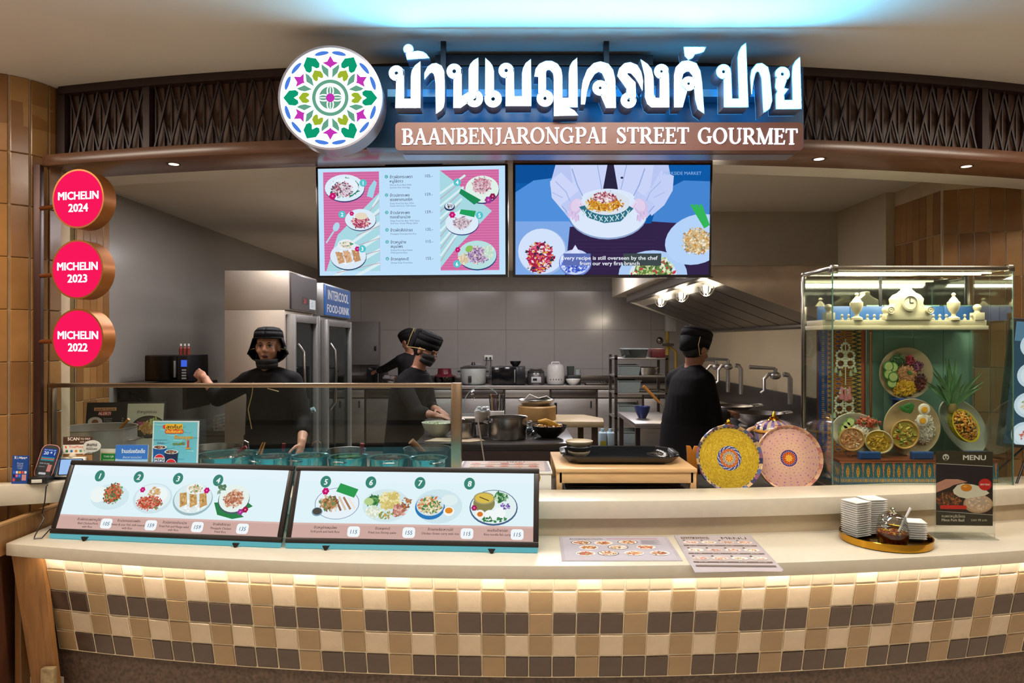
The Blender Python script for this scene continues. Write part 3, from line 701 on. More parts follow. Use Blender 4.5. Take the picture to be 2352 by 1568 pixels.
rows = [(9, 'ข้าวผัดกระเพรา', 'หมูไข่ดาว', '105.-', 'Minced Pork Basil With', 'Jasmine Rice And Egg'), (29.5, 'ข้าวปลากะพง', 'ซอสซาเทมดริก', '159.-', 'Deep Fried Sea Bass With', 'Sweet And Sour Chili Sauce'),
        (49, 'ข้าวปลากะพง', 'ทอดยำมะม่วง', '159.-', 'Deep Fried Sea Bass With Spicy', 'And Sour Green Mango Salad'), (68.5, 'ข้าวผัดสัปปะรด', None, '135.-', 'Pineapple Fried Jasmine Rice', None),
        (82, 'ข้าวหมูย่าง', 'สมุนไพร', '115.-', 'Grilled Pork And Herbs', 'With Jasmine Rice'), (101, 'ข้าวคลุกกะปิ', None, '155.-', 'Shrimp Paste Fried Rice', None)]
for i, (y, a, b, pz, e1, e2) in enumerate(rows):
    q.ell(80, y+1.5, 2, 2, '#57b4b8', n=14); q.text(str(i+1), 80, y+2.6, 2.2, '#eaf6ff', 'c')
    q.text(a, 84, y+3.4, 3.2, '#2c3558', bold=.012); yy = y+3.4
    if b: yy += 4.8; q.text(b, 84, yy, 3.2, '#2c3558', bold=.012)
    yy += 3.6; q.text(e1, 84, yy, 1.9, '#5d6c94')
    if e2: yy += 2.8; q.text(e2, 84, yy, 1.9, '#5d6c94')
    q.text(pz, 133, y+3, 3.4, '#3a4268', 'r')
q.done(SCREEN, t1, 'print_menu')
t2, O, U, V = tv('video_television', 'right hanging screen showing hands offering a pineapple rice plate', c2, 1.005, .575, R(0), R(3))
q = Print(O, U, V, 214, 121)
q.rect(0, 0, 214, 121, '#0f5aa6'); q.rect(0, 0, 45, 20, '#0d4f98'); q.poly([(0, 30), (20, 17), (44, 14), (60, 30), (60, 64), (0, 64)], '#4f8fdc'); q.poly([(160, 30), (185, 17), (214, 18), (214, 64), (150, 64)], '#4685d2')
q.poly([(0, 62), (60, 62), (66, 72), (62, 121), (0, 121)], '#7fa9e6'); q.poly([(150, 62), (214, 66), (214, 121), (150, 121)], '#33264a')
q.poly([(60, 68), (150, 64), (160, 121), (55, 121)], '#33244a')
for i in range(9): q.rect(66, 82+4*i, 155, 83+4*i, '#3b2a50')
# white uniform, hands
q.poly([(44, 0), (168, 0), (172, 20), (160, 44), (140, 62), (60, 60), (44, 40), (38, 22)], '#b9c6f2'); q.poly([(60, 0), (152, 0), (146, 40), (66, 40)], '#c9d4f8')
q.poly([(38, 18), (50, 8), (64, 22), (72, 36), (66, 56), (52, 50), (40, 36)], '#cdd6f8'); q.poly([(174, 12), (160, 6), (150, 24), (140, 34), (150, 56), (164, 44), (173, 28)], '#c3cff6')
q.poly([(101, 0), (108, 0), (113, 28), (96, 28)], '#2a2540'); q.ell(117, 14, 1.6, 1.2, '#2a2540', n=10)
q.ell(102, 55, 43, 27, '#8fa6cf'); q.ell(102, 53, 43, 27, '#dbe7fb', n=48)
for sx, x0 in ((1, 0), (-1, 204)):      # cuffs, backs of the hands, thumbs on the rim, fingers under it
    X = lambda v: x0+sx*v
    q.poly([(X(50), 44), (X(70), 28), (X(74), 37), (X(56), 52)], '#bccaf4'); q.line([(X(51), 45), (X(57), 52)], 1, '#93a6de'); q.line([(X(44), 18), (X(56), 30), (X(60), 40)], 1, '#a3b4e8'); q.line([(X(62), 4), (X(68), 22), (X(74), 34)], 1.2, '#93a6de'); q.line([(X(40), 30), (X(52), 36)], .9, '#a9b9ec')
    q.ell(X(66), 46, 7, 9.5, '#d3bfe2', rot=sx*25); q.ell(X(67), 44, 5.5, 7.5, '#e0cfec', rot=sx*25)
    for k_ in range(3): q.ell(X(60.5+3.6*k_), 54+2.2*k_, 2.1, 4.4, '#d8c4e6', rot=sx*18); q.line([(X(62.3+3.6*k_), 51+2.2*k_), (X(62.8+3.6*k_), 57+2.2*k_)], .5, '#a68fc0')
    q.ell(X(74), 45, 2.4, 6.2, '#e6d6ef', rot=-sx*38); q.line([(X(71), 42), (X(76), 50)], .5, '#b49cc8')
q.line([(104.5, 28), (104.5, 34)], 1, '#93a6de'); q.line([(90, 0), (95, 27)], .8, '#93a6de'); q.line([(122, 0), (116, 27)], .8, '#93a6de')
q.poly([(70, 46), (80, 58), (98, 64), (116, 62), (130, 48), (124, 44), (100, 54), (78, 44)], '#2f6f86')
for i in range(9):
    x = 74+6*i; q.line([(x, 49+8*math.sin(i/8*3.1)), (x+4, 55+7*math.sin(i/8*3.1))], .9, '#d5ecec'); q.line([(x+4, 49+8*math.sin(i/8*3.1)), (x, 56+7*math.sin(i/8*3.1))], .9, '#bfe0df')
q.ell(101, 42, 25, 13, '#d8e2ee'); q.bits(98, 43, 21, 9, ['#d9a13a', '#c9781f', '#e6c45a', '#a5541a', '#f0e3c0'], 240, 1.8, seed=21); q.bits(98, 36, 13, 6, ['#e9d9e0', '#b2596a', '#7a2f40', '#f2ecef', '#c98a94'], 130, 2, seed=22)
q.ell(30, 96, 27, 26, '#9db8e6'); q.ell(29, 95, 26, 25, '#d3e2fb'); q.bits(27, 102, 16, 17, ['#c22a55', '#e0607a', '#26324f', '#e9d8e2', '#8e1d3c', '#dca23a'], 240, 2.4, seed=23)
q.ell(66, 108, 18, 15, '#6f86d8'); q.ell(66, 107, 17, 14, '#c9d6fa'); q.bits(66, 111, 15, 8, ['#3b57c4', '#5b78dc', '#dde6ff', '#8ea4ea'], 170, 1.8, seed=24); q.poly([(56, 105), (66, 88), (76, 105)], '#d9e2fa')
q.ell(152, 121, 38, 27, '#aecdf4'); q.ell(152, 121, 26, 20, '#d9e6f2'); q.bits(152, 117, 24, 16, ['#6f8f4a', '#d0dca4', '#c63a4c', '#b5c884', '#3d5a40', '#e6e9cc'], 240, 2.6, seed=25)
q.ell(200, 82, 36, 27, '#b5d2f8', rot=-20); q.bits(200, 84, 17, 15, ['#e2c99a', '#c98a3a', '#f0e6cf', '#9a8a6a', '#d8b070'], 260, 1.8, seed=26)
for dx in (-8, -3, 2): q.poly([(200+dx, 44), (203+dx, 43), (214, 66), (208, 70)], '#35b45a')
q.rect(53, 97.5, 83, 111, '#5f6fb4'); q.rect(119, 97.5, 161, 111, '#3f4a4c')
q.text('PARKSIDE MARKET', 204, 11, 3.6, '#8fb8ea', 'r', w=42)
q.text('Every recipe is still overseen by the chef', 104, 104.5, 4.4, '#f4f8ff', 'c', .015, 106); q.text('from our very first branch', 104, 110.5, 4.4, '#f4f8ff', 'c', .015, 66)
q.done(SCREEN, t2, 'print_video')
# ================================================================= slanted menu lightboxes on the ledge
FR = mat('lightbox_frame', '#2b2523', .35, .2)
TEAL = emit('edge_leak', '#6fc4cc', .75)
def ledge_box(name, label, a, b, prices, dishes, seed):
    """a, b: lower front corners on the ledge"""
    a = Vector(a); b = Vector(b); w = (b-a).length; rz = math.atan2(b.y-a.y, b.x-a.x)
    t = thing(name, label, 'lightbox', (a+b)/2, rz, 'menu lightboxes on the ledge')
    lean = math.atan2(.135, .32); H = .347; M = Matrix.Translation((0, .012, .022)) @ Matrix.Rotation(-lean, 4, 'X')
    def T(x, y, z): return M @ Vector((x, y, z))
    body = MB(); body.box((0, 0, 0), (1, 1, 1)); body.v = []; body.f = []; body.c = []; body.m = []
    def slab(x0, x1, y0, y1, z0, z1):
        m = MB(); m.box2((x0, y0, z0), (x1, y1, z1)); m.v = [tuple(M @ Vector(v)) for v in m.v]; return m
    e = .024
    for n_, s_ in (('frame', (-w/2, w/2, -.008, .012, 0, e)), ('frame', (-w/2, w/2, -.008, .012, H-e, H)), ('frame', (-w/2, -w/2+e, -.0075, .0118, e, H-e)), ('frame', (w/2-e, w/2, -.0075, .0118, e, H-e))):
        obj(n_, slab(*s_), FR, t, bev=.004)
    obj('light_core', slab(-w/2+.006, w/2-.006, .001, .010, .006, H-.006), mat('core_white', '#dfeaea', .4), t)
    obj('rear_diffuser', slab(-w/2+.02, w/2-.02, .0125, .016, .03, H-.02), emit('rear_glow', '#7fd4dc', .9), t)
    obj('edge_light', slab(-w/2+.004, w/2-.004, -.004, .010, -.02, -.001), TEAL, t)
    st_ = MB()
    for x in (-w/2+.08, w/2-.08): st_.prism([(x, .02, .001), (x, .17, .001), (x, .15, .30), (x, .14, .30)], (.012, 0, 0))
    obj('stand', st_, FR, t)
    for x in (-w*.33, w*.32):
        m = MB(); m.prism([(x-.016, -.012, .018), (x+.016, -.012, .018), (x+.004, -.016, -.0005), (x-.004, -.016, -.0005)], (0, .012, 0)); obj('clip', m, FR, t)
    q = Print(T(-w/2+e, -.0015, H-e), T(w/2-e, 0, 0)-T(-w/2+e, 0, 0), T(0, 0, e)-T(0, 0, H-e), 200, 55)
    q.rect(0, 0, 200, 55, '#dff3f8'); q.rect(0, 0, 200, 9, '#e4f4fa'); q.rect(0, 43, 200, 55, '#cda9a0'); q.rect(0, 43, 200, 44.5, '#d9b6ad')
    dishes(q)
    for x, th, l1, l2, pz, bx in prices:
        q.text(th, x, 47.6, 1.9, '#4a3a38', 'c', .02); q.text(l1, x, 50.8, 1.8, '#4a3a38', 'c', .012)
        if l2: q.text(l2, x, 53.6, 1.8, '#4a3a38', 'c', .012)
        q.rrect(bx-5.2, 45.4, bx+5.2, 53.8, 2.4, '#f2f8fa'); q.text(pz, bx, 51.2, 3.2, '#3d6a8c', 'c', .01, it=.15)
    q.done(SCREEN, t, 'print_menu'); return t
GRN = '#3f8576'
def num(q, x, y, n): q.ell(x, y, 4.6, 5.0, GRN, n=26); q.text(n, x, y+2.4, 4.8, '#f2faf8', 'c', .035, it=.12)
def d1(q):
    for x, y, n in ((27, 9, '1'), (64, 9, '2'), (101, 9.5, '3'), (138, 10, '4')): num(q, x, y, n)
    q.ell(42, 27, 18, 11, '#d0e8ee'); q.ell(31, 25, 8, 7, '#e9f4f2'); q.ell(31, 26, 7, 6, '#eef6f4'); q.bits(44, 24, 9, 9, ['#c9694a', '#3f7a4c', '#d98a62', '#285c3c', '#a8482f', '#8ab06a'], 150, 1.4, seed=31)
    q.ell(82, 27, 18, 13, '#cfe4ea'); q.ell(82, 26, 16, 11, '#e2f0f3'); q.ell(86, 24, 9, 7, '#eef6f6'); q.bits(80, 31, 12, 6, ['#c4553f', '#d97a62', '#e0a088', '#a53a34', '#6f8f5a'], 130, 1.5, seed=32); q.bits(82, 22, 5, 4, ['#d9b98a', '#c9a06a'], 24, 2, seed=33); flower(q, 71, 20, 2.4)
    q.ell(119, 27, 18, 13.5, '#9cb9bf'); q.ell(119, 26, 17, 12.5, '#dcecee'); q.bits(119, 32, 12, 5, ['#f6fafa', '#e6efef'], 60, 1.6, seed=34)
    for x in (110, 119, 128): q.poly([(x-4, 22), (x+2, 21), (x+5, 31), (x-1, 34)], '#c49a5e'); q.bits(x, 27, 3, 5, ['#d9b880', '#a87c44'], 14, 1.4, seed=x)
    q.ell(119, 18, 8, 4.6, '#eef4f0'); q.bits(119, 18, 6.5, 3.4, ['#e0d3b0', '#3f8a4c', '#c9a878', '#f2efe0'], 50, 1.3, seed=35); flower(q, 130, 19, 2.6)
    q.poly([(139, 29), (150, 28), (168, 40), (158, 42), (144, 39)], '#2f8048'); q.poly([(160, 22), (174, 31), (168, 34), (158, 30)], '#2f8048')
    q.ell(156, 26, 14, 12, '#4a5f6a'); q.ell(156, 25, 13.5, 11.5, '#e6f2ec'); q.bits(156, 25, 9.5, 7.5, ['#c98a6a', '#d9b090', '#a85a44', '#e9dac8'], 120, 1.5, seed=36); q.bits(143, 17, 4, 4, ['#5a7a5a', '#8fa88a'], 20, 2, seed=37); flower(q, 164, 36, 2.6, '#a03a94'); flower(q, 168, 34, 2.6, '#a01f44')
def d2(q):
    for x, y, n in ((23, 9, '5'), (62, 9, '6'), (104, 9, '7'), (146, 9, '8')): num(q, x, y, n)
    q.ell(35, 27, 19, 13, '#6a7ca8'); q.ell(35, 27, 18.5, 12.6, '#e6f2f8'); q.poly([(36, 10), (52, 15), (49, 22), (33, 17)], '#2f9a50')
    for i in range(6): q.line([(24+4*i, 20+i*.4), (31+4*i, 34-i*.6)], 1.7, ('#cfae8c', '#e9dcc8', '#8a5f48', '#dcc4a8', '#a57858', '#efe6da')[i])
    q.bits(28, 27, 8, 6, ['#b98a5a', '#d9c4a0', '#7a5a3a', '#6a8a5a'], 80, 1.6, seed=41); flower(q, 24, 17, 3); q.ell(19, 34, 4.6, 3.6, '#7a9ab0'); q.ell(19, 33.6, 3.8, 2.8, '#4f4a44')
    q.ell(77, 28, 20, 13.5, '#d3e8ec'); q.bits(66, 24, 6, 5, ['#4f8a4c', '#7aa86a', '#2f6a3c'], 50, 1.6, seed=42); q.ell(62, 25, 4, 3, '#b5d08a'); q.bits(67, 33, 7, 5, ['#e9f0dc', '#cfe0c0', '#f4f6ec'], 60, 1.6, seed=43); q.bits(80, 24, 9, 8, ['#e0cf82', '#d0bc6a', '#efe4b0'], 110, 1.8, seed=44); q.bits(88, 32, 6, 5, ['#c98a7a', '#a8685a', '#dcb0a0'], 50, 1.9, seed=45); q.bits(94, 26, 4, 5, ['#b5794a', '#8f5a38'], 30, 1.6, seed=46); q.bits(78, 36, 7, 3, ['#7f9a50', '#c9a050'], 30, 1.5, seed=47)
    q.ell(121, 28, 20, 14, '#cfe6ec'); q.ell(114, 29, 12.5, 10, '#2f7ab8'); q.ell(114, 27.5, 11.5, 8.4, '#cfe0e8'); q.bits(114, 27.5, 10, 7, ['#e9dcae', '#5f8a4c', '#d9764a', '#f0ead0', '#3f7a4c', '#c9b480'], 130, 1.7, seed=48); q.ell(130, 32, 4.6, 3.8, '#f4f6f0'); q.ell(130, 31.4, 3.2, 2.4, '#e08a2c'); q.ell(130, 23, 7, 4.5, '#dfeeee')
    q.ell(167, 28.5, 20, 14.5, '#4a6488'); q.ell(167, 28, 19, 13.5, '#e3f0f0'); q.ell(159, 25, 9, 7.5, '#8a8452'); q.ell(159, 21, 9, 5, '#a8a070'); q.ell(159, 21, 7.6, 4, '#d9bc50'); q.line([(155, 20), (163, 23)], .8, '#5a4a2a')
    for x, y in ((164, 35), (172, 33)): q.ell(x, y, 5, 4.6, '#f2f6f6')
    q.ell(156, 34, 4, 3.6, '#f2f4ee'); q.ell(156, 34, 2.4, 2, '#d9762c'); q.bits(172, 20, 6, 4.5, ['#4f8a50', '#7fb080', '#2f6a3c', '#cfe0c4'], 60, 1.7, seed=49); q.bits(177, 27, 4, 2.4, ['#6a4aa0', '#9a80c4'], 24, 1.2, seed=50); flower(q, 151, 29, 2.4, '#a02a5a'); q.bits(168, 38, 10, 2, ['#3f8a50', '#2f6a3c'], 30, 1.5, seed=51)
ledge_box('menu_lightbox', 'slanted lightbox at left with dishes one to four and pink price band', (-2.165, 3.185, LZ), (-1.03, 3.035, LZ),
  [(29, 'ข้าวผัดกระเพราหมู/ไก่', 'Basil Chicken/Pork', 'with Rice', '105', 46), (66, 'ข้าวปลาทอดราดพริก', 'Sweet & sour Fish chilli source', 'with Rice', '159', 87), (108, 'ข้าวปลาทอดยำมะม่วง', 'Fried Fish and Mango salad', 'with Rice', '159', 129), (150, 'ข้าวผัดสัปปะรด', 'Pineapple Chicken', 'Fried Rice', '135', 169)], d1, 1)
ledge_box('menu_lightbox', 'slanted lightbox at right with dishes five to eight and pink price band', (-1.012, 3.033, LZ), (.115, 2.962, LZ),
  [(28, 'ข้าวหมูย่างสมุนไพร', 'Grill pork and herb Rice', None, '115', 52), (76, 'ข้าวคลุกกะปิ', 'Fried rice Shrimp paste', None, '155', 98), (124, 'ข้าวแกงเขียวหวานไก่', 'Chicken Green curry with rice', None, '115', 146), (171, 'ขนมจีนน้ำยาปลา', 'Rice noodle fish curry', None, '115', 187)], d2, 2)
# ================================================================= things on the counter
STEEL = mat('brushed_steel', '#a9a6a2', .26, 1.0, var=.05, scale=20, stretch=(1, 1, 12))
DSTEEL = mat('dull_steel', '#77736f', .34, 1.0, var=.08, scale=12)
GLASS = glass('clear_glass', '#f4faf8', .35, base=.02)
GGLASS = glass('case_glass', '#f6fbf9', .30, base=.015)
ACR = glass('acrylic', '#fbfdfd', .3, base=.01)
WHITE = mat('white_plastic', '#dcdad4', .4, var=.02)
PORC = mat('white_porcelain', '#e6e4e0', .18, var=.02)
BLACK = mat('black_plastic', '#17171a', .35)
GOLD = mat('polished_gold', '#c9952f', .16, 1.0)
BIRCH = mat('pale_oak', '#cfa878', .45, var=.10, scale=5, stretch=(1, 8, 8), dist=.8)
def cyl(r0, r1, z0, z1, n=24, c=(0, 0, 0), col=None): return MB().lathe([(r0, z0), (r1, z1)], c, n, col=col)
def pot_shell(r, h, t=.003, lip=.006): return MB().lathe([(.001, .003), (r*.96, .003), (r-t, .012), (r-t, h), (r+lip, h+.003), (r+lip, h), (r, h-.004), (r, .012), (r*.95, 0), (.001, 0)], n=36, close=False)
def handle_loop(x, z, s, w=.05, d=.04, r=.005): return MB().tube([(x, -w, z), (x+s*d, -w*.9, z+.006), (x+s*d*1.15, 0, z+.008), (x+s*d, w*.9, z+.006), (x, w, z)], r, 8)
# sneeze guard
sgd = thing('sneeze_guard', 'clear glass sneeze guard in a brushed steel frame over the food pots', 'glass screen', (-1.33, 3.53, .70))
gx0, gx1, gz = -1.04, 1.045, 1.405-.70
obj('top_rail', MB().box2((gx0-.012, -.02, gz-.022), (gx1+.0, .02, gz)), mat('guard_steel', '#b49c84', .3, 1.0, var=.04), sgd, bev=.002)
obj('post', MB().box2((gx1-.028, -.03, .17), (gx1+.024, .03, gz+.001)), mat('guard_steel', '#b49c84'), sgd, bev=.002)
obj('post', MB().box2((gx0-.024, -.018, .235), (gx0+.006, .018, gz)), mat('guard_steel', '#b49c84'), sgd, bev=.002)
obj('pane', MB().box2((gx0+.004, -.003, .2), (gx1-.026, .003, gz-.02)), GLASS, sgd)
# --- left end: payment things
def board(name, label, cat, c, w, h, rz, tilt, m_back, W_, H_, group=None, t=.006):
    """upright printed board on a foot; c = centre of its lower edge"""
    o = thing(name, label, cat, c, rz, group); M = Matrix.Rotation(-tilt, 4, 'X')
    b = MB().box((0, t/2+.001, h/2), (w, t, h)); b.v = [tuple(M @ Vector(v)) for v in b.v]; obj('board', b, m_back, o, bev=.001)
    f = MB().prism([(-w*.35, t, .0), (w*.35, t, .0), (w*.35, .05+h*math.sin(tilt)*.3, .0), (-w*.35, .05+h*math.sin(tilt)*.3, .0)], (0, 0, .003)); obj('foot', f, m_back, o)
    return o, Print(M @ Vector((-w/2, 0, h)), (w, 0, 0), M @ Vector((0, 0, -h)), W_, H_)
SLZ = .934
o, q = board('payment_card', 'blue upright payment card at the far left beside the card terminal', 'sign', (-2.375, 3.29, SLZ), .078, .135, R(-2), R(4), mat('card_blue', '#173f8f', .4), 40, 66)
q.rect(0, 0, 40, 66, '#1a4796'); q.text('支 | Alipay+', 4, 7, 5, '#f2f5ff', bold=.03, w=33)
for i, s_ in enumerate(('We accept', 'mobile pay', 'scan here', 'to settle')): q.text(s_, 20, 19+4*i, 2.6, '#dfe6fa', 'c')
for i in range(5): q.rrect(3+7.2*i, 36, 8.6+7.2*i, 42, 1, ('#3a6ae0', '#e0e6f5', '#e8a020', '#e04a3a', '#d9dff0')[i])
for i in range(3): q.rrect(3+7*i, 44, 8.6+7*i, 50, 1, ('#20202a', '#e060a0', '#3a80e0')[i])
for i in range(3): q.rrect(3+7*i, 53, 8.6+7*i, 60, 1, ('#d94040', '#34343c', '#34343c')[i])
q.rect(26, 44, 37, 58, '#c98a90'); q.done(PRINT, o)
ter = thing('card_terminal', 'black handheld card terminal with pink rim on its charging dock', 'card terminal', (-2.29, 3.31, SLZ), R(12))
M = Matrix.Translation((0, .02, .018)) @ Matrix.Rotation(R(-22), 4, 'X') @ Matrix.Rotation(R(8), 4, 'Y')
def rbox(w, h, r, t, y): return [(x, y, z) for x, z in [(a[0], a[1]) for a in [( (w/2-r)*sx+r*math.cos(R(b)), (h/2-r)*sz+r*math.sin(R(b))) for sx, sz, b0 in ((1, 1, 0), (-1, 1, 90), (-1, -1, 180), (1, -1, 270)) for b in (b0, b0+30, b0+60, b0+90)]]]
def tm(mb): mb.v = [tuple(M @ Vector((x, y, z+.085))) for x, y, z in mb.v]; return mb
obj('body', tm(MB().prism(rbox(.088, .17, .03, 0, 0), (0, .03, 0))), BLACK, ter, bev=.003)
obj('rim', tm(MB().prism(rbox(.084, .166, .028, 0, -.002), (0, .003, 0))), mat('rim_pink', '#c9807a', .4), ter)
obj('face', tm(MB().prism(rbox(.078, .16, .026, 0, -.003), (0, .002, 0))), BLACK, ter)
q = Print(M @ Vector((-.032, -.0035, .085+.066)), M.to_3x3() @ Vector((.064, 0, 0)), M.to_3x3() @ Vector((0, 0, -.135)), 64, 135)
q.rect(2, 4, 62, 64, '#2a4a9c'); q.rect(2, 46, 62, 64, '#3a9aa0'); q.text('20 * 1', 32, 34, 16, '#e6f0ff', 'c', .03); q.text('PAY WITH QR', 32, 14, 6, '#cfe0ff', 'c', .02); q.rect(2, 52, 62, 57, '#d95a4a')
q.text('scan to pay', 4, 80, 7, '#e0e0e6'); q.text('amount', 4, 96, 6, '#b0b0b8'); q.rect(42, 82, 60, 116, '#d98a80'); q.rrect(12, 122, 44, 132, 3, '#d0d0d4'); q.done(emit('dim_screen', '#fff', .8, True), ter, 'print_screen')
obj('dock', MB().prism([(-.04, -.03, 0), (.045, -.03, 0), (.04, .06, 0), (-.036, .06, 0)], (0, 0, .032)), BLACK, ter, bev=.004)
obj('key', MB().box((0, -.031, .015), (.045, .004, .016)), WHITE, ter, bev=.001)
pos = thing('payment_kiosk', 'white payment display with lit blank screen under a brown scan to pay sign', 'display', (-2.205, 3.405, SLZ), R(6))
obj('base', MB().box((0, .02, .006), (.15, .07, .012)), BLACK, pos, bev=.003)
obj('body', MB().prism([(-.068, -.008, .012), (.068, -.008, .012), (.062, .020, .105), (-.062, .020, .105)], (0, .02, 0)), WHITE, pos, bev=.004)
Mp = Matrix.Rotation(math.atan2(-.036, .138), 4, 'X')
q = Print(Vector((-.055, .0165, .099)), (.11, 0, 0), Vector((0, -.0235, -.078)), 55, 54); q.rrect(0, 0, 55, 54, 4, '#26262c'); q.rrect(2.5, 2.5, 52.5, 51.5, 2, '#9cc0f0'); q.done(SCREEN, pos, 'print_screen')
obj('sign_board', MB().box((.016, .046, .14), (.14, .006, .13)), mat('scan_brown', '#54341f', .5), pos, bev=.002)
q = Print((-.054, .0425, .205), (.14, 0, 0), (0, 0, -.13), 70, 65)
q.rect(0, 0, 70, 20, '#4a3022'); q.text('SCAN', 11, 9, 8, '#f4ece0', bold=.03); q.text('TO PAY', 41, 8, 5, '#f4ece0', bold=.02); q.text('with app', 40, 15, 4.4, '#f4ece0')
q.rect(0, 20, 70, 43, '#f0ece4'); q.text('TrueMoney', 14, 28, 6, '#e0502a', bold=.03); q.poly([(4, 23), (8, 23), (9, 29), (6, 29)], '#e05a20')
for i in range(5): q.ell(9+11*i, 36, 3.4, 3.4, ('#3a7a4c', '#3a78c8', '#d9902a', '#6a9a6a', '#34343c')[i], n=12)
q.rect(0, 43, 70, 46, '#7a5230'); q.rect(0, 46, 70, 65, '#a8794a'); q.done(PRINT, pos)
bub = MB().prism([(.087+.042*math.cos(R(a)), .033, .157+.030*math.sin(R(a))) for a in range(0, 360, 15)], (0, .006, 0)).prism([(.055, .034, .145), (.075, .034, .13), (.045, .034, .115)], (0, .005, 0)); obj('speech_bubble', bub, WHITE, pos)
q = Print((.040, .0322, .187), (.094, 0, 0), (0, 0, -.06), 60, 38); q.text('สแกน', 30, 18, 10, '#2a2420', 'c', .02); q.text('ที่นี่ได้เลย', 30, 30, 7, '#4a423a', 'c', .01); q.done(PRINT, pos, 'print_bubble')
o, q = board('green_sign', 'small green payment sign between the scan sign and the blue poster', 'sign', (-2.07, 3.492, UZ), .092, .20, R(-3), R(4), mat('sign_green', '#157a3a', .4), 46, 100)
q.rect(0, 0, 46, 14, '#d9d2c4'); q.rect(0, 9, 46, 70, '#cbb88e'); q.rect(3, 12, 43, 58, '#1d8a3e'); q.text('THAI QR', 23, 22, 5, '#f0f4e6', 'c', .02)
for i in range(3): q.rect(8, 27+7*i, 38, 30+7*i, '#9fc88a')
q.rect(8, 58, 36, 66, '#d98a2a'); q.rect(0, 70, 46, 100, '#189048'); q.ell(13, 82, 6, 6, '#f2f6f2'); q.ell(13, 82, 3, 3, '#189048'); q.text('LINE Pay', 22, 84, 5, '#f2f6f2', bold=.02); q.done(PRINT, o)
o, q = board('delivery_poster', 'blue tilted flyer with white Thai headline left of the soda poster', 'poster', (-1.945, 3.475, UZ), .165, .222, R(0), R(5), WHITE, 80, 108)
q.poly([(10, 0), (80, 0), (80, 100), (0, 100)], '#4a90dc'); q.rect(0, 0, 80, 34, '#3a78d0'); q.rect(0, 72, 80, 100, '#dfeaf4'); q.rect(0, 36, 80, 42, '#a8ccf2'); q.text('ร้านอร่อยดีลเด็ด', 44, 20, 9, '#f4faff', 'c', .03, 58); q.text('สั่งอาหารออนไลน์', 42, 33, 5, '#dceaff', 'c')
q.rrect(16, 48, 66, 58, 4, '#e6eef6'); q.ell(12, 53, 5, 5, '#e0902a'); q.text('สั่งเลยวันนี้', 40, 55, 4.6, '#3a6aa8', 'c'); q.line([(70, 56), (76, 46)], 3, '#d04a80'); q.rrect(10, 66, 32, 72, 2, '#c9a040'); q.text('LINE', 20, 71, 4, '#3a2a10', 'c'); q.ell(66, 76, 9, 8, '#2a5a50'); q.ell(66, 76, 7, 6, '#e6f0ea'); q.done(PRINT, o)
o, q = board('soda_poster', 'aqua poster with two soda cups in a clear stand behind the left lightbox', 'poster', (-1.72, 3.47, UZ), .237, .345, R(-1), R(4), mat('poster_white', '#d6e2e6', .35), 110, 160)
q.rect(0, 0, 110, 160, '#cfe2e8'); q.rect(3, 3, 107, 160, '#6fc3d6')
for i in range(24): q.line([(3+8*(i*7 % 12), 8+6.2*i), (20+8*(i*7 % 12), 10+6.2*i), (36+6*(i*7 % 12), 7+6.2*i)], 2, ('#9adbe6', '#57b0cc')[i % 2])
q.ell(30, 14, 6, 5, '#e03a34'); q.rrect(30, 7, 72, 20, 3, '#f2c02e'); q.text('สุดคุ้ม!', 51, 18, 8, '#2a2420', 'c', .03, 36); q.rrect(30, 20.5, 74, 30, 3, '#e0562a'); q.text('ดับร้อนซ่า', 52, 28, 6, '#f7e04a', 'c', .03, 38)
q.text('ซื้อเมนูชุด', 75, 42, 7, '#e8a81e', 'c', .05, 44); q.text('แถมฟรี!', 64, 57, 6.5, '#7a8a1a', 'c', .05, 28); q.text('1', 86, 62, 17, '#e8301f', 'c', .05); q.rect(80, 63, 92, 66, '#e8a020')
q.text('เพียงซื้อเมนูที่ร่วมรายการ', 20, 46, 2.6, '#3a5a8a', 'c', w=34); q.text('รับทันที', 20, 54, 4, '#5a5a7a', 'c')
for cx, cy, c1 in ((19, 62, '#1f5aa8'), (47, 73, '#20264a')):
    q.poly([(cx-16, cy), (cx+16, cy), (cx+12, 150), (cx-12, 150)], c1); q.ell(cx, cy, 16.5, 5, '#e8eef4'); q.ell(cx, cy, 13.5, 3.6, '#4a2a22'); q.bits(cx, cy, 11, 2.8, ['#a86a50', '#6a3a2c', '#c9b0a0'], 26, 3, seed=int(cx))
    yy = cy+29; q.ell(cx, yy, 13, 13, '#f2f4f8'); q.ell(cx, yy, 12, 12, '#e0262e', a0=200, a1=340); q.ell(cx, yy, 12, 12, '#1c3fa0', a0=20, a1=160); q.rect(cx-12.5, yy-4.4, cx+12.5, yy+4.4, '#f4f6fa'); q.text('PEPSI', cx, yy+3, 6, '#10182e', 'c', .05, 22)
q.done(PRINT, o)
def cord(name, label, pts, r=.004, m=BLACK):
    o = obj(name, MB().tube(pts, r, 6), m); tag(o, label, 'cable'); return o
P_ = lambda x, y, Y: tuple(at(x, y, Y))
cord('power_cord', 'thin black cord hanging from the terminal down onto the ledge', [P_(118,1080,3.34), P_(112,1110,3.33), P_(106,1118,3.28), P_(103,1150,3.27), P_(96,1180,3.26), (-2.22,3.24,.78), (-2.235,3.2,.712), (-2.22,3.17,.705), (-2.19,3.18,.705), (-2.17,3.21,.74)], .0028)
orn = thing('small_ornament', 'small cream figure behind the card terminal', 'ornament', (-2.215, 3.44, SLZ))
obj('body', MB().ball((0, 0, .05), (.022, .02, .045)).ball((0, 0, .105), .018), mat('ornament_cream', '#cbbca6', .5), orn)
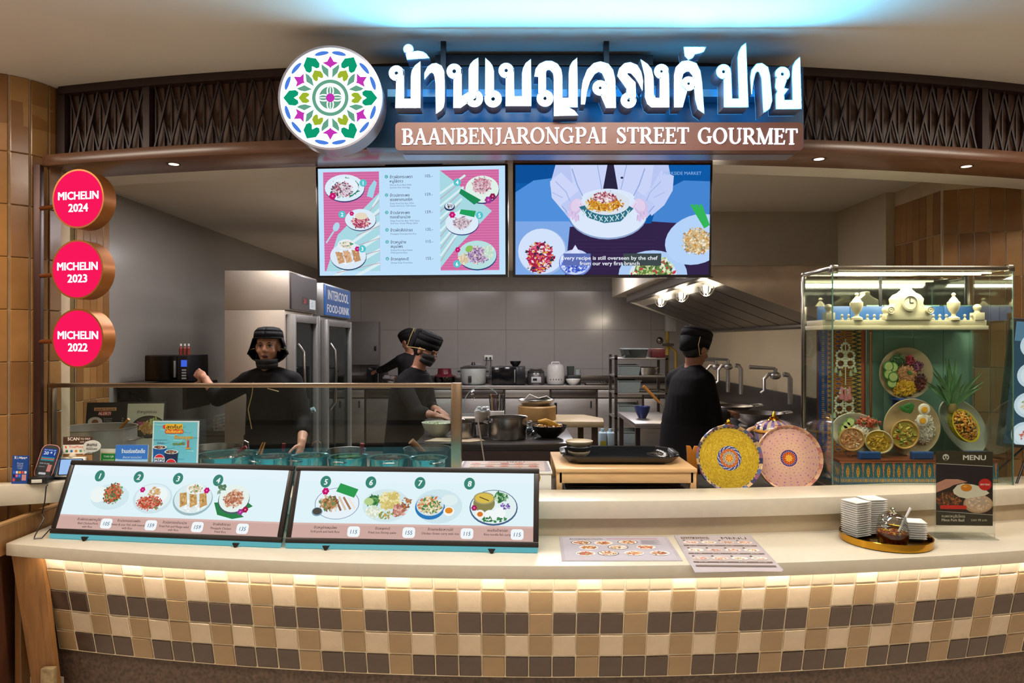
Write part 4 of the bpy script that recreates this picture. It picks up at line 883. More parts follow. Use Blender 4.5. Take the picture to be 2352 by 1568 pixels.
# --- behind the guard: stock pot, ladle, menu board, food pots
sp = thing('stock_pot', 'large steel stock pot behind the payment signs', 'pot', (-2.50, 4.11, WZ))
PSTEEL = mat('pot_steel', '#b0aaa2', .3, .6)
obj('shell', pot_shell(.215, .275), PSTEEL, sp); obj('broth', MB().lathe([(.001, .2), (.21, .2)], n=32, close=False), mat('broth', '#5a4a38', .1), sp)
for s_ in (1, -1): obj('handle', handle_loop(.215*s_, .2, s_), STEEL, sp)
def ladle(label, a, b, cm, r=.008, name='ladle', tipr=.02, tm_=None):
    o = thing(name, label, 'utensil', a); d = Vector(b)-Vector(a)
    obj('grip', MB().tube([d*.45, d], [r*.8, r], 10), cm, o); obj('shaft', MB().tube([(0, 0, 0), d*.47], r*.45, 8), STEEL, o)
    obj('bowl', MB().ball((0, 0, -tipr*.4), (tipr, tipr, tipr*.6)), tm_ or STEEL, o); return o
OCHW = mat('handle_wood', '#b5772c', .45, var=.15, stretch=(4, 4, 1)); REDP = mat('red_handle', '#7d1c24', .4)
ladle('long ladle with yellow wooden handle standing in the stock pot', P_(258, 1004, 4.12), P_(296, 962, 4.08), OCHW, .009)
mb_ = thing('menu_board', 'dark picture menu board leaning behind the stock pot', 'menu board', (-2.50, 4.38, WZ), R(6))
Mm = Matrix.Rotation(R(-8), 4, 'X'); b = MB().box((0, .012, .2), (.485, .02, .4)); b.v = [tuple(Mm @ Vector(v)) for v in b.v]; obj('frame', b, mat('board_black', '#221f1d', .4), mb_, bev=.003)
q = Print(Mm @ Vector((-.236, 0, .39)), (.472, 0, 0), Mm @ Vector((0, 0, -.38)), 180, 145)
q.rect(0, 0, 94, 145, '#2a2624'); q.rect(94, 0, 180, 145, '#c9cbb4'); q.rect(16, 9, 68, 17, '#d9a070'); q.text('SAVORY TO SAVOR', 42, 16, 5, '#3a2018', 'c', .03, 46); q.rrect(27, 18, 56, 29, 4, '#b03a30'); q.text('ALERT!', 41, 27, 7, '#f0e0d0', 'c', .04)
q.ell(20, 44, 17, 12, '#cfc8bc'); q.ell(20, 45, 8, 7, '#8a5a3a')
for i in range(5): q.text(('ข้าวหมูทอด', 'ข้าวไก่ทอด', 'ข้าวหมูกรอบ', 'ข้าวขาหมู', 'ข้าวคลุก')[i], 40, 38+5.4*i, 3.2, '#d0cac0'); q.text(('79', '85', '89', '95', '99')[i], 82, 38+5.4*i, 3.2, '#d0cac0')
q.text('ยำหมูยอรวม', 140, 24, 7, '#4a4a3a', 'c', .01); q.ell(146, 58, 40, 28, '#2a2a2a'); q.ell(146, 58, 36, 25, '#4a4438'); q.bits(146, 60, 22, 17, ['#c9a060', '#d9b880', '#a87c40'], 90, 4, seed=61); q.bits(160, 45, 12, 9, ['#a8c070', '#c9d890', '#7a9a50'], 50, 4, seed=62); q.bits(126, 48, 8, 5, ['#a83a6a', '#c96a90'], 20, 3, seed=63); q.done(PRINT, mb_)
# wall plug with two cables
pl = thing('plug_adapter', 'black plug adapter with two cables on the kitchen wall behind the guard', 'plug', at(287, 908, 5.12))
obj('body', MB().box((0, 0, 0), (.09, .05, .06)), BLACK, pl, bev=.006)
obj('cable', MB().tube([(.04, 0, .01), (.09, 0, .005), (.14, 0, -.05), (.17, .02, -.14), (.18, .04, -.3)], .008, 8), BLACK, pl)
obj('cable', MB().tube([(-.03, 0, -.02), (-.06, 0, -.07), (-.07, 0, -.16), (-.05, .03, -.3)], .006, 8), BLACK, pl)
# row of food pots
AQ = mat('steel_cyan_glow', '#8fc3c8', .12, .9, var=.04)  # plain steel, the lightboxes' cyan glow tinted into its colour
FOOD = {'curry': ['#7a4a20', '#94602c', '#5f3a1a'], 'tomato': ['#8a3a22', '#a8562e', '#6a2a1a'], 'greens': ['#4a5a2a', '#6a7838', '#a08a4a'], 'chicken': ['#b0693a', '#c9854a', '#8f4a28', '#d9a060']}
def foodbits(cols, r, z, n, size, seed, flat=.5):
    g = random.Random(seed); m = MB()
    for _ in range(n):
        a = g.uniform(0, 6.28); d = r*math.sqrt(g.random()); l = size*g.uniform(.6, 1.3)
        M_ = Matrix.Rotation(g.uniform(0, 6.28), 3, 'Z') @ Matrix.Rotation(g.uniform(-.6, .6), 3, 'X')
        m.ball((d*math.cos(a), d*math.sin(a), z+g.uniform(0, size*flat)), (l, l*.55, l*.4), 6, 4, M_, lin(g.choice(cols)))
    return m
FM = mat('food', '#ffffff', .45, var=.12, scale=60, vcol=True)
def food_pot(label, px_, yrim, Y, wpx, hh, kind, seed, cap=1):
    p = at(px_, yrim, Y); r = wpx*Y/F/2; z0 = WZ if hh is None else p.z-hh
    o = thing('food_pot', label, 'pot', (p.x, Y, z0), R(seed*20), 'soup and curry pots behind the glass guard'); h = p.z-z0
    obj('shell', pot_shell(r, h, .002, .012), AQ, o); obj('content', MB().lathe([(.001, h*.8), (r*.97, h*.8)], n=28, close=False), mat('sauce_'+kind, FOOD[kind][0], .15, var=.3, scale=30), o)
    obj('morsels', foodbits(FOOD[kind], r*.85, h*.8, 40, .014, seed), FM, o, kind='stuff')
    for s_ in (1, -1): obj('handle', handle_loop(r*s_, h*.9, s_, .03, .03, .004), STEEL, o)
    return o
food_pot('wide curry pot at the left end of the row behind the guard', 522, 1043, 3.72, 128, None, 'curry', 1)
food_pot('small pot second from the left behind the guard, steel ladle inside', 628, 1048, 3.70, 80, None, 'tomato', 2)
food_pot('pot of brown curry behind the gap between the two lightboxes', 712, 1046, 3.70, 76, None, 'curry', 3)
food_pot('pot beside the red handled ladle, fourth from the left', 800, 1048, 3.70, 84, None, 'greens', 4)
food_pot('pot left of the steel guard post at the front of the row', 893, 1050, 3.68, 86, None, 'tomato', 5)
food_pot('rightmost pot of the front row beside the guard post', 984, 1051, 3.66, 80, None, 'curry', 6)
def pan(label, c, r, h, m, food=None, seed=1, name='frying_pan', handle=None):
    o = thing(name, label, 'pan', c)
    obj('shell', MB().lathe([(.001, .003), (r*.75, .003), (r-.002, h), (r+.004, h+.002), (r, h-.004), (r*.77, 0), (.001, 0)], n=32, close=False), m, o)
    if food: obj('food', foodbits(food, r*.75, h*.6, 60, .018, seed), FM, o, kind='stuff')
    if handle: obj('handle', MB().tube([(r*.95*handle[0], r*.95*handle[1], h), ((r+.18)*handle[0], (r+.18)*handle[1], h+handle[2])], [.008, .012], 10), handle[3], o)
    return o
def shelf_z(p, z): return (p[0], p[1], z)
pan('shallow steel pan in the back row behind the guard, left of the wooden pestle', (at(800, 1038, 4.02).x, 3.97, WZ+.001), .11, .16, DSTEEL, FOOD['curry'], 7, 'sauce_pan')
pan('pan of fried chicken pieces with a wooden pestle behind the guard', (at(985, 1030, 4.0).x, 3.93, WZ+.001), .135, .175, DSTEEL, FOOD['chicken'], 8, 'sauce_pan')
pan('shallow pan of noodles in the back row behind the far left curry pot', (at(500, 1022, 4.05).x, 4.02, WZ+.001), .145, .17, DSTEEL, ['#8a8452', '#a8a070', '#6a6a3a', '#b8b08a'], 9, 'sauce_pan')
ladle('ladle with dark red grip resting in the pot fourth from left', P_(828, 1062, 3.72), P_(832, 1018, 3.7), REDP, .012)
ladle('ladle with dark red grip standing behind the second pot', P_(650, 1052, 3.84), P_(652, 1018, 3.84), REDP, .011)
ladle('ladle with dark red grip slanting over the far left curry pot', P_(530, 1048, 3.72), P_(566, 1026, 3.72), REDP, .011)
pe = thing('wooden_pestle', 'brown wooden pestle leaning in the chicken pan', 'utensil', at(972, 1040, 3.93))
obj('shaft', MB().tube([(0, 0, 0), Vector(P_(944, 1013, 3.9))-Vector(P_(972, 1040, 3.93))], [.017, .02], 12), mat('pestle_wood', '#7a5236', .5, var=.2), pe)
tg = thing('wooden_spatula', 'pair of pale wooden sticks propped in the far left pot', 'utensil', at(590, 1048, 3.75))
for d in (0, 6): obj('stick', MB().prism([tuple(Vector(P_(586+d, 1050, 3.75))-at(590, 1048, 3.75)), tuple(Vector(P_(593+d, 1050, 3.75))-at(590, 1048, 3.75)), tuple(Vector(P_(607+d*.4, 1016, 3.75))-at(590, 1048, 3.75)), tuple(Vector(P_(602+d*.4, 1016, 3.75))-at(590, 1048, 3.75))], (0, .006, 0)), OCHW, tg)
for lab, x0 in (('steel ladle hook curling above the far left pot', 562), ('steel ladle hook curling above the pots left of the fridge door', 728)):
    o = thing('hook_ladle', lab, 'utensil', at(x0+6, 1044, 3.8)); c0 = at(x0+6, 1044, 3.8)
    obj('shaft', MB().tube([(0, 0, -.05)]+[Vector(P_(*p, 3.8))-c0 for p in ((x0+10, 1030), (x0+8, 1016), (x0, 1012), (x0-8, 1016), (x0-12, 1024))], .004, 8), STEEL, o)
    obj('bowl', MB().ball((0, 0, -.06), (.025, .025, .015)), STEEL, o)
# --- centre: white box with menu, gold ornament, oak riser, tray, bowls
bx = thing('storage_box', 'low white box behind the right lightbox carrying a menu sheet', 'box', (-.035, 3.64, WZ))
obj('box', MB().box2((-.235, -.165, 0), (.235, .14, .115)), WHITE, bx, bev=.004); obj('lid', MB().box2((-.24, -.17, .115), (.24, .145, .128)), WHITE, bx, bev=.003)
def sheet(name, label, corners, wu, hu, z):
    """laminated sheet lying flat; corners TL, TR, BR, BL (x, y)"""
    c = Vector((sum(p[0] for p in corners)/4, sum(p[1] for p in corners)/4, z)); o = thing(name, label, 'menu', c)
    L = [Vector((p[0], p[1], z))-c for p in corners]
    obj('sleeve', MB().prism(L, (0, 0, .0016)), mat('laminate', '#b0aab2', .15, spec=.6), o)
    i = .03; TL, TR, BR, BL = L; q = Print(TL.lerp(BR, i)+Vector((0, 0, .0017)), (TR-TL)*(1-2*i), (BL-TL)*(1-2*i), wu, hu, lift=.00002); return o, q
GR_ = mat('laminate_print', '#fff', .2, vcol=True, var=.02, spec=.6)
def menu_grid(q, title):
    q.rect(0, 0, 100, 145, '#b9aeb2'); q.rect(4, 5, 42, 15, '#5a4c4c'); q.text('THAI FOOD', 23, 13, 5, '#d9d0d0', 'c', .02); q.text('MENU', 76, 15, 11, '#3a3030', 'c', .01, 34)
    for r_ in range(3):
        y = 30+34*r_
        for c_ in range(4):
            x = 14+24*c_; q.ell(x-8, y-9, 1.8, 1.8, '#3a3232', n=10)
            q.ell(x, y, 10, 6.5, ('#e6dcd8', '#e9e2dd', '#cfc4be', '#e0d4cc')[(r_+c_) % 4]); q.bits(x, y, 7, 4.4, [('#c9826a', '#d9a080', '#a85a48'), ('#c9a06a', '#8f6a44', '#d9c0a0'), ('#b0605a', '#d98a80', '#7a8a5a')][(r_+c_) % 3], 26, 2, seed=r_*7+c_)
        q.rect(2, y+12, 98, y+17, '#6a5c5a')
        for c_ in range(4): q.text('ข้าว 105', 14+24*c_, y+15.6, 2.4, '#d9d0cc', 'c')
    q.rect(2, 124, 98, 130, '#6a5c5a'); return q
o, q = sheet('menu_sheet', 'printed menu sheet lying on the white box behind the right lightbox', [(-.262, 3.775), (.19, 3.775), (.2, 3.475), (-.27, 3.475)], 145, 100, WZ+.1285)
q.rect(0, 0, 145, 100, '#cdbcb6'); q.text('MENU', 92, 14, 9, '#2a2222', 'c', .02); q.text('THAI FOOD', 60, 14, 5, '#2a2222', 'c', .03)
for r_ in range(3):
    for c_ in range(5): q.ell(20+26*c_, 28+26*r_, 9, 7, ('#c98a78', '#d9a890', '#b8746a')[(r_+c_) % 3], n=14); q.bits(20+26*c_, 28+26*r_, 7, 5, ['#e0c0a8', '#a8604c'], 12, 2, seed=c_)
    q.rect(10, 38+26*r_, 135, 41+26*r_, '#3a3030')
q.done(GR_, o)
go = thing('gold_ornament', 'small gold leaf ornament beside the right lightbox', 'ornament', (.118, 3.40, UZ))
for k in range(6):
    a = -40+16*k; obj('leaf', MB().prism([(-.012, .002*k, 0), (.004, .002*k, 0), (.012+.02*math.sin(R(a)), .002*k, .07), (.02*math.sin(R(a)), .002*k, .095+.004*k), (-.006+.02*math.sin(R(a)), .002*k, .06)], (0, .0015, 0)), GOLD, go)
rs = thing('wooden_riser', 'pale oak riser table carrying the black tray behind the upper ledge', 'riser', (.588, 3.77, WZ))
obj('top', MB().box2((-.362, -.27, .118), (.362, .27, .138)), BIRCH, rs, bev=.003)
obj('apron', MB().box2((-.345, -.262, .062), (.345, -.244, .118)), BIRCH, rs, bev=.002); obj('apron', MB().box2((-.345, .244, .062), (.345, .262, .118)), BIRCH, rs, bev=.002)
for sx in (-1, 1):
    for sy in (-1, 1): obj('leg', MB().box2((sx*.36, sy*.262, 0), (sx*.33, sy*.225, .118)), BIRCH, rs, bev=.002)
LAC = mat('black_lacquer', '#1a1c20', .12, spec=.6)
def tray_mesh(w, d, h, fl=.03):
    m = MB(); b = [(-w/2+fl, -d/2+fl), (w/2-fl, -d/2+fl), (w/2-fl, d/2-fl), (-w/2+fl, d/2-fl)]; t = [(-w/2, -d/2), (w/2, -d/2), (w/2, d/2), (-w/2, d/2)]; e = .012
    def cut(P, k): 
        out = []
        for i in range(4):
            a, b_, c_ = Vector(P[i-1]), Vector(P[i]), Vector(P[(i+1) % 4]); out += [tuple(b_+(a-b_).normalized()*k), tuple(b_+(c_-b_).normalized()*k)]
        return out
    B_, T_ = cut(b, .05), cut(t, .06); T2 = [(x*(1+e/w*2), y*(1+e/d*2)) for x, y in T_]; n = 8
    vs = [(x, y, 0) for x, y in B_]+[(x, y, h) for x, y in T_]+[(x, y, h+.003) for x, y in T2]+[(x, y, h-.004) for x, y in T2]+[(x*1.02, y*1.02, -.003) for x, y in B_]
    fs = [tuple(range(8)), tuple(32+i for i in range(7, -1, -1))]
    for l in range(4):
        for i in range(8): j = (i+1) % 8; fs.append((l*8+i, l*8+j, l*8+j+8, l*8+i+8))
    return m.add(vs, fs)
tr = thing('serving_tray', 'large black lacquer tray on the oak riser', 'tray', (.585, 3.78, WZ+.1415), R(-1))
obj('dish', tray_mesh(.60, .36, .04), LAC, tr, smooth=False)
for sx in (-1, 1): obj('handle', MB().box((sx*.305, .0, .042), (.03, .15, .014)), mat('tray_grip', '#5a5c60', .3, .6), tr, bev=.004)
for i, (lab, cm, z, r) in enumerate((('pale clay saucer at the bottom of the bowl stack on the black tray', '#b3a58c', .004, .062), ('dark stoneware bowl in the middle of the stack on the tray', '#2f302e', .03, .07), ('cream stoneware bowl topmost of the stack on the tray', '#c0b294', .062, .078))):
    o = thing('stoneware_bowl', lab, 'bowl', (.375, 3.82, WZ+.1415+z), 0, 'bowls stacked on the black tray')
    obj('shell', MB().lathe([(.001, 0), (r*.55, 0), (r*.95, .022), (r, .032), (r*.97, .033), (r*.88, .024), (.001, .02)], n=28, close=False), mat('stoneware_%d' % i, cm, .5, var=.1), o)
clp = thing('cutlery_bundle', 'bundle of shiny cutlery at the right end of the black tray', 'cutlery', (.80, 3.8, WZ+.146))
for k in range(6):
    a = R(-50+22*k); obj('spoon', MB().tube([(-.05*math.cos(a), -.05*math.sin(a), .012+.004*k), (.05*math.cos(a), .05*math.sin(a), .006+.004*k)], .004, 6).ball((.055*math.cos(a), .055*math.sin(a), .01+.004*k), (.016, .012, .006), 10, 6), STEEL, clp)
ht = thing('induction_hob', 'black glass hob seen under the oak riser', 'hob', (.59, 3.74, WZ))
obj('case', MB().box2((-.31, -.2, 0), (.31, .22, .03)), BLACK, ht, bev=.004); obj('glass_top', MB().box2((-.3, -.19, .03), (.3, .21, .036)), LAC, ht, bev=.001)
# laminated menus on the front ledge
o, q = sheet('menu_sheet', 'laminated landscape menu with ten dish pictures lying on the front ledge', [(.222, 3.215), (.728, 3.215), (.716, 2.86), (.208, 2.856)], 145, 100, LZ+.0006)
q.rect(0, 0, 145, 100, '#b7b2be'); q.text('BAANBENJARONGPAI', 10, 12, 5, '#3a3638', bold=.03, w=46); q.rect(62, 8, 134, 10, '#b05a68')
for k, (x, y, c) in enumerate(((25, 26, '#d9a890'), (56, 28, '#c98a5a'), (90, 24, '#e0b08a'), (34, 48, '#c9905a'), (74, 47, '#e6dcd0'), (112, 47, '#d98a70'), (28, 74, '#b86a5a'), (58, 73, '#d9c4a8'), (92, 73, '#e0a078'), (126, 73, '#a86a60'))):
    if k in (0, 2, 4, 7): q.ell(x, y, 14, 10.6, '#4a3e3a')
    q.ell(x, y, 13, 9.6, '#e6dfdc'); q.bits(x, y, 10.5, 7.4, [c, '#8f4a3a', '#e9c9a0', '#7a7a44', '#b85a40'], 46, 2.6, seed=70+k)
for k in range(5): q.rect(108, 16+4*k, 108+(20 if k % 2 else 26), 17.6+4*k, '#b0a8b4')
q.done(GR_, o)
o, q = sheet('menu_sheet', 'laminated portrait menu overhanging the front edge of the ledge', [(.767, 3.232), (1.128, 3.225), (1.088, 2.73), (.726, 2.708)], 100, 145, LZ+.0026); menu_grid(q, 'x'); q.done(GR_, o)
# --- gold tray with dishes and chilli jar
gt = thing('gold_tray', 'round polished gold tray on the front ledge', 'tray', (1.722, 3.15, LZ))
obj('tray', MB().lathe([(.001, 0), (.185, 0), (.194, .004), (.194, .034), (.191, .036), (.188, .034), (.187, .006), (.001, .005)], n=64, close=False), GOLD, gt, sharp=30)
def sq(w, z, k=.0): return [(x*w/2, y*w/2, z) for x, y in ((-1, -1), (1, -1), (1, 1), (-1, 1))]
def dish_mesh(w):
    m = MB(); rings = [sq(w*.62, 0), sq(w*.7, .002), sq(w, .0135), sq(w*1.0, .0155), sq(w*.93, .0150), sq(w*.68, .006)]; vs = [p for r_ in rings for p in r_]; fs = [(3, 2, 1, 0), (20, 21, 22, 23)]
    for l in range(5):
        for i in range(4): j = (i+1) % 4; fs.append((l*4+i, l*4+j, l*4+j+4, l*4+i+4))
    return m.add(vs, fs)
ORD = 'topmost second third fourth fifth sixth seventh eighth ninth tenth eleventh twelfth thirteenth fourteenth fifteenth lowest'.split()
def stack(n, c, w, rz, lab, grp, step=.0103):
    b = None
    for k in range(n):
        loc = (c[0], c[1], LZ+.006+step*k); q = n-1-k; l = (ORD[q]+' white square dish of' if q in (0, 15) else 'white square dish %s from the top of' % ORD[q])+lab
        if b is None: b = obj('square_dish', dish_mesh(w), PORC, bev=.0012, seg=2, sharp=50); o = b
        else: o = b.copy(); link(o)
        o.location = loc; o.rotation_euler = (0, 0, rz+random.uniform(-.02, .02)); tag(o, l, 'dish', grp)
stack(16, (1.612, 3.2, 0), .092, R(22), ' the tall left stack on the gold tray', 'dishes in the left tall stack')
stack(16, (1.715, 3.255, 0), .098, R(8), ' the tall stack behind the chilli jar', 'dishes in the tall stack behind the jar')
stack(8, (1.858, 3.155, 0), .086, R(-14), ' the short stack right of the chilli jar', 'dishes in the short stack')
cj = thing('chilli_jar', 'clear glass jar of dark red chilli sauce with domed lid on the gold tray', 'jar', (1.70, 3.05, LZ+.0055))
pf = [(.001, .001), (.052, .001), (.058, .01), (.066, .05), (.068, .075), (.06, .1), (.055, .105)]
obj('jar', MB().lathe(pf, n=36, close=False), GLASS, cj)
obj('sauce', MB().lathe([(.001, .003), (.050, .003), (.056, .012), (.0635, .05), (.065, .064), (.001, .066)], n=36, close=False), mat('chilli_oil', '#5a1e08', .15, var=.5, scale=45), cj)
fl = MB()
for k in range(30): a = 2*math.pi*k/30; fl.tube([(.056*math.cos(a), .056*math.sin(a), .006), (.0655*math.cos(a), .0655*math.sin(a), .05)], .0016, 5)
obj('fluting', fl, ACR, cj); obj('flakes', foodbits(['#b5561c', '#d9822a', '#8f2f10', '#c9a030'], .058, .064, 70, .006, 5), FM, cj, kind='stuff')
obj('lid', MB().lathe([(.057, .104), (.060, .11), (.052, .135), (.03, .152), (.012, .157), (.008, .162), (.011, .170), (.001, .174)], n=32, close=False), glass('lid_glass', '#e6eeec', .45, base=.10), cj)
obj('spoon', MB().tube([(.01, 0, .03), (.075, -.01, .175)], .005, 8), PORC, cj)
# --- acrylic menu stand
ms = thing('menu_stand', 'clear acrylic stand with olive and black MENU card on the right of the ledge', 'menu', (2.12, 3.2, LZ), R(-3))
obj('card', MB().box2((-.128, -.001, .058), (.128, .001, .405)), mat('card_olive', '#3c3620', .5), ms)
obj('holder', MB().box2((-.137, -.005, .02), (.137, -.0025, .412)).box2((-.137, .0025, .02), (.137, .005, .412)).box2((-.137, -.005, 0), (.137, .005, .02)).box2((-.137, -.035, 0), (.137, .09, .004)), ACR, ms)
q = Print((-.128, -.0012, .405), (.256, 0, 0), (0, 0, -.347), 130, 176)
q.rect(0, 0, 130, 176, '#3b3520'); q.ell(22, 14, 7.5, 7.5, '#e6e2d6'); q.ell(19, 14, 2, 3, '#3b3520'); q.ell(25, 14, 2, 3, '#3b3520'); q.ell(22, 19, 3.2, 2, '#3b3520'); q.text('MENU', 88, 20, 12, '#f0ece0', 'c', .035, 52)
q.poly([(0, 29), (130, 35), (130, 148), (0, 142)], '#231820'); q.line([(0, 29), (130, 35)], 1.2, '#d9d2c0'); q.line([(0, 142), (130, 150)], 1.2, '#d9d2c0')
q.poly([(0, 76), (22, 66), (50, 66), (72, 72), (56, 76), (40, 80), (20, 92), (0, 98)], '#d99a80'); q.poly([(0, 98), (30, 86), (60, 78), (110, 82), (130, 92), (130, 148), (0, 142)], '#2c1a16')
q.bits(28, 116, 30, 18, ['#7a3a1e', '#4a2412', '#a85a2a', '#3f4a20', '#c97a3a'], 190, 4, seed=81); q.ell(96, 124, 34, 22, '#c9a078'); q.ell(97, 122, 31, 20, '#e0bc98'); q.bits(97, 122, 26, 16, ['#e9cdb0', '#d9b088', '#f0dcc4'], 60, 4, seed=82)
q.poly([(38, 92), (48, 80), (62, 76), (84, 78), (106, 84), (122, 98), (112, 104), (88, 108), (70, 112), (52, 108), (40, 100)], '#e9e6cc'); q.ell(69, 86, 13, 9, '#e08a1c'); q.ell(66, 83, 5, 2.6, '#f0b050')
q.ell(112, 78, 15, 14, '#d0261e'); q.text('NEW MENU', 112, 80, 4.4, '#f2e0d8', 'c', .03, 22); q.rrect(8, 128, 70, 137, 4, '#d8301e')
q.text('กะเพราหมูสับโคตร', 12, 157, 6.4, '#d9d2b8', bold=.02, w=54); q.text('Mince Pork Basil', 12, 166, 6.4, '#d9d2b8', bold=.03, w=52); q.text('ราคา 99 บาท', 80, 165, 5.4, '#d9d2b8', bold=.015, w=36); q.done(PRINT, ms)
# --- decorated round trays leaning at the back, jars
def rad_tray(name, label, c, r, tilt, yaw, cf, rimc):
    o = thing(name, label, 'plate', c, yaw); M = Matrix.Rotation(R(90)-tilt, 4, 'X')
    NR, NA = 64, 96; prof = [(r*.93*i/NR+.0001, 0) for i in range(NR+1)]
    obj('well', MB().lathe(prof, n=NA, M=M, close=False, colf=lambda i, k: lin(cf(i/NR*.93, k/NA))), mat('enamel', '#fff', .2, vcol=True, var=.03, coat=.4), o, smooth=False)
    obj('rim', MB().lathe([(r*.92, 0), (r*.95, .012), (r*.985, .018), (r, .012), (r, .0), (r*.9, -.008), (.001, -.008)], n=72, M=M, close=False, colf=lambda i, k: lin(rimc[(k//2) % len(rimc)])), mat('enamel', '#fff'), o)
    return o
g9 = random.Random(9)
def yel(r_, t):
    a = (t*360) % 360; s_ = math.sin(R(a*24))
    if r_ < .045: return '#e9c050' if math.cos(R(a*8)) > -.3 else '#c9601c'
    if r_ < .10: return '#e6b63c' if math.cos(R(a*8)) > .2 else '#c4601e'
    if r_ < .125: return '#b9a878'
    if r_ < .20: return '#2b2a78' if (int(a/15)+int(r_*60)) % 2 else '#d9cfa0'
    if r_ < .275: return '#d9a04a' if math.cos(R(a*32)) > .2 else '#b5482a'
    if r_ < .36: return ('#31509a', '#20265c', '#c9cdd0', '#6a70b0')[(int(a/7.5)+int(r_*50)) % 4]
    if r_ > .89: return '#2f3a70' if int(a/4) % 2 else '#c9bfa0'
    return g9.choice(('#c8aa30', '#bd9f2c', '#ceb23e', '#b3952a', '#a88c28'))
def pnk(r_, t):
    a = (t*360) % 360; k = int(r_*34)
    if r_ < .10: return '#e9bc4a' if math.cos(R(a*8)) > -.2 else '#c97a2a'
    if r_ < .15: return '#c9722c' if math.cos(R(a*12)) > 0 else '#b84a24'
    if r_ < .18: return '#b5502c'
    if r_ < .215: return '#d9d2e6' if math.cos(R(a*24)) > .1 else '#3a2e74'
    if r_ < .235: return '#3a2e74'
    if r_ > .9: return '#9a6a5c' if int(a/5) % 2 else '#d9b090'
    if int(r_*62) % 3 == 0 and math.cos(R(a*36+(int(r_*62)//3 % 2)*180)) > .72: return '#8f68a8'
    return '#d6a999' if r_ > .5 else '#d6ae94'
rad_tray('enamel_plate', 'yellow enamel display plate with blue and orange rosette leaning behind the ledge', at(1675, 1052, 3.64), .178, R(10), R(2), yel, ['#8a5a7a', '#5a6a9a', '#c9a878', '#3a3a5a'])
rad_tray('enamel_plate', 'pink dotted enamel display plate with orange rosette leaning beside the glass case', at(1812, 1052, 3.69), .178, R(10), R(-3), pnk, ['#c99a7a', '#b5766a', '#d9b090'])
OCHP = mat('carved_wood_gold', '#b5701c', .4, var=.1)
ps = thing('plate_stand', 'orange carved wooden easel end left of the yellow plate', 'stand', at(1590, 1122, 3.78))
obj('arm', MB().prism([(-.03, 0, -.02), (.03, 0, -.02), (.032, 0, .20), (.036, 0, .235), (.014, 0, .235), (.004, 0, .205), (-.008, 0, .235), (-.03, 0, .238), (-.026, 0, .19)], (0, .02, 0)), OCHP, ps, bev=.003)
def benj(i, k): return ('#5a4a8a', '#d9c4a0', '#8a7ab0', '#c97a5a', '#3a3a6a', '#d9b8a0')[(i*2+k//2*(1 if i % 2 else 3)) % 6]
BEN = mat('benjarong', '#fff', .18, vcol=True, var=.04, coat=.5)
for lab, x, yk, Y, sc in (('gold knobbed porcelain jar half hidden behind the yellow plate', 1673, 961, 3.93, 1.0), ('violet and gold lidded porcelain tureen behind the pink plate', 1777, 943, 3.98, 1.12)):
    zk = at(x, yk, Y).z; o = thing('porcelain_jar', lab, 'jar', (at(x, yk, Y).x, Y, WZ))
    hz = zk-WZ; zl = hz-.105*sc
    obj('bowl', MB().lathe([(.04, 0), (.05, .004), (.035, .03), (.06, .06), (.09*sc, zl-.05), (.098*sc, zl-.01), (.09*sc, zl)], n=40, close=False, colf=lambda i, k: lin(benj(i, k))), BEN, o)
    obj('lid', MB().lathe([(.106*sc, zl-.002), (.106*sc, zl+.006), (.097*sc, zl+.012), (.094*sc, zl+.028), (.082*sc, zl+.045), (.06*sc, zl+.058), (.035*sc, zl+.064), (.03*sc, zl+.066)], n=60, close=False, colf=lambda i, k: lin('#c9923a' if i < 2 else benj(i, k))), BEN, o)
    obj('knob', MB().lathe([(.034*sc, zl+.064), (.03*sc, zl+.07), (.02*sc, zl+.072), (.024*sc, zl+.078), (.012*sc, zl+.084), (.010*sc, zl+.094), (.001, hz)], n=24, close=False), GOLD, o)
o = thing('porcelain_spoon', 'pale wooden ladle handle sticking up between the two porcelain jars', 'utensil', at(1722, 988, 3.95)); obj('handle', MB().tube([(-.045, 0, -.03), (0, 0, .005), (.03, 0, .018)], [.009, .012, .01], 10), mat('bone', '#c99a70', .4), o)
# ================================================================= glass display case
CX0, CX1, CY0, CY1, CB, CT = 1.672, 2.62, 3.565, 3.95, WZ, 2.015
gc = thing('display_case', 'tall glass display case on the counter at right holding sample dishes', 'display case', ((CX0+CX1)/2, (CY0+CY1)/2, CB))
def cc(name, mb, m, **k):
    o = Vector(gc.location); mb.v = [tuple(Vector(v)-o) for v in mb.v]; return obj(name, mb, m, gc, **k)
CHR = mat('case_chrome', '#b9b2a4', .2, 1.0)
cc('base', MB().box2((CX0, CY0, CB), (CX1, CY1, CB+.03)), CHR, bev=.002)
t_ = .004
cc('pane', MB().box2((CX0+.006, CY0, CB+.032), (CX1-.006, CY0+t_, CT-.03)), GGLASS); cc('pane', MB().box2((CX0, CY0+.006, CB+.032), (CX0+t_, CY1-.02, CT-.03)), GGLASS)
cc('pane', MB().box2((CX1-t_, CY0+.006, CB+.032), (CX1, CY1-.006, CT-.03)), GGLASS); cc('top_pane', MB().box2((CX0+.01, CY0+.01, CT-.012), (CX1-.01, CY1-.01, CT-.006)), GGLASS)
for a, b in (((CX0, CY0, CT-.022), (CX1, CY0+.022, CT)), ((CX0, CY1-.022, CT-.022), (CX1, CY1, CT)), ((CX0, CY0+.022, CT-.022), (CX0+.022, CY1-.022, CT)), ((CX1-.022, CY0+.022, CT-.022), (CX1, CY1-.022, CT))):
    cc('top_bar', MB().box2(a, b), CHR, bev=.002)
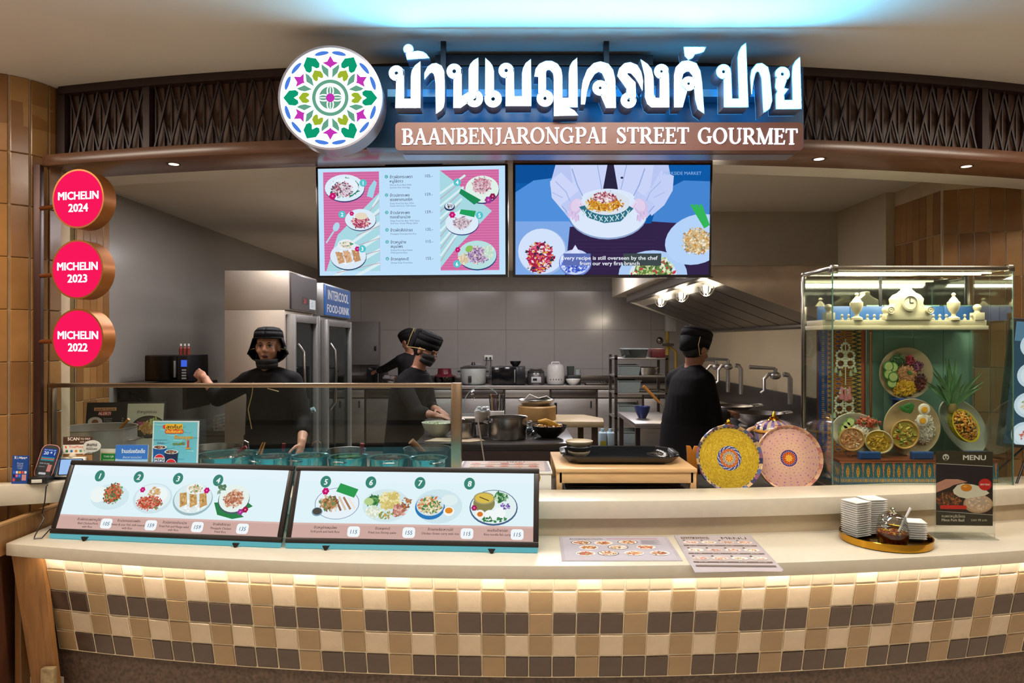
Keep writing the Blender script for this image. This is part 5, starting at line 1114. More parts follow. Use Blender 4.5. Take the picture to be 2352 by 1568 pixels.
cc('rear_post', MB().box2((CX0, CY1-.03, CB), (CX0+.018, CY1, CT-.022)), CHR, bev=.002); cc('rear_post', MB().box2((CX1-.018, CY1-.03, CB), (CX1, CY1, CT-.022)), CHR, bev=.002)
EDGE = mat('glass_edge', '#4f6f62', .2)
for x in (CX0, CX1-.005): cc('pane_edge', MB().box2((x, CY0-.001, CB+.03), (x+.005, CY0+.005, CT-.022)), EDGE)
cc('corner_clamp', MB().box2((CX0-.004, CY0-.006, CT-.03), (CX0+.03, CY0+.03, CT+.006)), CHR, bev=.004); cc('corner_clamp', MB().box2((CX1-.03, CY0-.006, CT-.03), (CX1+.004, CY0+.03, CT+.006)), CHR, bev=.004)
for y in (CY0+.05, CY0+.13): cc('led_tube', MB().box2((CX0+.06, y, CT-.036), (CX1-.08, y+.012, CT-.028)), emit('case_led', '#fff0c4', 2.5))
area('case_light', ((CX0+CX1)/2, CY0+.12, CT-.045), (.8, .12), 5, '#ffefcf', (R(-10), 0, 0))
# back wall panels inside
BY = CY1-.04
def inbox(name, p0, p1, y0, y1, m, **k):
    a = at(*p0, y0); b = at(*p1, y0); return cc(name, MB().box2((a.x, y0, a.z), (b.x, y1, b.z)), m, **k)
SAGE = mat('sage_panel', '#7ba48e', .35, var=.05, scale=6)
for a, b in ((1990, 2029), (2030, 2098), (2099, 2166), (2167, 2234)): inbox('back_panel', (a, 700), (b, 1112), BY, BY+.012, SAGE, bev=.001)
SKYB = mat('blue_fascia', '#2a5690', .35, var=.06)
for a, b in ((1878, 1952), (1953, 2029), (2030, 2100), (2101, 2168), (2169, 2236)): inbox('fascia_panel', (a, 703), (b, 757), BY-.02, BY-.008, SKYB, bev=.001)
inbox('mirror', (1850, 640), (2020, 703), BY, BY+.008, mat('case_mirror', '#d9dcd4', .05, 1.0, var=0)); inbox('mirror', (2026, 640), (2216, 703), BY, BY+.008, mat('case_mirror', '#d9dcd4'))
inbox('mirror_post', (2020, 636), (2026, 735), BY-.004, BY+.01, BLACK); inbox('mirror_post', (2217, 636), (2222, 700), BY-.004, BY+.01, BLACK)
# printed fabric: little cells coloured by a motif
CLOTH = mat('brocade', '#fff', .7, vcol=True, var=.06, scale=200)
def brocade(w, h, nx, ny, f):
    m = MB()
    for i in range(nx):
        for j in range(ny):
            x0, x1, z0, z1 = w*i/nx, w*(i+1)/nx, h*j/ny, h*(j+1)/ny
            m.add([(x0, 0, z0), (x1, 0, z0), (x1, 0, z1), (x0, 0, z1)], [(0, 1, 2, 3)], lin(f((i+.5)/nx, (j+.5)/ny)))
    return m
def motif_base(u, v):
    k = u*31; c = abs((k % 1)-.5)*2; odd = int(k) % 2
    if v < .10: return '#2a6a8c'
    if v < .32: return ('#d9a02c' if (u*93 % 1) > .45 and v < .28-.12*abs((u*93 % 1)-.7) else '#2f6f92')
    if odd:
        w_ = .62*math.sin(min(1, max(0, (v-.28)/.62))*3.1416); 
        if c < w_*.45: return ('#c4561e', '#e0b13a', '#8f3a1c')[int(v*26+c*6) % 3]
        if c < w_: return '#dba52e'
    else:
        w_ = .16+.5*max(0, v-.55)*1.8
        if c < w_: return ('#b5502a', '#d9903a', '#d98a78')[int(v*22+c*9) % 3]
    return '#2a5a72' if int(k*6+v*14) % 3 else '#3a7a6a'
def motif_run(u, v):
    if u < .20: return '#24539a' if not (.08 < u < .14 and (v*60 % 1) > .5) else '#c9a040'
    a = abs(((v*26) % 1)-.5)*2
    if u < .27: return '#d9a032' if a > (u-.20)*12 else '#2a4f86'
    if u < .62: 
        d = abs((u-.44)/.18)+a*.9
        return '#3a5a8c' if d < .45 else ('#c9712a' if d < .75 else ('#8f6a2a', '#b5852f', '#6a4a24')[int(v*150+u*30) % 3])
    if u < .74: return '#a8782e' if (v*52 % 1) > .4 else '#7a3a2c'
    if u < .93:
        z = abs(((v*30) % 1)-.5)*2; return '#2c3a2c' if abs((u-.74)/.19-z) < .33 else '#b9963f'
    return '#a5522f'
pl_ = thing('patterned_plinth', 'low plinth wrapped in gold and teal brocade at the bottom of the display case', 'plinth', (1.74, 3.62, CB+.031))
PW, PH, PD = .84, .128, .26
obj('core', MB().box2((0, .002, 0), (PW, PD, PH)), mat('plinth_top', '#b58a5a', .5, var=.1), pl_); obj('front_cloth', brocade(PW, PH-.012, 400, 36, motif_base), CLOTH, pl_, smooth=False)
sd = brocade(PD, PH-.012, 80, 24, motif_base); sd.v = [(-.001, PD-x, z) for x, y, z in sd.v]; obj('side_cloth', sd, CLOTH, pl_, smooth=False)
obj('copper_trim', MB().box2((-.004, -.006, PH-.012), (PW+.004, PD, PH+.004)), mat('copper_trim', '#b5694a', .3, .8), pl_, bev=.002)
PZ = CB+.031+PH+.004
ru = thing('brocade_runner', 'tall blue and gold brocade cloth hung at the left of the display case', 'textile', (0, 0, 0))
p = at(1879, 1045, 3.885); w_ = at(1985, 800, 3.885).x-p.x; h_r = at(1879, 757, 3.885).z-PZ
ru.location = (p.x, 3.885, PZ); b = brocade(w_, h_r, 60, 200, motif_run); obj('cloth', b, CLOTH, ru, smooth=False); obj('backer', MB().box2((0, .0015, 0), (w_, .006, h_r)), mat('backer', '#5a3a24', .6), ru)
obj('trim', MB().box2((w_, -.003, 0), (w_+.008, .006, h_r)), mat('copper_trim', '#b5694a'), ru); obj('trim', MB().box2((-.006, -.003, 0), (0, .006, h_r)), mat('copper_trim', '#b5694a'), ru)
cr = thing('copper_pole', 'thin copper pole standing beside the brocade cloth in the display case', 'pole', (at(2000, 900, 3.86).x, 3.86, PZ))
obj('shaft', MB().lathe([(.006, 0), (.006, at(2000, 765, 3.86).z-PZ), (.009, at(2000, 762, 3.86).z-PZ), (.001, at(2000, 757, 3.86).z-PZ)], n=12), mat('copper_trim', '#b5694a'), cr)
# flower garlands
PETAL = mat('garland_white', '#d9dcc0', .6); GPINK = mat('garland_pink', '#d98a8c', .6); GGRN = mat('garland_green', '#a8bf94', .6)
def garland(lab, cx, y0, y1, tassel):
    Y = 3.855; c = at(cx, y0, Y); o = thing('flower_garland', lab, 'garland', c, 0, 'white flower garlands on the brocade'); s_ = Y/F
    m = MB()
    def pt(x, y): return Vector(((x-cx)*s_, 0, -(y-y0)*s_))
    for k in range(3):
        for j in range(k+1 if k < 2 else 2):
            x = cx+(j-(k if k < 2 else 1)/2)*22; y = y0+14+18*k
            for a in range(10): q0 = pt(x+9.5*math.cos(a*.628), y+10*math.sin(a*.628)); m.ball(q0, (.008, .006, .008), 6, 4)
    obj('ring_net', m, PETAL, o); g = MB(); f_ = MB()
    for x in (cx-22, cx-12, cx+12, cx+22):
        y = y0+62+(4 if abs(x-cx) > 15 else 12); g.lathe([(.002, .02), (.006, .012), (.010, -.012), (.001, -.018)], pt(x, y), 8)
    obj('tassel', g, GGRN, o)
    if tassel:
        obj('cord', MB().tube([pt(cx, y0-6), pt(cx, y0+100)], .003, 6), PETAL, o)
        for dx in (-9, 0, 9): f_.lathe([(.003, .045), (.009, .03), (.007, .01), (.016, -.02), (.014, -.03), (.001, -.026)], pt(cx+dx, y0+118+(3 if dx else 6)), 10)
        obj('bloom', f_, GPINK, o)
garland('upper white garland with pink blooms hanging on the brocade cloth', 1942, 784, 890, True)
garland('lower white garland without pink blooms on the brocade cloth', 1939, 888, 950, False)
# white balustrade shelf with urns and clock
IV = mat('ivory_resin', '#bab294', .45, var=.05)
SHY = 3.70
def S(x, y): return at(x, y, SHY)
a, b = S(1880, 757), S(2262, 735); shf = thing('balustrade_shelf', 'ivory shelf with little balusters across the top of the display case', 'shelf', (a.x, SHY, a.z))
obj('board', MB().box2((0, -.03, 0), (b.x-a.x, .17, .022)).box2((.006, -.024, .022), (b.x-a.x-.006, .165, b.z-a.z)), IV, shf, bev=.002)
topz = b.z-a.z; s_ = SHY/F
def urn_prof(k): return [(.013*k, 0), (.013*k, .012*k), (.006*k, .018*k), (.006*k, .026*k), (.011*k, .034*k), (.012*k, .042*k), (.006*k, .05*k), (.001, .052*k)]
for x in (1932, 1947, 1990, 2006, 2021, 2141, 2156, 2171, 2213, 2228): obj('baluster', MB().lathe(urn_prof(.62), ((x-1880)*s_, -.01, topz), 12), IV, shf)
for x in (1902, 2243):
    obj('corner_post', MB().box(((x-1880)*s_, -.005, topz+.02), (.05, .05, .04)).lathe([(.016, 0), (.012, .01), (.02, .022), (.021, .032), (.012, .044), (.001, .047)], ((x-1880)*s_, -.005, topz+.04), 16), IV, shf, bev=.002)
for lab, x, yt in (('ivory urn left of the clock on the balustrade shelf', 1966, 672), ('ivory urn right of the clock on the balustrade shelf', 2188, 672)):
    h = S(x, yt).z-a.z-topz; o = thing('urn', lab, 'urn', (a.x+(x-1880)*s_, SHY-.008, a.z+topz), 0, 'urns on the balustrade shelf'); k = h/.15
    obj('body', MB().lathe([(.03*k, 0), (.03*k, .012*k), (.012*k, .022*k), (.010*k, .034*k), (.022*k, .05*k), (.031*k, .075*k), (.032*k, .095*k), (.022*k, .105*k), (.02*k, .112*k), (.013*k, .12*k), (.006*k, .13*k), (.011*k, .139*k), (.007*k, .147*k), (.001, .15*k)], n=28), IV, o)
ck = thing('mantel_clock', 'ivory baroque clock standing in the middle of the balustrade shelf', 'clock', (a.x+(2080-1880)*s_, SHY, a.z+topz))
h = S(2080, 657).z-a.z-topz; hw = 52*s_
prof = [(-1, 0), (-1, .13), (-.9, .2), (-.98, .3), (-.9, .4), (-.7, .38), (-.62, .48), (-.66, .62), (-.5, .74), (-.3, .8), (-.2, .86), (-.12, .9), (-.14, .98), (-.06, 1.0)]
pts = [(x*hw, -.035, z*h) for x, z in prof]+[(-x*hw, -.035, z*h) for x, z in reversed(prof)]
obj('body', MB().prism(pts, (0, .06, 0)), IV, ck, bev=.004); obj('bezel', MB().lathe([(.036, 0), (.044, .003), (.046, .010), (.036, .012)], (0, -.036, h*.5), 32, RX, close=False), IV, ck)
obj('dial', MB().lathe([(.001, .004), (.037, .004)], (0, -.036, h*.5), 28, RX, close=False), mat('dial_ivory', '#d9d2b8', .4), ck)
for sx in (-1, 1): obj('scroll', MB().lathe([(.001, .014), (.009, .016), (.013, .012), (.018, .016), (.02, .006), (.02, 0)], (sx*hw*.86, -.036, h*.28), 20, RX, close=False), IV, ck)
obj('hands', MB().box((0, -.042, h*.5+.012), (.003, .002, .026)).box((.01, -.042, h*.5), (.02, .002, .003)), BLACK, ck)
# sample dishes
def plate_on(name, lab, cx, cy, rx, ry, Y, col, roll=0, tilt=70, deep=.02):
    c = at(cx, cy, Y); o = thing(name, lab, 'plate', c); s = Y/F; k = ry/rx
    M = Matrix.Rotation(R(roll), 4, 'Y') @ Matrix.Diagonal((1, 1, k, 1)) @ Matrix.Rotation(R(90), 4, 'X'); r = rx*s
    obj('dish', MB().lathe([(.001, -deep), (r*.6, -deep), (r*.84, -deep*.5), (r, .0), (r*.985, .005), (r*.93, .002), (r*.8, -deep*.35), (r*.62, -deep*.72), (.001, -deep*.72)], n=56, M=M, close=False), col, o)
    return o, s
def heap(o, s, cx, cy, items, y=-.012):
    """food pieces on an upright plate: (kind colour list, dx, dy, rx, ry, n, size) in photo pixels"""
    for nm, cols, dx, dy, rx, ry, n, sz, seed in items:
        g = random.Random(seed); m = MB()
        m.ball((dx*s, y+.012, -dy*s), (rx*s*.95, .014, ry*s*.95), 14, 8, None, lin(cols[0]))
        for _ in range(n):
            a, d = g.uniform(0, 6.28), math.sqrt(g.random()); l = sz*s*g.uniform(.7, 1.3); dep = .014*math.sqrt(max(0, 1-d*d))
            m.ball(((dx+rx*d*math.cos(a))*s, y+.010-dep, -(dy+ry*d*math.sin(a))*s), (l, l*.5, l*.45), 6, 4, Matrix.Rotation(g.uniform(0, 3.1), 3, 'Y'), lin(g.choice(cols)))
        obj(nm, m, FM, o, kind='stuff')
def disc(o, nm, s, dx, dy, r, t, cols, y=-.014):
    m = MB(); m.lathe([(.001, t), (r*s*.8, t)], (dx*s, y, -dy*s), 18, RX, lin(cols[1]), close=False); m.lathe([(r*s*.8, t), (r*s, t*.8), (r*s, 0)], (dx*s, y, -dy*s), 18, RX, lin(cols[0]), close=False); obj(nm, m, FM, o)
def bowl_on(o, s, dx, dy, rx, ry, col, cols, seed, roll=0):
    M = Matrix.Rotation(R(roll), 4, 'Y') @ Matrix.Diagonal((1, 1, ry/rx, 1)) @ Matrix.Rotation(R(90), 4, 'X'); r = rx*s; c = (dx*s, -.02, -dy*s)
    b_ = obj('bowl', MB().lathe([(r*.6, -.03), (r*.85, -.01), (r, .022), (r*.93, .024), (r*.85, .01)], c, 36, M, close=False), col, o)
    m = MB(); m.lathe([(.001, .014), (r*.9, .014)], c, 28, M, lin(cols[0]), close=False); g = random.Random(seed)
    for _ in range(46):
        a, d = g.uniform(0, 6.28), math.sqrt(g.random())*.75; l = r*g.uniform(.10, .2); q_ = M @ Vector((r*d*math.cos(a), r*d*math.sin(a), .016)); m.ball(Vector(c)+q_, (l, l*.5, l*.5), 6, 4, Matrix.Rotation(g.uniform(0, 3.1), 3, 'Y'), lin(g.choice(cols)))
    obj('contents', m, FM, b_, kind='stuff')
STW = mat('stoneware_sand', '#b5a07a', .4, var=.12, scale=10); PAL = mat('sample_porcelain', '#cdcab8', .25); CEL = mat('celadon_plate', '#c3cbbb', .2)
BWD = mat('bowl_tan', '#c49a5c', .3, var=.08)
o, s = plate_on('sample_plate', 'round sand coloured sample plate with rice mound, cucumber, mango and relishes, topmost in the case', 2081, 857, 62, 60, 3.83, STW)
heap(o, s, 0, 0, [('rice_mound', ['#c98f5c', '#d9a470', '#b87c4a'], 0, 4, 24, 22, 120, 3, 1), ('kale', ['#2f5a28', '#3f6a30', '#24451e'], -20, -30, 17, 13, 50, 4, 2), ('red_relish', ['#8a1428', '#a82a3a', '#6a1020'], 8, -30, 11, 11, 34, 3.4, 3), ('onion', ['#7a3a5a', '#a86a8a', '#5a2440'], 26, -16, 11, 12, 34, 4, 4), ('sweet_pork', ['#5a1e14', '#7a2f1e', '#401410'], 31, 20, 13, 20, 50, 5, 5), ('mango', ['#d9a41c', '#e6b830', '#c48f14'], -6, 34, 26, 18, 80, 6, 6), ('herb', ['#2f6a24', '#3f7a30'], 6, -1, 8, 5, 12, 4, 7)])
for dx, dy in ((-34, 8), (-44, 2), (-33, -14), (-44, -16), (-36, 22)): disc(o, 'cucumber_slice', s, dx, dy, 12, .006, ('#3f7a2c', '#b9c97a'), -.012-.002*abs(dx % 3))
o, s = plate_on('sample_plate', 'round sand coloured sample plate with rice, boiled egg and curry bowl, middle of the case', 2094, 981, 66, 66, 3.76, STW)
heap(o, s, 0, 0, [('rice', ['#d9d2c0', '#c9c0ac', '#e6e0d2'], 28, 4, 26, 36, 170, 2.6, 11)]); bowl_on(o, s, -25, 14, 33, 34, BWD, ['#b5a040', '#d9c860', '#8f8a3a', '#c98a30', '#4a6a24', '#b53a28'], 12)
for dx, dy in ((20, -43), (16, -18)):
    disc(o, 'egg_half', s, dx, dy, 13, .010, ('#e6e0d0', '#e6e0d0'), -.030); disc(o, 'yolk', s, dx-1, dy+1, 7, .003, ('#e09a20', '#eaa62a'), -.042)
lf = MB()
for k, (x, y, a) in enumerate(((-22, -42, 30), (-14, -50, -20), (-6, -44, -70))): lf.ball((x*s, -.02, -y*s), (13*s, .002, 6*s), 8, 5, Matrix.Rotation(R(a), 3, 'Y'), lin('#2f6a2c'))
obj('basil_leaves', lf, FM, o)
o, s = plate_on('sample_plate', 'oval cream sample plate with rice vermicelli and two curry bowls, lowest left in the case', 1966, 992, 58, 44, 3.72, PAL, 12)
heap(o, s, 0, 0, [('vermicelli', ['#e6e2d6', '#d6d2c4', '#efece2'], 4, -6, 26, 16, 110, 3, 13), ('salad', ['#a8482c', '#c9704a', '#3f5a28', '#8f2a1e'], 24, -22, 30, 11, 70, 5, 14)])
for dx, dy in ((-30, -8), (-24, -16), (-16, -24), (-34, 4)): disc(o, 'lime_slice', s, dx, dy, 10, .006, ('#6f9a3c', '#c4d492'), -.012)
bowl_on(o, s, -18, 14, 30, 27, BWD, ['#d9a878', '#c98a58', '#e6c09a', '#b8743c'], 15, 10); bowl_on(o, s, 44, 20, 33, 27, mat('bowl_cream', '#c9b890', .3), ['#c9a030', '#b58a1e', '#d9b44a', '#a87818'], 16, 14)
c = at(2210, 980, 3.78); pb = thing('boat_plate', 'pale boat shaped plate tilted at right in the case', 'plate', c); s = 3.78/F
Mb = Matrix.Rotation(R(-36), 4, 'Y'); rim = [(44*math.cos(t)*(1+.12*math.cos(t)), 74*math.sin(t)) for t in [2*math.pi*k/36 for k in range(36)]]
m = MB(); rings = ((1.0, 0), (.97, -.004), (.8, .016), (.5, .024), (.01, .026)); vs = [tuple(Mb @ Vector((x*k*s, y, z*k*s))) for k, y in rings for x, z in rim]; fs = [(l*36+i, l*36+(i+1) % 36, (l+1)*36+(i+1) % 36, (l+1)*36+i) for l in range(4) for i in range(36)]
o_ = obj('dish', m.add(vs, fs), CEL, pb); so = o_.modifiers.new('thick', 'SOLIDIFY'); so.thickness = .005
c2_ = at(2212, 976, 3.72); pn = thing('pineapple_half', 'half pineapple filled with fried rice and tall leafy crown in the case', 'fruit', c2_); s = 3.72/F
Mh = Matrix.Rotation(R(-32), 4, 'Y')
obj('shell', MB().ball((0, .012, 0), (27*s, .035, 44*s), 24, 14, Mh.to_3x3()), mat('pineapple_rind', '#8a8a24', .5, var=.35, scale=60, bump=.6), pn)
obj('flesh', MB().lathe([(23.5*s, .004), (26.5*s, .006), (24*s, .0)], (0, -.018, 0), 32, Mh @ Matrix.Diagonal((1, 1, 1.58, 1)) @ RX, close=False), mat('pineapple_flesh', '#d9c02c', .4), pn)
g = random.Random(4); m = MB()
for _ in range(190):
    a, d = g.uniform(0, 6.28), math.sqrt(g.random()); p_ = Mh @ Vector((21*d*math.cos(a)*s, -.016-.02*(1-d*d), 37*d*math.sin(a)*s)); l = g.uniform(2, 4)*s
    m.ball(p_, (l*1.3, l*.7, l*.7), 6, 4, Matrix.Rotation(g.uniform(0, 3.1), 3, 'Y'), lin(g.choice(['#d9942c', '#c97a1e', '#e0b050', '#b5601e', '#4a3a1a', '#d9a848'])))
obj('fried_rice', m, FM, pn, kind='stuff')
LEAF = mat('crown_leaf', '#527a4c', .45, var=.2, scale=20); g = random.Random(8); bx_, bz_ = (2188-2212)*s, -(935-976)*s
for k in range(30):
    a = R(g.uniform(-40, 40)); L = g.uniform(.18, .31)*(1-.35*abs(math.sin(a))); w = .020; dy = g.uniform(-.035, .03); pts = []
    for j in range(6):
        t = j/5; pts.append(Vector((bx_+math.sin(a)*L*t*(1+.25*t), dy*t*1.2, bz_+math.cos(a)*L*t-.08*abs(math.sin(a))*t*t)))
    n_ = Vector((math.cos(a), 0, -math.sin(a))); A = [p-n_*w*(1-(j/5)**1.5)*(.55+.6*min(1, j/2)) for j, p in enumerate(pts)]; B = [p+n_*w*(1-(j/5)**1.5)*(.55+.6*min(1, j/2)) for j, p in enumerate(pts)]; C_ = [p+Vector((0, .004, 0)) for p in pts]
    m = MB(); vs = A+C_+B; fs = [(j, j+1, 7+j, 6+j) for j in range(5)]+[(6+j, 7+j, 13+j, 12+j) for j in range(5)]; obj('crown_leaf', m.add(vs, fs), LEAF, pn)
obj('crown_base', MB().lathe([(.022, 0), (.026, .02), (.016, .05)], (bx_, 0, bz_-.03), 14), mat('crown_stub', '#6a5a2a', .6), pn)
BLUEB = mat('blue_block', '#2f5590', .4)
for lab, x, y0, y1, Y in (('blue price block under the oval plate in the case', 1996, 1040, 1055, 3.64), ('blue price block under the middle round plate in the case', 2117, 1039, 1054, 3.64), ('blue price block under the boat plate in the case', 2240, 1036, 1048, 3.66)):
    p = at(x, y1, Y); w = 24*Y/F; o = thing('price_block', lab, 'block', (p.x, Y, PZ), 0, 'blue price blocks in the case'); obj('block', MB().box((0, 0, .02), (2*w, .03, .04)), BLUEB, o, bev=.002); obj('card', MB().box((0, -.0165, .02), (2*w-.012, .003, .026)), mat('block_face', '#28487e', .3), o)
ss = thing('plate_shelf', 'small blue shelf under the topmost plate in the case', 'shelf', at(2086, 917, 3.80)); obj('board', MB().box((0, .03, 0), (.12, .10, .012)), BLUEB, ss, bev=.002); obj('bracket', MB().box((0, .085, -.03), (.08, .012, .06)), BLUEB, ss)
eas = MB(); 
for lab, x, y, Y in (('wire easel holding the oval plate in the case', 1966, 1020, 3.74), ('wire easel holding the middle round plate in the case', 2094, 1030, 3.78), ('wire easel holding the boat plate in the case', 2225, 1030, 3.80)):
    p = at(x, y, Y); o = thing('plate_easel', lab, 'easel', (p.x, Y, PZ), 0, 'wire easels in the case')
    for sx in (-1, 1): obj('wire', MB().tube([(sx*.05, -.05, .02), (sx*.05, -.045, .004), (sx*.04, .03, .004), (sx*.03, .05, .14)], .0025, 6), CHR, o)
    obj('crossbar', MB().tube([(-.045, -.01, .004), (.045, -.01, .004)], .0025, 6), CHR, o)
# --- leaning menu screen at the right edge, on a wire stand
ts = thing('menu_television', 'dark menu screen leaning at the right edge beside the display case', 'television', (2.95, 3.66, 1.38), R(-6)); Ms = Matrix.Rotation(R(4), 4, 'Y') @ Matrix.Rotation(R(3), 4, 'X')
b = MB().box((0, .02, 0), (.56, .035, .70)); b.v = [tuple(Ms @ Vector(v)) for v in b.v]; obj('case', b, BLK, ts, bev=.004)
q = Print(Ms @ Vector((-.262, .0015, .332)), Ms.to_3x3() @ Vector((.524, 0, 0)), Ms.to_3x3() @ Vector((0, 0, -.664)), 150, 190); q.rect(0, 0, 150, 190, '#36505c'); q.rect(0, 0, 150, 30, '#5a8296')
for k in range(4):
    for j in range(3): x, y = 30+46*j, 36+46*k; q.ell(x, y, 21, 20, '#c9dfe6'); q.ell(x, y, 16, 15, '#dcecf0'); q.bits(x, y, 10, 9, [('#c9705a', '#e0b090'), ('#c99a50', '#8f6a3a'), ('#7a9a5a', '#d9c890')][(k+j) % 3], 26, 4, seed=k*3+j)
q.done(emit('dim_screen', '#fff', .8, True), ts)
st_ = MB()
for y in (-.10, .16): st_.tube([(-.12, .05, -.30), (-.30, y, -.545)], .006, 8).tube([(.2, .05, -.3), (.25, y, -.545)], .006, 8)
obj('stand', st_.tube([(-.12, .045, -.32), (.2, .045, -.32)], .006, 8), BLACK, ts)
area('case_light', ((CX0+CX1)/2, CY0+.03, CT-.05), (.8, .03), 4, '#ffefcf', (R(35), 0, 0))  # extra front fill added to brighten the sample dishes
for x in (1.85, 2.2): spot('beam_spot', (x, 3.2+Yc(x), BZ-.01), (x+.1, 3.85, 1.2), 34, '#fff0d8', 50, .7)
# ================================================================= kitchen behind the counter
KST = mat('kitchen_steel', '#a39e9a', .38, .9, var=.08, scale=4, stretch=(1, 1, 6)); KSD = mat('kitchen_steel_dark', '#67615e', .32, 1.0, var=.08, scale=5)
SEAL = mat('grey_trim', '#8f8d8a', .4, .6)
KGL = glass('fridge_glass', '#b9c2c2', .4, base=.05)
# fridges along the left wall, doors facing right
def fridge(lab, y0, y1, x0, x1, top, blue):
    o = thing('fridge', lab, 'fridge', (x0, y0, 0)); w, d = x1-x0, y1-y0
    obj('cabinet', MB().box2((0, 0, .08), (w-.03, d, top-.30)).box2((0, 0, top-.30), (w, d, top)).box2((.03, .03, 0), (w-.06, d-.03, .08)), mat('fridge_steel', '#b9aea2', .42, .75, var=.1, scale=2) if not blue else SEAL, o, bev=.004)
    obj('header', MB().box2((w, .02, top-.29), (w+.012, d-.02, top-.01)), mat('header_dark', '#3a3434', .3) if not blue else mat('header_blue', '#2a66b0', .35), o, bev=.002)
    q = Print((w+.0125, .03, top-.02), (0, d-.06, 0), (0, 0, -.27), 70, 27)
    if blue:
        q.rect(0, 0, 70, 27, '#2f6ab5'); q.rect(2, 1, 68, 26, '#2a5fa8'); q.text('INTERCOOL', 35, 12, 9, '#dfe8f4', 'c', .04, 58); q.text('FOOD-DRINK', 35, 24, 7.5, '#dfe8f4', 'c', .04, 62)
    else:
        q.rect(0, 0, 70, 27, '#3d3836'); q.rect(26, 16, 44, 22, '#2a1414'); q.text('2.4', 35, 21, 4, '#d02a2a', 'c', .02); q.rect(48, 17, 66, 25, '#cfdae0'); q.text('C -', 57, 23, 4, '#4a6a8a', 'c')
    q.done(PRINT, o)
    z0, z1 = .16, top-.33; fr_ = MB()
    fr_.box2((w-.028, .03, z0), (w+.03, .09, z1)).box2((w-.028, d-.09, z0), (w+.03, d-.03, z1)).box2((w-.028, .09, z0), (w+.03, d-.09, z0+.06)).box2((w-.028, .09, z1-.06), (w+.03, d-.09, z1))
    dr = obj('door', fr_, SEAL, o, bev=.003); obj('pane', MB().box2((w-.01, .09, z0+.06), (w-.002, d-.09, z1-.06)), KGL, dr)
    obj('handle', MB().tube([(w+.03, .12, 1.0), (w+.075, .12, 1.06), (w+.085, .12, 1.3), (w+.075, .12, 1.54), (w+.03, .12, 1.6)], .012, 10), STEEL, dr)
    return o
fridge('tall stainless fridge nearest to the woman in the dark cap', 5.2, 5.93, -2.19, -1.70, 2.16, False)
fridge('tall glass door fridge with blue header behind the stainless fridge', 6.15, 7.15, -2.24, -1.70, 2.15, True)
# kitchen island in the middle
TBT = mat('island_top', '#33302f', .28, var=.1, scale=6); tb = thing('work_table', 'dark topped kitchen work table in the middle carrying pots', 'table', (-.35, 5.2, 0))
obj('top', MB().box2((-.31, -.58, .89), (.785, .64, .93)), TBT, tb, bev=.004); obj('edge_strip', MB().box2((-.31, -.584, .922), (.785, -.578, .932)), STEEL, tb)
obj('front_panel', MB().box2((-.12, -.56, .12), (.77, -.54, .88)), mat('island_front', '#4a3f3c', .35, .4), tb); obj('drawer', MB().box2((-.29, -.565, .7), (-.14, -.545, .86)), mat('island_front', '#4a3f3c'), tb, bev=.004)
for sx in (-.27, .74):
    for sy in (-.53, .59): obj('leg', MB().box((sx, sy, .445), (.05, .05, .89)), KSD, tb)
obj('lower_shelf', MB().box2((-.28, -.5, .2), (.74, .6, .23)), KSD, tb)
TZ = .932
def kp(x, Y): return (x-1176)*Y/F
# side board at the right of the island
sb = thing('side_table', 'small pale topped side table behind the right end of the dark work table', 'table', (.52, 6.15, 0)); obj('top', MB().prism([(-.35, -.25, .88), (.27, -.28, .88), (.30, .0, .88), (.16, .30, .88), (-.3, .32, .88)], (0, 0, .05)), mat('board_beige', '#a5906c', .5, var=.08), sb, bev=.003)
for sx, sy in ((-.28, -.18), (.2, -.2), (.12, .22), (-.24, .24)): obj('leg', MB().box((sx, sy, .44), (.05, .05, .88)), mat('leg_brown', '#4a3626', .6), sb)
wb_ = thing('steamer_block', 'round pale wooden chopping block on the side table under a steel pan', 'chopping block', (kp(1235, 5.9), 6.05, .93)); obj('block', MB().lathe([(.001, 0), (.165, 0), (.168, .01), (.168, .115), (.16, .125), (.001, .125)], n=36), mat('block_wood', '#a8824f', .5, var=.12), wb_)
np_ = pan('steel pan with folded napkin on the wooden block', (kp(1233, 5.9), 6.05, 1.056), .16, .05, STEEL, name='serving_pan')
nk = MB(); nk.prism([(-.11, -.05, .05), (-.06, -.06, .10), (.02, -.05, .065), (.09, -.06, .085), (.14, -.05, .05), (.12, .06, .045), (-.1, .06, .045)], (0, .01, .004)); o = obj('napkin', nk, mat('napkin', '#c9c4bc', .8)); o.location = np_.location; tag(o, 'white napkin crumpled in the steel pan on the wooden block', 'napkin')
# pots and things on the island
bp = thing('cooking_pot', 'big shiny steel cooking pot standing on the dark work table', 'pot', (kp(1166, 4.85), 4.87, TZ)); obj('shell', pot_shell(.138, .15, .003, .006), STEEL, bp)
for s_ in (1, -1): obj('handle', handle_loop(.138*s_, .11, s_, .04, .03), STEEL, bp)
sp2 = thing('cooking_pot', 'small steel pot with a dark lid on a paper sheet beside the guard post', 'pot', (kp(1062, 4.85), 4.88, TZ+.003)); obj('shell', pot_shell(.085, .11), STEEL, sp2); obj('lid', MB().lathe([(.001, .135), (.02, .132), (.08, .118), (.092, .11), (.088, .106)], n=28, close=False), glass('smoke_lid', '#8a8a8a', .4, base=.1), sp2); obj('handle', MB().tube([(.09, 0, .1), (.2, .02, .105)], .01, 8), BLACK, sp2)
pp = obj('paper_sheet', MB().prism([(-.22, -.1, 0), (.1, -.13, 0), (.2, -.06, 0), (.15, .05, 0), (-.15, .08, 0)], (0, 0, .002)), mat('kraft_paper', '#a8977c', .7)); pp.location = (kp(1050, 4.8), 4.8, TZ); tag(pp, 'crumpled beige paper sheet under the small pot with dark lid', 'paper')
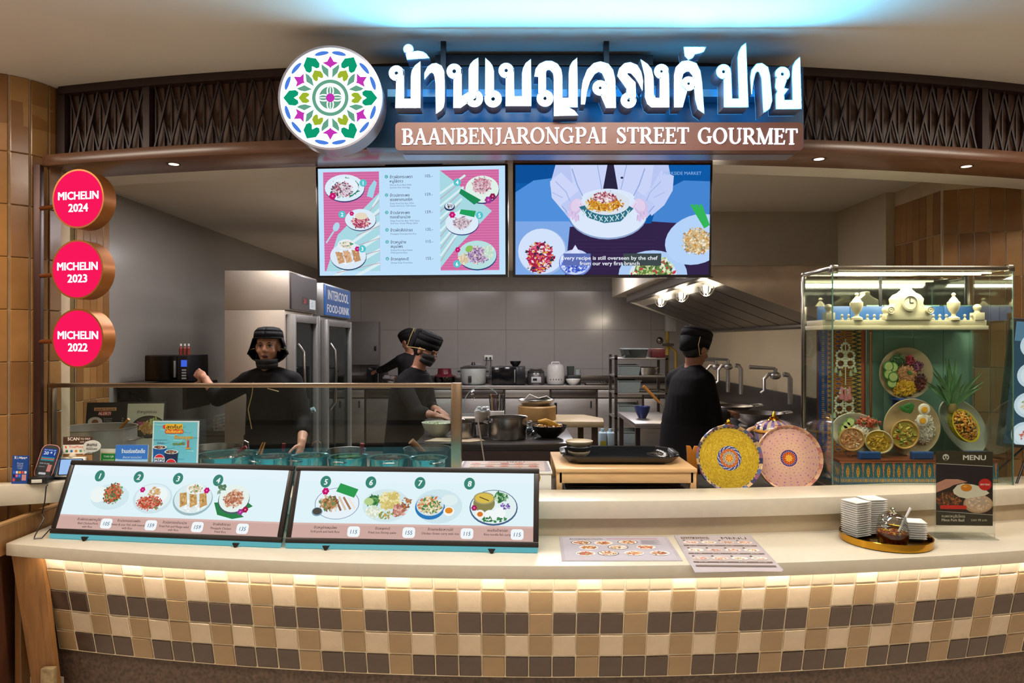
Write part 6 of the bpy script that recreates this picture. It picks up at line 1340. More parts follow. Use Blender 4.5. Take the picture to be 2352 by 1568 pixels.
def bowl(name, lab, c, r, h, m, food=None, seed=1, cat='bowl'):
    o = thing(name, lab, cat, c); obj('shell', MB().lathe([(.001, 0), (r*.45, 0), (r*.5, .006), (r*.85, h*.55), (r, h), (r*.97, h), (r*.82, h*.58), (r*.4, .012), (.001, .012)], n=32, close=False), m, o)
    if food: obj('food', foodbits(food, r*.75, h*.75, 50, .016, seed, 1.2), FM, o, kind='stuff')
    return o
bowl('mixing_bowl', 'white enamel mixing bowl before the bending woman', (kp(1005, 4.95), 4.98, TZ), .12, .10, mat('enamel_white', '#bfc2b4', .3), ['#a8b58a', '#c9cfae', '#8a9a6a'], 3)
bowl('food_bowl', 'wide dark bowl with fried fish on the right corner of the work table', (kp(1262, 4.9), 4.92, TZ), .13, .085, mat('bowl_black', '#1c191a', .25), ['#c9a050', '#d9b870', '#b5742c', '#dcd2c0'], 4)
tw = thing('fried_fish', 'golden fried fish on the dark bowl', 'food', (kp(1258, 4.9), 4.90, TZ+.08)); obj('body', MB().tube([(-.07, 0, .035), (-.02, -.01, .035), (.04, -.01, .015), (.08, 0, .0)], [.008, .024, .022, .01], 10), mat('fried_gold', '#c9942c', .5, var=.2, scale=40), tw)
cu = thing('foam_cup', 'tall milky plastic cup stuffed with white film on the work table', 'cup', (kp(1108, 5.02), 5.02, TZ)); obj('cup', MB().lathe([(.001, 0), (.042, 0), (.056, .13), (.06, .16), (.06, .175), (.056, .175), (.05, .13), (.001, .01)], n=28), mat('milky_plastic', '#a89f98', .3), cu)
g = random.Random(5); m = MB()
for _ in range(26): m.ball((g.uniform(-.04, .04), g.uniform(-.04, .04), .17+g.uniform(0, .035)), (.018, .012, .01), 6, 4, Matrix.Rotation(g.uniform(0, 3), 3, 'X'))
obj('film', m, mat('film_white', '#cdd4d8', .2), cu)
uh = thing('utensil_holder', 'white box holder full of knives and chopsticks on the work table', 'holder', (kp(1141, 5.15), 5.15, TZ)); obj('box', MB().box2((-.055, -.045, 0), (.055, .045, .165)), WHITE, uh, bev=.004)
for k in range(10):
    c_ = ('#26221f', '#a8842c', '#5a1c20', '#2a2526', '#6a2226', '#1c1a1a', '#8a8a8a', '#3a2422', '#6f6f72', '#1f1c1c')[k]; x = -.05+.0115*k; obj('knife_handle', MB().box((x, .01*(k % 3-1), .225), (.009, .014, .13), M=Matrix.Rotation(R(-6+1.4*k), 4, 'Y')), mat('kh_'+c_, c_, .4), uh, bev=.002)
dm = thing('clear_dome', 'clear plastic dome lid standing on edge behind the utensil holder', 'lid', (kp(1108, 5.55), 5.55, TZ+.17)); obj('dome', MB().lathe([(.15, 0), (.152, .004), (.148, .03), (.11, .06), (.05, .075), (.001, .078)], n=40, M=RX, close=False), ACR, dm); obj('rim', MB().lathe([(.147, -.003), (.154, -.003), (.154, .004), (.147, .004)], n=40, M=RX, close=False), mat('rim_clear', '#b9c9c6', .2), dm)
def tub(lab, c, w, d, h, m, fill=None, lid=None, rz=0):
    o = thing('food_tub', lab, 'container', c, rz); b = MB(); k = .86
    B0 = [(-w*k/2, -d*k/2), (w*k/2, -d*k/2), (w*k/2, d*k/2), (-w*k/2, d*k/2)]; T0 = [(-w/2, -d/2), (w/2, -d/2), (w/2, d/2), (-w/2, d/2)]
    vs = [(x, y, 0) for x, y in B0]+[(x, y, h) for x, y in T0]+[(x*1.06, y*1.06, h) for x, y in T0]+[(x*1.06, y*1.06, h-.006) for x, y in T0]+[(x*.97, y*.97, h) for x, y in T0]+[(x*.96, y*.96, .006) for x, y in B0]
    fs = [(3, 2, 1, 0), (20, 21, 22, 23)]+[(a*4+i, a*4+(i+1) % 4, b_*4+(i+1) % 4, b_*4+i) for a, b_ in ((0, 1), (3, 2), (2, 4), (4, 5)) for i in range(4)]
    obj('shell', b.add(vs, fs), m, o)
    if fill: obj('filling', MB().box((0, 0, h*.45), (w*.84, d*.84, h*.5)), mat('fill_'+fill, fill, .6, var=.3, scale=40), o)
    if lid: obj('lid', MB().box((0, 0, h+.006), (w*1.05, d*1.05, .012)), lid, o, bev=.003)
    return o
TUBM = mat('tub_grey', '#9aa4a4', .3); TCL = glass('tub_clear', '#b9c6c4', .4, base=.08)
tub('grey tub of red filling behind the small pot on the work table', (kp(1075, 5.3), 5.32, TZ), .17, .13, .12, TUBM, '#6a2a1c'); tub('dark box with pale lid between small pot and foam cup', (kp(1078, 5.1), 5.1, TZ), .12, .12, .11, mat('tub_dark', '#4a4340', .4), None, mat('lid_pale', '#a09484', .5))
tub('clear tub of greens behind the big steel pot', (kp(1183, 5.35), 5.35, TZ), .13, .11, .085, TCL, '#5a7a44'); tub('clear shallow tub right of the tub of greens', (kp(1198, 5.18), 5.18, TZ), .13, .1, .055, TCL, '#6a7a6a')
tub('striped cup box beside the guard post', (kp(1049, 5.2), 5.22, TZ), .06, .06, .13, mat('tub_white', '#b9bcc0', .4))
foil = thing('foil_bundle', 'crumpled foil and plastic bags right of the big pot', 'bag', (kp(1218, 5.05), 5.07, TZ)); m = MB(); g = random.Random(12)
for _ in range(26): m.ball((g.uniform(-.07, .07), g.uniform(-.06, .06), g.uniform(.01, .06)), (.03, .014, .012), 6, 4, Matrix.Rotation(g.uniform(0, 3), 3, 'Y'))
obj('foil', m, mat('foil_plastic', '#8a9698', .15, .5), foil)
chp = thing('order_spike', 'thin pale stick standing at the front edge of the work table', 'stick', at(1113, 1062, 4.605)); obj('stick', MB().tube([(0, 0, 0), Vector(P_(1096, 955, 4.605))-at(1113, 1062, 4.605)], .005, 8), mat('stick_pale', '#a59a90', .5), chp)
# rack of cabinets along the back wall
BK = 10.02; bc = thing('back_counter', 'long stainless counter with cabinet doors along the back wall', 'counter', (0, BK, 0)); ctz = .975
obj('top', MB().box2((-2.9, -.02, ctz-.05), (2.6, .57, ctz)), KST, bc, bev=.004); obj('backsplash', MB().box2((-2.9, .54, ctz), (2.6, .57, ctz+.12)), KSD, bc, bev=.003); obj('plinth', MB().box2((-2.85, .06, 0), (2.6, .56, .1)), BLACK, bc); obj('carcass', MB().box2((-2.88, .03, .1), (2.58, .56, ctz-.05)), KSD, bc)
for k in range(8):
    x = -2.82+.68*k; dd = obj('door', MB().box2((x, 0, .13), (x+.65, .03, .78)), KST, bc, bev=.004); obj('drawer', MB().box2((x, 0, .80), (x+.65, .03, .91)), KSD if k % 2 else KST, bc, bev=.004); obj('handle', MB().box((x+.58, -.012, .7), (.02, .02, .1)), BLACK, dd, bev=.003)
def bx_at(x0, x1, Y): return kp(x0, Y), kp(x1, Y)
BYc = 10.2
# red lidded glass pot
o = thing('glass_pot', 'glass casserole with a dark red lid on the back counter', 'pot', (kp(1021, BYc), BYc, ctz)); obj('base', MB().lathe([(.001, 0), (.15, 0), (.155, .09), (.15, .12)], n=32), glass('amber_glass', '#8a7a78', .4, base=.1), o); obj('lid', MB().lathe([(.155, .12), (.16, .13), (.11, .16), (.105, .17), (.10, .235), (.09, .245), (.001, .245)], n=32), mat('lid_red', '#5a1420', .3), o)
# big rice cooker
o = thing('rice_cooker', 'large pale rice cooker with dark glass lid on the back counter', 'rice cooker', (kp(1087, BYc), BYc, ctz)); obj('body', MB().lathe([(.001, .01), (.17, .01), (.19, .04), (.195, .24), (.19, .25)], n=36), mat('cooker_grey', '#9ca09c', .3), o); obj('lid', MB().lathe([(.2, .25), (.2, .258), (.14, .285), (.04, .30), (.03, .3), (.025, .335), (.001, .34)], n=36), mat('lid_dark', '#33302f', .2), o); obj('switch_plate', MB().box((-.04, -.197, .09), (.05, .012, .1)), BLACK, o, bev=.003)
for s_ in (1, -1): obj('handle', MB().box((s_*.21, 0, .2), (.04, .07, .025)), BLACK, o, bev=.004)
# socket
o = thing('wall_socket', 'white double socket with two black plugs above the microwave', 'socket', at(1122, 821, 10.59)); obj('plate', MB().box((0, 0, 0), (.13, .02, .075)), WHITE, o, bev=.003)
for s_ in (-.03, .03): obj('plug', MB().box((s_, -.025, -.005), (.03, .04, .03)), BLACK, o, bev=.003); obj('cable', MB().tube([(s_, -.04, -.01), (s_*1.2, -.05, -.1), (s_*2.2-.05, -.1, -.28)], .007, 6), BLACK, o)
def microwave(lab, c, w, h, d, rz=0):
    o = thing('microwave', lab, 'microwave', c, rz); obj('body', MB().box2((-w/2, 0, .01), (w/2, d, h)), BLACK, o, bev=.004); obj('door', MB().box2((-w/2+.005, -.015, .015), (w*.22, 0, h-.005)), mat('oven_door', '#101013', .1), o, bev=.003); obj('panel', MB().box2((w*.23, -.012, .015), (w/2-.005, 0, h-.005)), mat('oven_panel', '#1d1d22', .25), o, bev=.002); obj('handle', MB().box2((w*.17, -.035, .04), (w*.2, -.015, h-.04)), SEAL, o, bev=.003); return o
microwave('black microwave with a funnel bowl on top, on the back counter', (kp(1168, BYc), 10.1, ctz), .50, .27, .38)
bowl('funnel_bowl', 'black funnel shaped bowl on the back microwave', (kp(1184, BYc), 10.25, ctz+.271), .085, .08, BLACK)
o = thing('pressure_cooker', 'small silver and black multicooker right of the back microwave', 'cooker', (kp(1231, BYc), BYc, ctz)); obj('body', MB().lathe([(.001, 0), (.12, 0), (.13, .03), (.13, .16), (.12, .18)], n=28), mat('cooker_silver', '#6f6c6c', .3, .7), o); obj('lid', MB().lathe([(.128, .18), (.125, .2), (.09, .235), (.001, .245)], n=28), mat('lid_dark', '#33302f'), o); obj('control_panel', MB().box((0, -.128, .08), (.15, .03, .09)), mat('panel_silver', '#a8aaac', .3), o, bev=.012); obj('display', MB().box((-.02, -.145, .085), (.06, .004, .035)), BLACK, o, bev=.001)
o = thing('rice_cooker', 'white rice cooker with domed lid right of the multicooker', 'rice cooker', (kp(1276, BYc), BYc, ctz)); obj('body', MB().lathe([(.001, .01), (.12, .01), (.135, .05), (.135, .24), (.125, .27)], n=30), mat('cooker_white', '#bdbab6', .3), o); obj('lid', MB().lathe([(.125, .27), (.11, .3), (.04, .315), (.001, .316)], n=30), mat('cooker_white', '#bdbab6'), o); obj('handle', MB().tube([(-.07, 0, .29), (-.05, 0, .335), (.05, 0, .335), (.07, 0, .29)], .012, 8), mat('cooker_white', '#bdbab6'), o)
for k in range(5): obj('button', MB().ball((-.08+.04*k, -.138+.004*abs(k-2)*1.2, .085), (.008, .006, .008), 8, 5), mat('btn_dark', '#3a3634', .4), o)
bowl('white_bowl', 'small white bowl on the back counter right of the white rice cooker', (kp(1315, BYc), 10.1, ctz), .11, .09, PORC)
o = thing('blender', 'dark blender with two jars behind the small white bowl', 'blender', (kp(1318, 10.35), 10.36, ctz)); obj('base', MB().box((0, 0, .07), (.2, .14, .14)), BLACK, o, bev=.006); obj('jar', MB().lathe([(.05, .14), (.06, .27), (.001, .27)], (-.05, 0, 0), 16), KGL, o); obj('jar', MB().lathe([(.045, .14), (.05, .22), (.001, .22)], (.06, 0, 0), 16), mat('jar_pale', '#9aa0a0', .3), o)
o = thing('grill_tray', 'dark grill tray on the back counter near the tub rack', 'tray', (kp(1368, BYc), 10.15, ctz)); obj('pan', MB().box2((-.16, -.12, 0), (.16, .14, .03)), KSD, o, bev=.003)
for k in range(7): obj('bar', MB().tube([(-.13+.043*k, -.11, .04), (-.13+.043*k, .12, .05)], .005, 6), STEEL, o)
o = thing('breaker_cabinet', 'pale metal breaker cabinet on the wall beside the blue header fridge', 'cabinet', at(823, 788, 10.0)); o.location.y = 10.5; obj('box', MB().box((0, 0, 0), (.42, .18, .66)), mat('cabinet_grey', '#6f6c6a', .4), o, bev=.004); obj('latch', MB().box((.17, -.095, -.08), (.03, .02, .07)), BLACK, o, bev=.003)
mk = microwave('black oven on the back counter left of the bending cook', (kp(862, 10.1), 10.1, ctz), .26, .27, .35)
o = thing('towel_pile', 'pile of white cloths beside the oven on the back counter', 'towels', (kp(890, 10.05), 10.16, ctz)); m = MB(); g = random.Random(3)
for _ in range(14): m.ball((g.uniform(-.1, .14), g.uniform(-.06, .06), g.uniform(.03, .12)), (.07, .05, .03), 8, 5, Matrix.Rotation(g.uniform(-.5, .5), 3, 'Y'))
obj('cloth', m, mat('cloth_grey', '#8a8684', .8), o)
# tub rack
RX0, RX1, RY0 = kp(1412, 7.4), kp(1535, 7.4), 7.4; rk = thing('tub_rack', 'steel rack with five shelves of plastic tubs right of the back counter', 'rack', (RX0, RY0, 0)); rw_ = RX1-RX0; rtop = at(1450, 815, 7.4).z
for x in (.0, rw_-.03):
    for y in (0, .42): obj('upright', MB().box2((x, y, 0), (x+.03, y+.03, rtop)), KSD, rk)
zs = [at(1450, yy, 7.4).z for yy in (1020, 958, 902, 862, 822)]
for z in zs: obj('shelf', MB().box2((0, 0, z-.02), (rw_, .45, z)), KST, rk, bev=.002)
for k, z in enumerate(zs[:3]): tub('pale plastic tub on rack shelf %s' % ('closest to the floor', 'second from below', 'third from below')[k], (RX0+.17, RY0+.2, z+.001), .24, .34, .13, mat('tub_pale', '#8f9a98', .35))
tub('pale plastic tub on the rack shelf fourth from below', (RX0+.17, RY0+.2, zs[3]+.001), .24, .34, .11, mat('tub_pale', '#8f9a98'))
pan('steel wok pan resting on the upper rack shelf', (RX0+.36, RY0+.2, zs[3]+.001), .15, .08, STEEL); tub('clear tub on the top of the rack', (RX0+.24, RY0+.2, zs[4]+.001), .26, .3, .09, TCL, None, mat('lid_clear', '#9aa4a8', .2)); o = thing('red_crate', 'dark red basket on the top of the rack', 'basket', (RX0+.5, RY0+.22, zs[4]+.001)); obj('basket', MB().box((0, 0, .05), (.15, .2, .1)), mat('basket_red', '#5a1a1c', .5), o, bev=.01)
# gas pipes in the corner
gp = thing('gas_pipe', 'yellow gas pipe with valve and gauge on the wall behind the cook', 'pipe', at(1533, 840, 9.7)); m = MB().tube([(0, 0, -1.27), (0, 0, .55)], .025, 10).tube([(.12, 0, -.4), (.12, 0, .2), (.0, 0, .3)], .02, 10); obj('pipe', m, mat('gas_yellow', '#8f7420', .4), gp); obj('valve', MB().box((0, -.04, .3), (.16, .04, .04)).ball((-.12, -.05, .36), .05, 12, 8), KSD, gp); obj('valve_box', MB().box((.04, -.02, .62), (.14, .1, .26)), mat('box_grey', '#8a8884', .5), gp, bev=.005)
# stainless work table with red knobs + wok range along the right wall
rg = thing('wok_range', 'stainless wok range along the right wall with tall splashback', 'range', (1.72, 5.9, 0)); obj('top', MB().box2((-.18, -.55, .80), (.95, 1.35, .86)), KST, rg, bev=.004); obj('front', MB().box2((-.16, -.5, .12), (-.13, 1.3, .80)), KST, rg); obj('splashback', MB().box2((.93, -.55, .86), (.97, 3.1, 1.12)), KSD, rg, bev=.003); obj('body', MB().box2((-.13, -.5, .12), (.92, 1.3, .79)), KSD, rg)
for y in (-.2, .4, 1.0): obj('burner', MB().lathe([(.13, 0), (.2, .0), (.22, .06), (.2, .07), (.14, .03)], (.4, y, .86), 24, close=False), BLACK, rg)
st2 = thing('steel_table', 'steel side table with red knobs left of the cook', 'table', (kp(1445, 6.3), 6.3, 0)); obj('top', MB().box2((0, -.3, .86), (.42, .7, .9)), KST, st2, bev=.003); obj('front', MB().box2((.03, -.28, .48), (.42, -.25, .86)), KST, st2, bev=.003)
for x in (.06, .14, .2): obj('knob', MB().lathe([(.02, 0), (.022, .02), (.001, .022)], (x+.08, -.28, .6), 12, RX), mat('knob_red', '#8a2020', .4), st2)
for x in (.03, .38):
    for y in (-.26, .64): obj('leg', MB().box((x, y, .43), (.04, .04, .86)), KSD, st2)
bowl('blue_tub', 'small blue plastic basin on the steel side table', (kp(1476, 6.4), 6.42, .901), .075, .11, mat('blue_plastic', '#22306a', .35)); ladle('wok ladle with yellow wooden handle behind the cook', P_(1545, 956, 6.2), P_(1478, 886, 6.2), OCHW, .014)
for k, x in enumerate((1384, 1402)):
    o = thing('water_jug', ('left pale blue detergent jug with a yellow label', 'right pale blue detergent jug')[k], 'jug', (kp(x, 5.6), 5.6, .70)); obj('body', MB().box((0, 0, .09), (.062, .09, .18)), mat('jug_blue', '#a5bcc8', .3), o, bev=.012, seg=3); obj('cap', MB().lathe([(.016, .18), (.016, .205), (.001, .206)], n=14), mat('jug_blue', '#a5bcc8'), o)
    if k == 0: obj('label', MB().box((0, -.046, .07), (.05, .002, .08)), mat('label_yellow', '#a8a02c', .5), o); obj('label', MB().box((0, -.0475, .05), (.05, .002, .035)), mat('label_blue', '#24407a', .5), o)
crt = thing('low_shelf', 'low steel shelf under the detergent jugs', 'shelf', (kp(1393, 5.6), 5.6, 0)); obj('board', MB().box2((-.14, -.1, .67), (.14, .12, .70)), KSD, crt)
for x in (-.12, .12):
    for y in (-.08, .1): obj('leg', MB().box((x, y, .335), (.025, .025, .67)), KSD, crt)
def wok(lab, c, r, h):
    o = thing('wok', lab, 'wok', c); obj('shell', MB().lathe([(.001, 0), (r*.4, .01), (r*.75, h*.4), (r, h), (r*.985, h+.003), (r*.73, h*.45), (.001, .008)], n=36, close=False), KSD, o)
    for s_ in (1, -1): obj('handle', handle_loop(r*s_, h, s_, .05, .06, .008), KST, o)
    return o
wok('large steel wok on the burner before the cook', (kp(1762, 5.35), 5.55, .93), .20, .11)
o = wok('shallow pan tilted by the hand of the cook at the range', (kp(1702, 5.0), 5.2, 1.085), .155, .045); obj('handle', MB().tube([(-.15, 0, .04), (-.27, -.03, .05)], .011, 8), KSD, o)
def faucet(lab, px_, yt, yb, Y, arm):
    xw = 2.66; c = Vector((kp(px_, Y), Y, at(px_, yb, Y).z)); zt = at(px_, yt, Y).z-c.z; o = thing('wok_faucet', lab, 'faucet', c, 0, 'wall faucets over the wok range'); b = arm
    obj('riser', MB().tube([(0, 0, 0), (0, 0, zt*.72), (-.02, 0, zt*.82), (-.06, 0, zt*.84)], .022, 10), KST, o); obj('body', MB().ball((-.13, 0, zt*.80), (.05, .035, .035), 12, 8).tube([(-.13, 0, zt*.8), (-.13, 0, zt)], .018, 8), KST, o)
    obj('spout', MB().tube([(-.13, 0, zt*.84), (-.19, 0, zt*.84), (-.23, 0, zt*.7), (-.23, 0, zt*.38), (-.26, 0, zt*.3)], .016, 10), KST, o); obj('lever', MB().tube([(-.13, 0, zt), (-.36, 0, zt*1.04)], [.012, .018], 8), KST, o)
faucet('far wall faucet over the wok range right of the cook', 1672, 828, 900, 7.3, 1); faucet('second wall faucet close beside the far one', 1702, 826, 905, 6.9, 1); faucet('nearest wall faucet left of the display case', 1815, 846, 928, 6.0, 1)
# extraction hood
hd = thing('extraction_hood', 'large stainless extraction hood along the right wall with lit lamps', 'hood', (1.60, 5.77, 0)); L_ = 3.7
def hp(name, pts, d, m, **k): return obj(name, MB().prism(pts, d), m, hd, **k)
hp('near_end', [(0, 0, 2.17), (1.14, 0, 1.76), (1.14, 0, 2.262), (0, 0, 2.262)], (0, .012, 0), mat('hood_end', '#d6c3ae', .36, .6, var=.25, scale=3)); hp('far_end', [(0, L_-.012, 2.17), (1.14, L_-.012, 1.76), (1.14, L_-.012, 2.262), (0, L_-.012, 2.262)], (0, .012, 0), KST)
obj('front_fascia', MB().box2((-.012, 0, 2.17), (0, L_, 2.262)), KST, hd); obj('lip', MB().box2((-.012, 0, 2.158), (.10, L_, 2.17)), KSD, hd, bev=.002)
hp('lamp_trough', [(.10, .012, 2.16), (.24, .012, 2.11), (.24, .012, 2.12), (.10, .012, 2.17)], (0, L_-.024, 0), mat('hood_white', '#b9b4aa', .4))
for k in range(7): hp('baffle_filter', [(.245, .05+.52*k, 2.105), (1.1, .05+.52*k, 1.775), (1.1, .05+.52*k, 1.795), (.245, .05+.52*k, 2.125)], (0, .49, 0), KSD)
obj('gutter', MB().box2((1.09, .012, 1.755), (1.138, L_-.012, 1.79)), KSD, hd)
for k, y in enumerate((.45, 1.35, 2.35)):
    h_l = obj('hood_lamp', MB().ball((.17, y, 2.10), (.042, .042, .045), 16, 10), emit('hood_bulb', '#fff2d6', 1.5), hd); cg = MB()
    for a in range(0, 180, 45): cg.tube([(.17+.075*math.cos(R(a))*math.cos(t), y+.075*math.sin(R(a))*math.cos(t), 2.12-.085*math.sin(t)) for t in [math.pi*i/8 for i in range(9)]], .004, 5)
    obj('lamp_cage', cg, STEEL, hd)
    l = bpy.data.lights.new('hood_light', 'POINT'); l.energy = 7; l.color = lin('#ffeed2'); l.shadow_soft_size = .06; lo = bpy.data.objects.new('hood_light', l); link(lo); lo.location = (1.60+.17, 5.77+y, 2.02)
# left corner: microwave on a wall shelf, bottles, white bin and basket
wsh = thing('wall_shelf', 'dark wall shelf under the left black microwave', 'shelf', (kp(390, 5.15), 5.1, at(390, 878, 5.15).z)); obj('board', MB().box2((-.42, -.05, -.03), (.2, .42, 0)), KSD, wsh, bev=.003); obj('bracket', MB().box2((-.38, 0, -.2), (-.35, .4, -.03)).box2((.12, 0, -.2), (.15, .4, -.03)), KSD, wsh)
lm = microwave('black microwave on the wall shelf under the left wall, its blue display lit', (kp(390, 5.15), 5.12, wsh.location.z), .34, .205, .3)
q = Print((.105, -.0125, .17), (.045, 0, 0), (0, 0, -.05), 10, 10); q.rect(0, 0, 10, 10, '#3f62d8'); q.done(SCREEN, lm, 'print_display'); q = Print((.11, -.0125, .105), (.035, 0, 0), (0, 0, -.09), 10, 26); [q.rrect(0, 1+6*k, 10, 4.4+6*k, 1, '#a8a8b0') for k in range(4)]; q.done(PRINT, lm, 'print_keys')
for k in range(3):
    o = thing('spice_bottle', ('left', 'middle', 'right')[k]+' of the three little red and white bottles on the wall microwave', 'bottle', (kp(408+9*k, 5.2), 5.25, wsh.location.z+.206)); obj('body', MB().lathe([(.012, 0), (.013, .05), (.006, .06), (.006, .068)], n=12), mat('spice_red', '#8a3a30', .4), o); obj('cap', MB().lathe([(.008, .068), (.008, .085), (.001, .086)], n=12), WHITE, o)
bn = thing('white_chest', 'low white chest behind the woman with a basket on top', 'chest', (kp(528, 6.2), 6.05, 0)); obj('body', MB().box2((-.16, -.1, 0), (.3, .3, .80)), mat('chest_white', '#8a8680', .5), bn, bev=.01); obj('lid', MB().box2((-.17, -.11, .80), (.31, .31, .84)), mat('chest_white', '#8a8680'), bn, bev=.008)
bk_ = thing('plastic_basket', 'white perforated basket on the white chest', 'basket', (kp(545, 6.1), 6.02, .841)); m = MB().box2((-.14, -.08, 0), (.14, .16, .01))
for k in range(9): m.box2((-.14+.0345*k, -.085, 0), (-.13+.0345*k, -.078, .13)).box2((-.14+.0345*k, .155, 0), (-.13+.0345*k, .162, .13))
for z in (.03, .06, .09, .12): m.box2((-.145, -.086, z), (.145, -.077, z+.01)).box2((-.145, .154, z), (.145, .163, z+.01)).box2((-.145, -.08, z), (-.135, .16, z+.01)).box2((.135, -.08, z), (.145, .16, z+.01))
obj('mesh', m, WHITE, bk_)
pr = thing('wipe_roll', 'pale blue paper roll hung on the fridge side', 'roll', (-1.64, 5.5, 1.055)); obj('roll', MB().tube([(-.045, 0, -.02), (.05, 0, .02)], .022, 14), mat('roll_blue', '#8aa4a8', .5), pr)
sk = thing('folding_stool', 'black chair back behind the work table', 'chair', (kp(1240, 6.9), 6.75, 0))
for x in (-.16, .16):
    for y in (-.16, .16): obj('leg', MB().tube([(x, y, 0), (x, y, .45 if y < 0 else 1.0)], .014, 8), BLACK, sk)
obj('seat', MB().box((0, 0, .46), (.36, .36, .03)), BLACK, sk, bev=.008)
for z in (.78, .96): obj('back_slat', MB().box((0, .16, z), (.34, .02, .05)), BLACK, sk, bev=.004)
# ================================================================= people
SKIN = mat('skin', '#bb886e', .5, var=.05, scale=30); SKIN2 = mat('skin_tan', '#9a6a52', .5, var=.05, scale=30)
UNI = mat('black_uniform', '#0b090b', .8, var=.15, scale=25, bump=.12, spec=.2); CAPM = mat('black_cap', '#0a090a', .8, spec=.2, var=.15, scale=30, bump=.1)
APR = mat('black_apron', '#0e0c0f', .8, spec=.2, var=.1, scale=20); PIPE = mat('gold_piping', '#b59a5c', .5); HAIR = mat('black_hair', '#120e0d', .5); MASKM = mat('black_mask', '#0d0c0e', .8)
def solid(mb, voxel, it=2):
    """fuse overlapping shapes into one continuous smooth skin"""
    me = bpy.data.meshes.new('f'); me.from_pydata(mb.v, [], mb.f); bm = bmesh.new(); bm.from_mesh(me); bmesh.ops.recalc_face_normals(bm, faces=bm.faces); bm.to_mesh(me); bm.free()
    o = bpy.data.objects.new('f', me); COL.objects.link(o)
    r = o.modifiers.new('r', 'REMESH'); r.mode = 'VOXEL'; r.voxel_size = voxel
    s = o.modifiers.new('s', 'SMOOTH'); s.iterations = it; s.factor = .5
    dg = bpy.context.evaluated_depsgraph_get(); out = bpy.data.meshes.new_from_object(o.evaluated_get(dg)); bpy.data.objects.remove(o); bpy.data.meshes.remove(me); return out
def mesh_obj(name, me, m, parent):
    me.materials.clear(); me.materials.append(m); me.polygons.foreach_set('use_smooth', [True]*len(me.polygons)); me.name = name
    o = bpy.data.objects.new(name, me); return link(o, parent)
def limb(mb, pts, rs, n=14):
    pts = [Vector(p) for p in pts]
    for a, b, ra, rb in zip(pts[:-1], pts[1:], rs[:-1], rs[1:]): mb.tube([a, a.lerp(b, .5), b], [ra, (ra+rb)/2, rb], n)
    for p, r in zip(pts, rs): mb.ball(p, r, n, 8)
def loft(mb, rings, n=24):
    vs = []; fs = []
    for c, u, v in rings:
        for k in range(n): a = 2*math.pi*k/n; vs.append(Vector(c)+Vector(u)*math.cos(a)+Vector(v)*math.sin(a))
    for i in range(len(rings)-1):
        for k in range(n): k2 = (k+1) % n; fs.append((i*n+k, i*n+k2, (i+1)*n+k2, (i+1)*n+k))
    fs += [tuple(range(n-1, -1, -1)), tuple((len(rings)-1)*n+k for k in range(n))]; mb.add(vs, fs)
def hand(mb, w, d, palm_n, curl=.5, side=1):
    """w wrist, d pointing direction, palm_n palm normal; five bent fingers and a thumb off the side"""
    d = Vector(d).normalized(); pn = Vector(palm_n); pn = (pn-d*pn.dot(d)).normalized(); s = d.cross(pn)*side; w = Vector(w)
    M = Matrix((s, d, pn)).transposed(); mb.ball(w+d*.045, (.040, .052, .016), 14, 8, M); limb(mb, [w-d*.02, w+d*.02], [.026, .027], 12)
    for k, L in enumerate((.072, .082, .077, .060)):
        p = w+d*.082+s*(.028-.0185*k); dd = d; seg = [p-d*.02]
        for j, f in enumerate((.45, .32, .26)):
            an = curl*(.5+.35*j); dd = (dd*math.cos(an)+pn*math.sin(an)).normalized(); p = p+dd*L*f; seg.append(p)
        limb(mb, seg, [.0095, .009, .0083, .0075], 8)
    p = w+d*.025+s*.034; t1 = (d*.55+s*.75+pn*.3).normalized(); limb(mb, [w+d*.015+s*.018, p+t1*.02, p+t1*.04+d*.012, p+t1*.048+d*.036+pn*.012], [.0125, .011, .0098, .0085], 8)
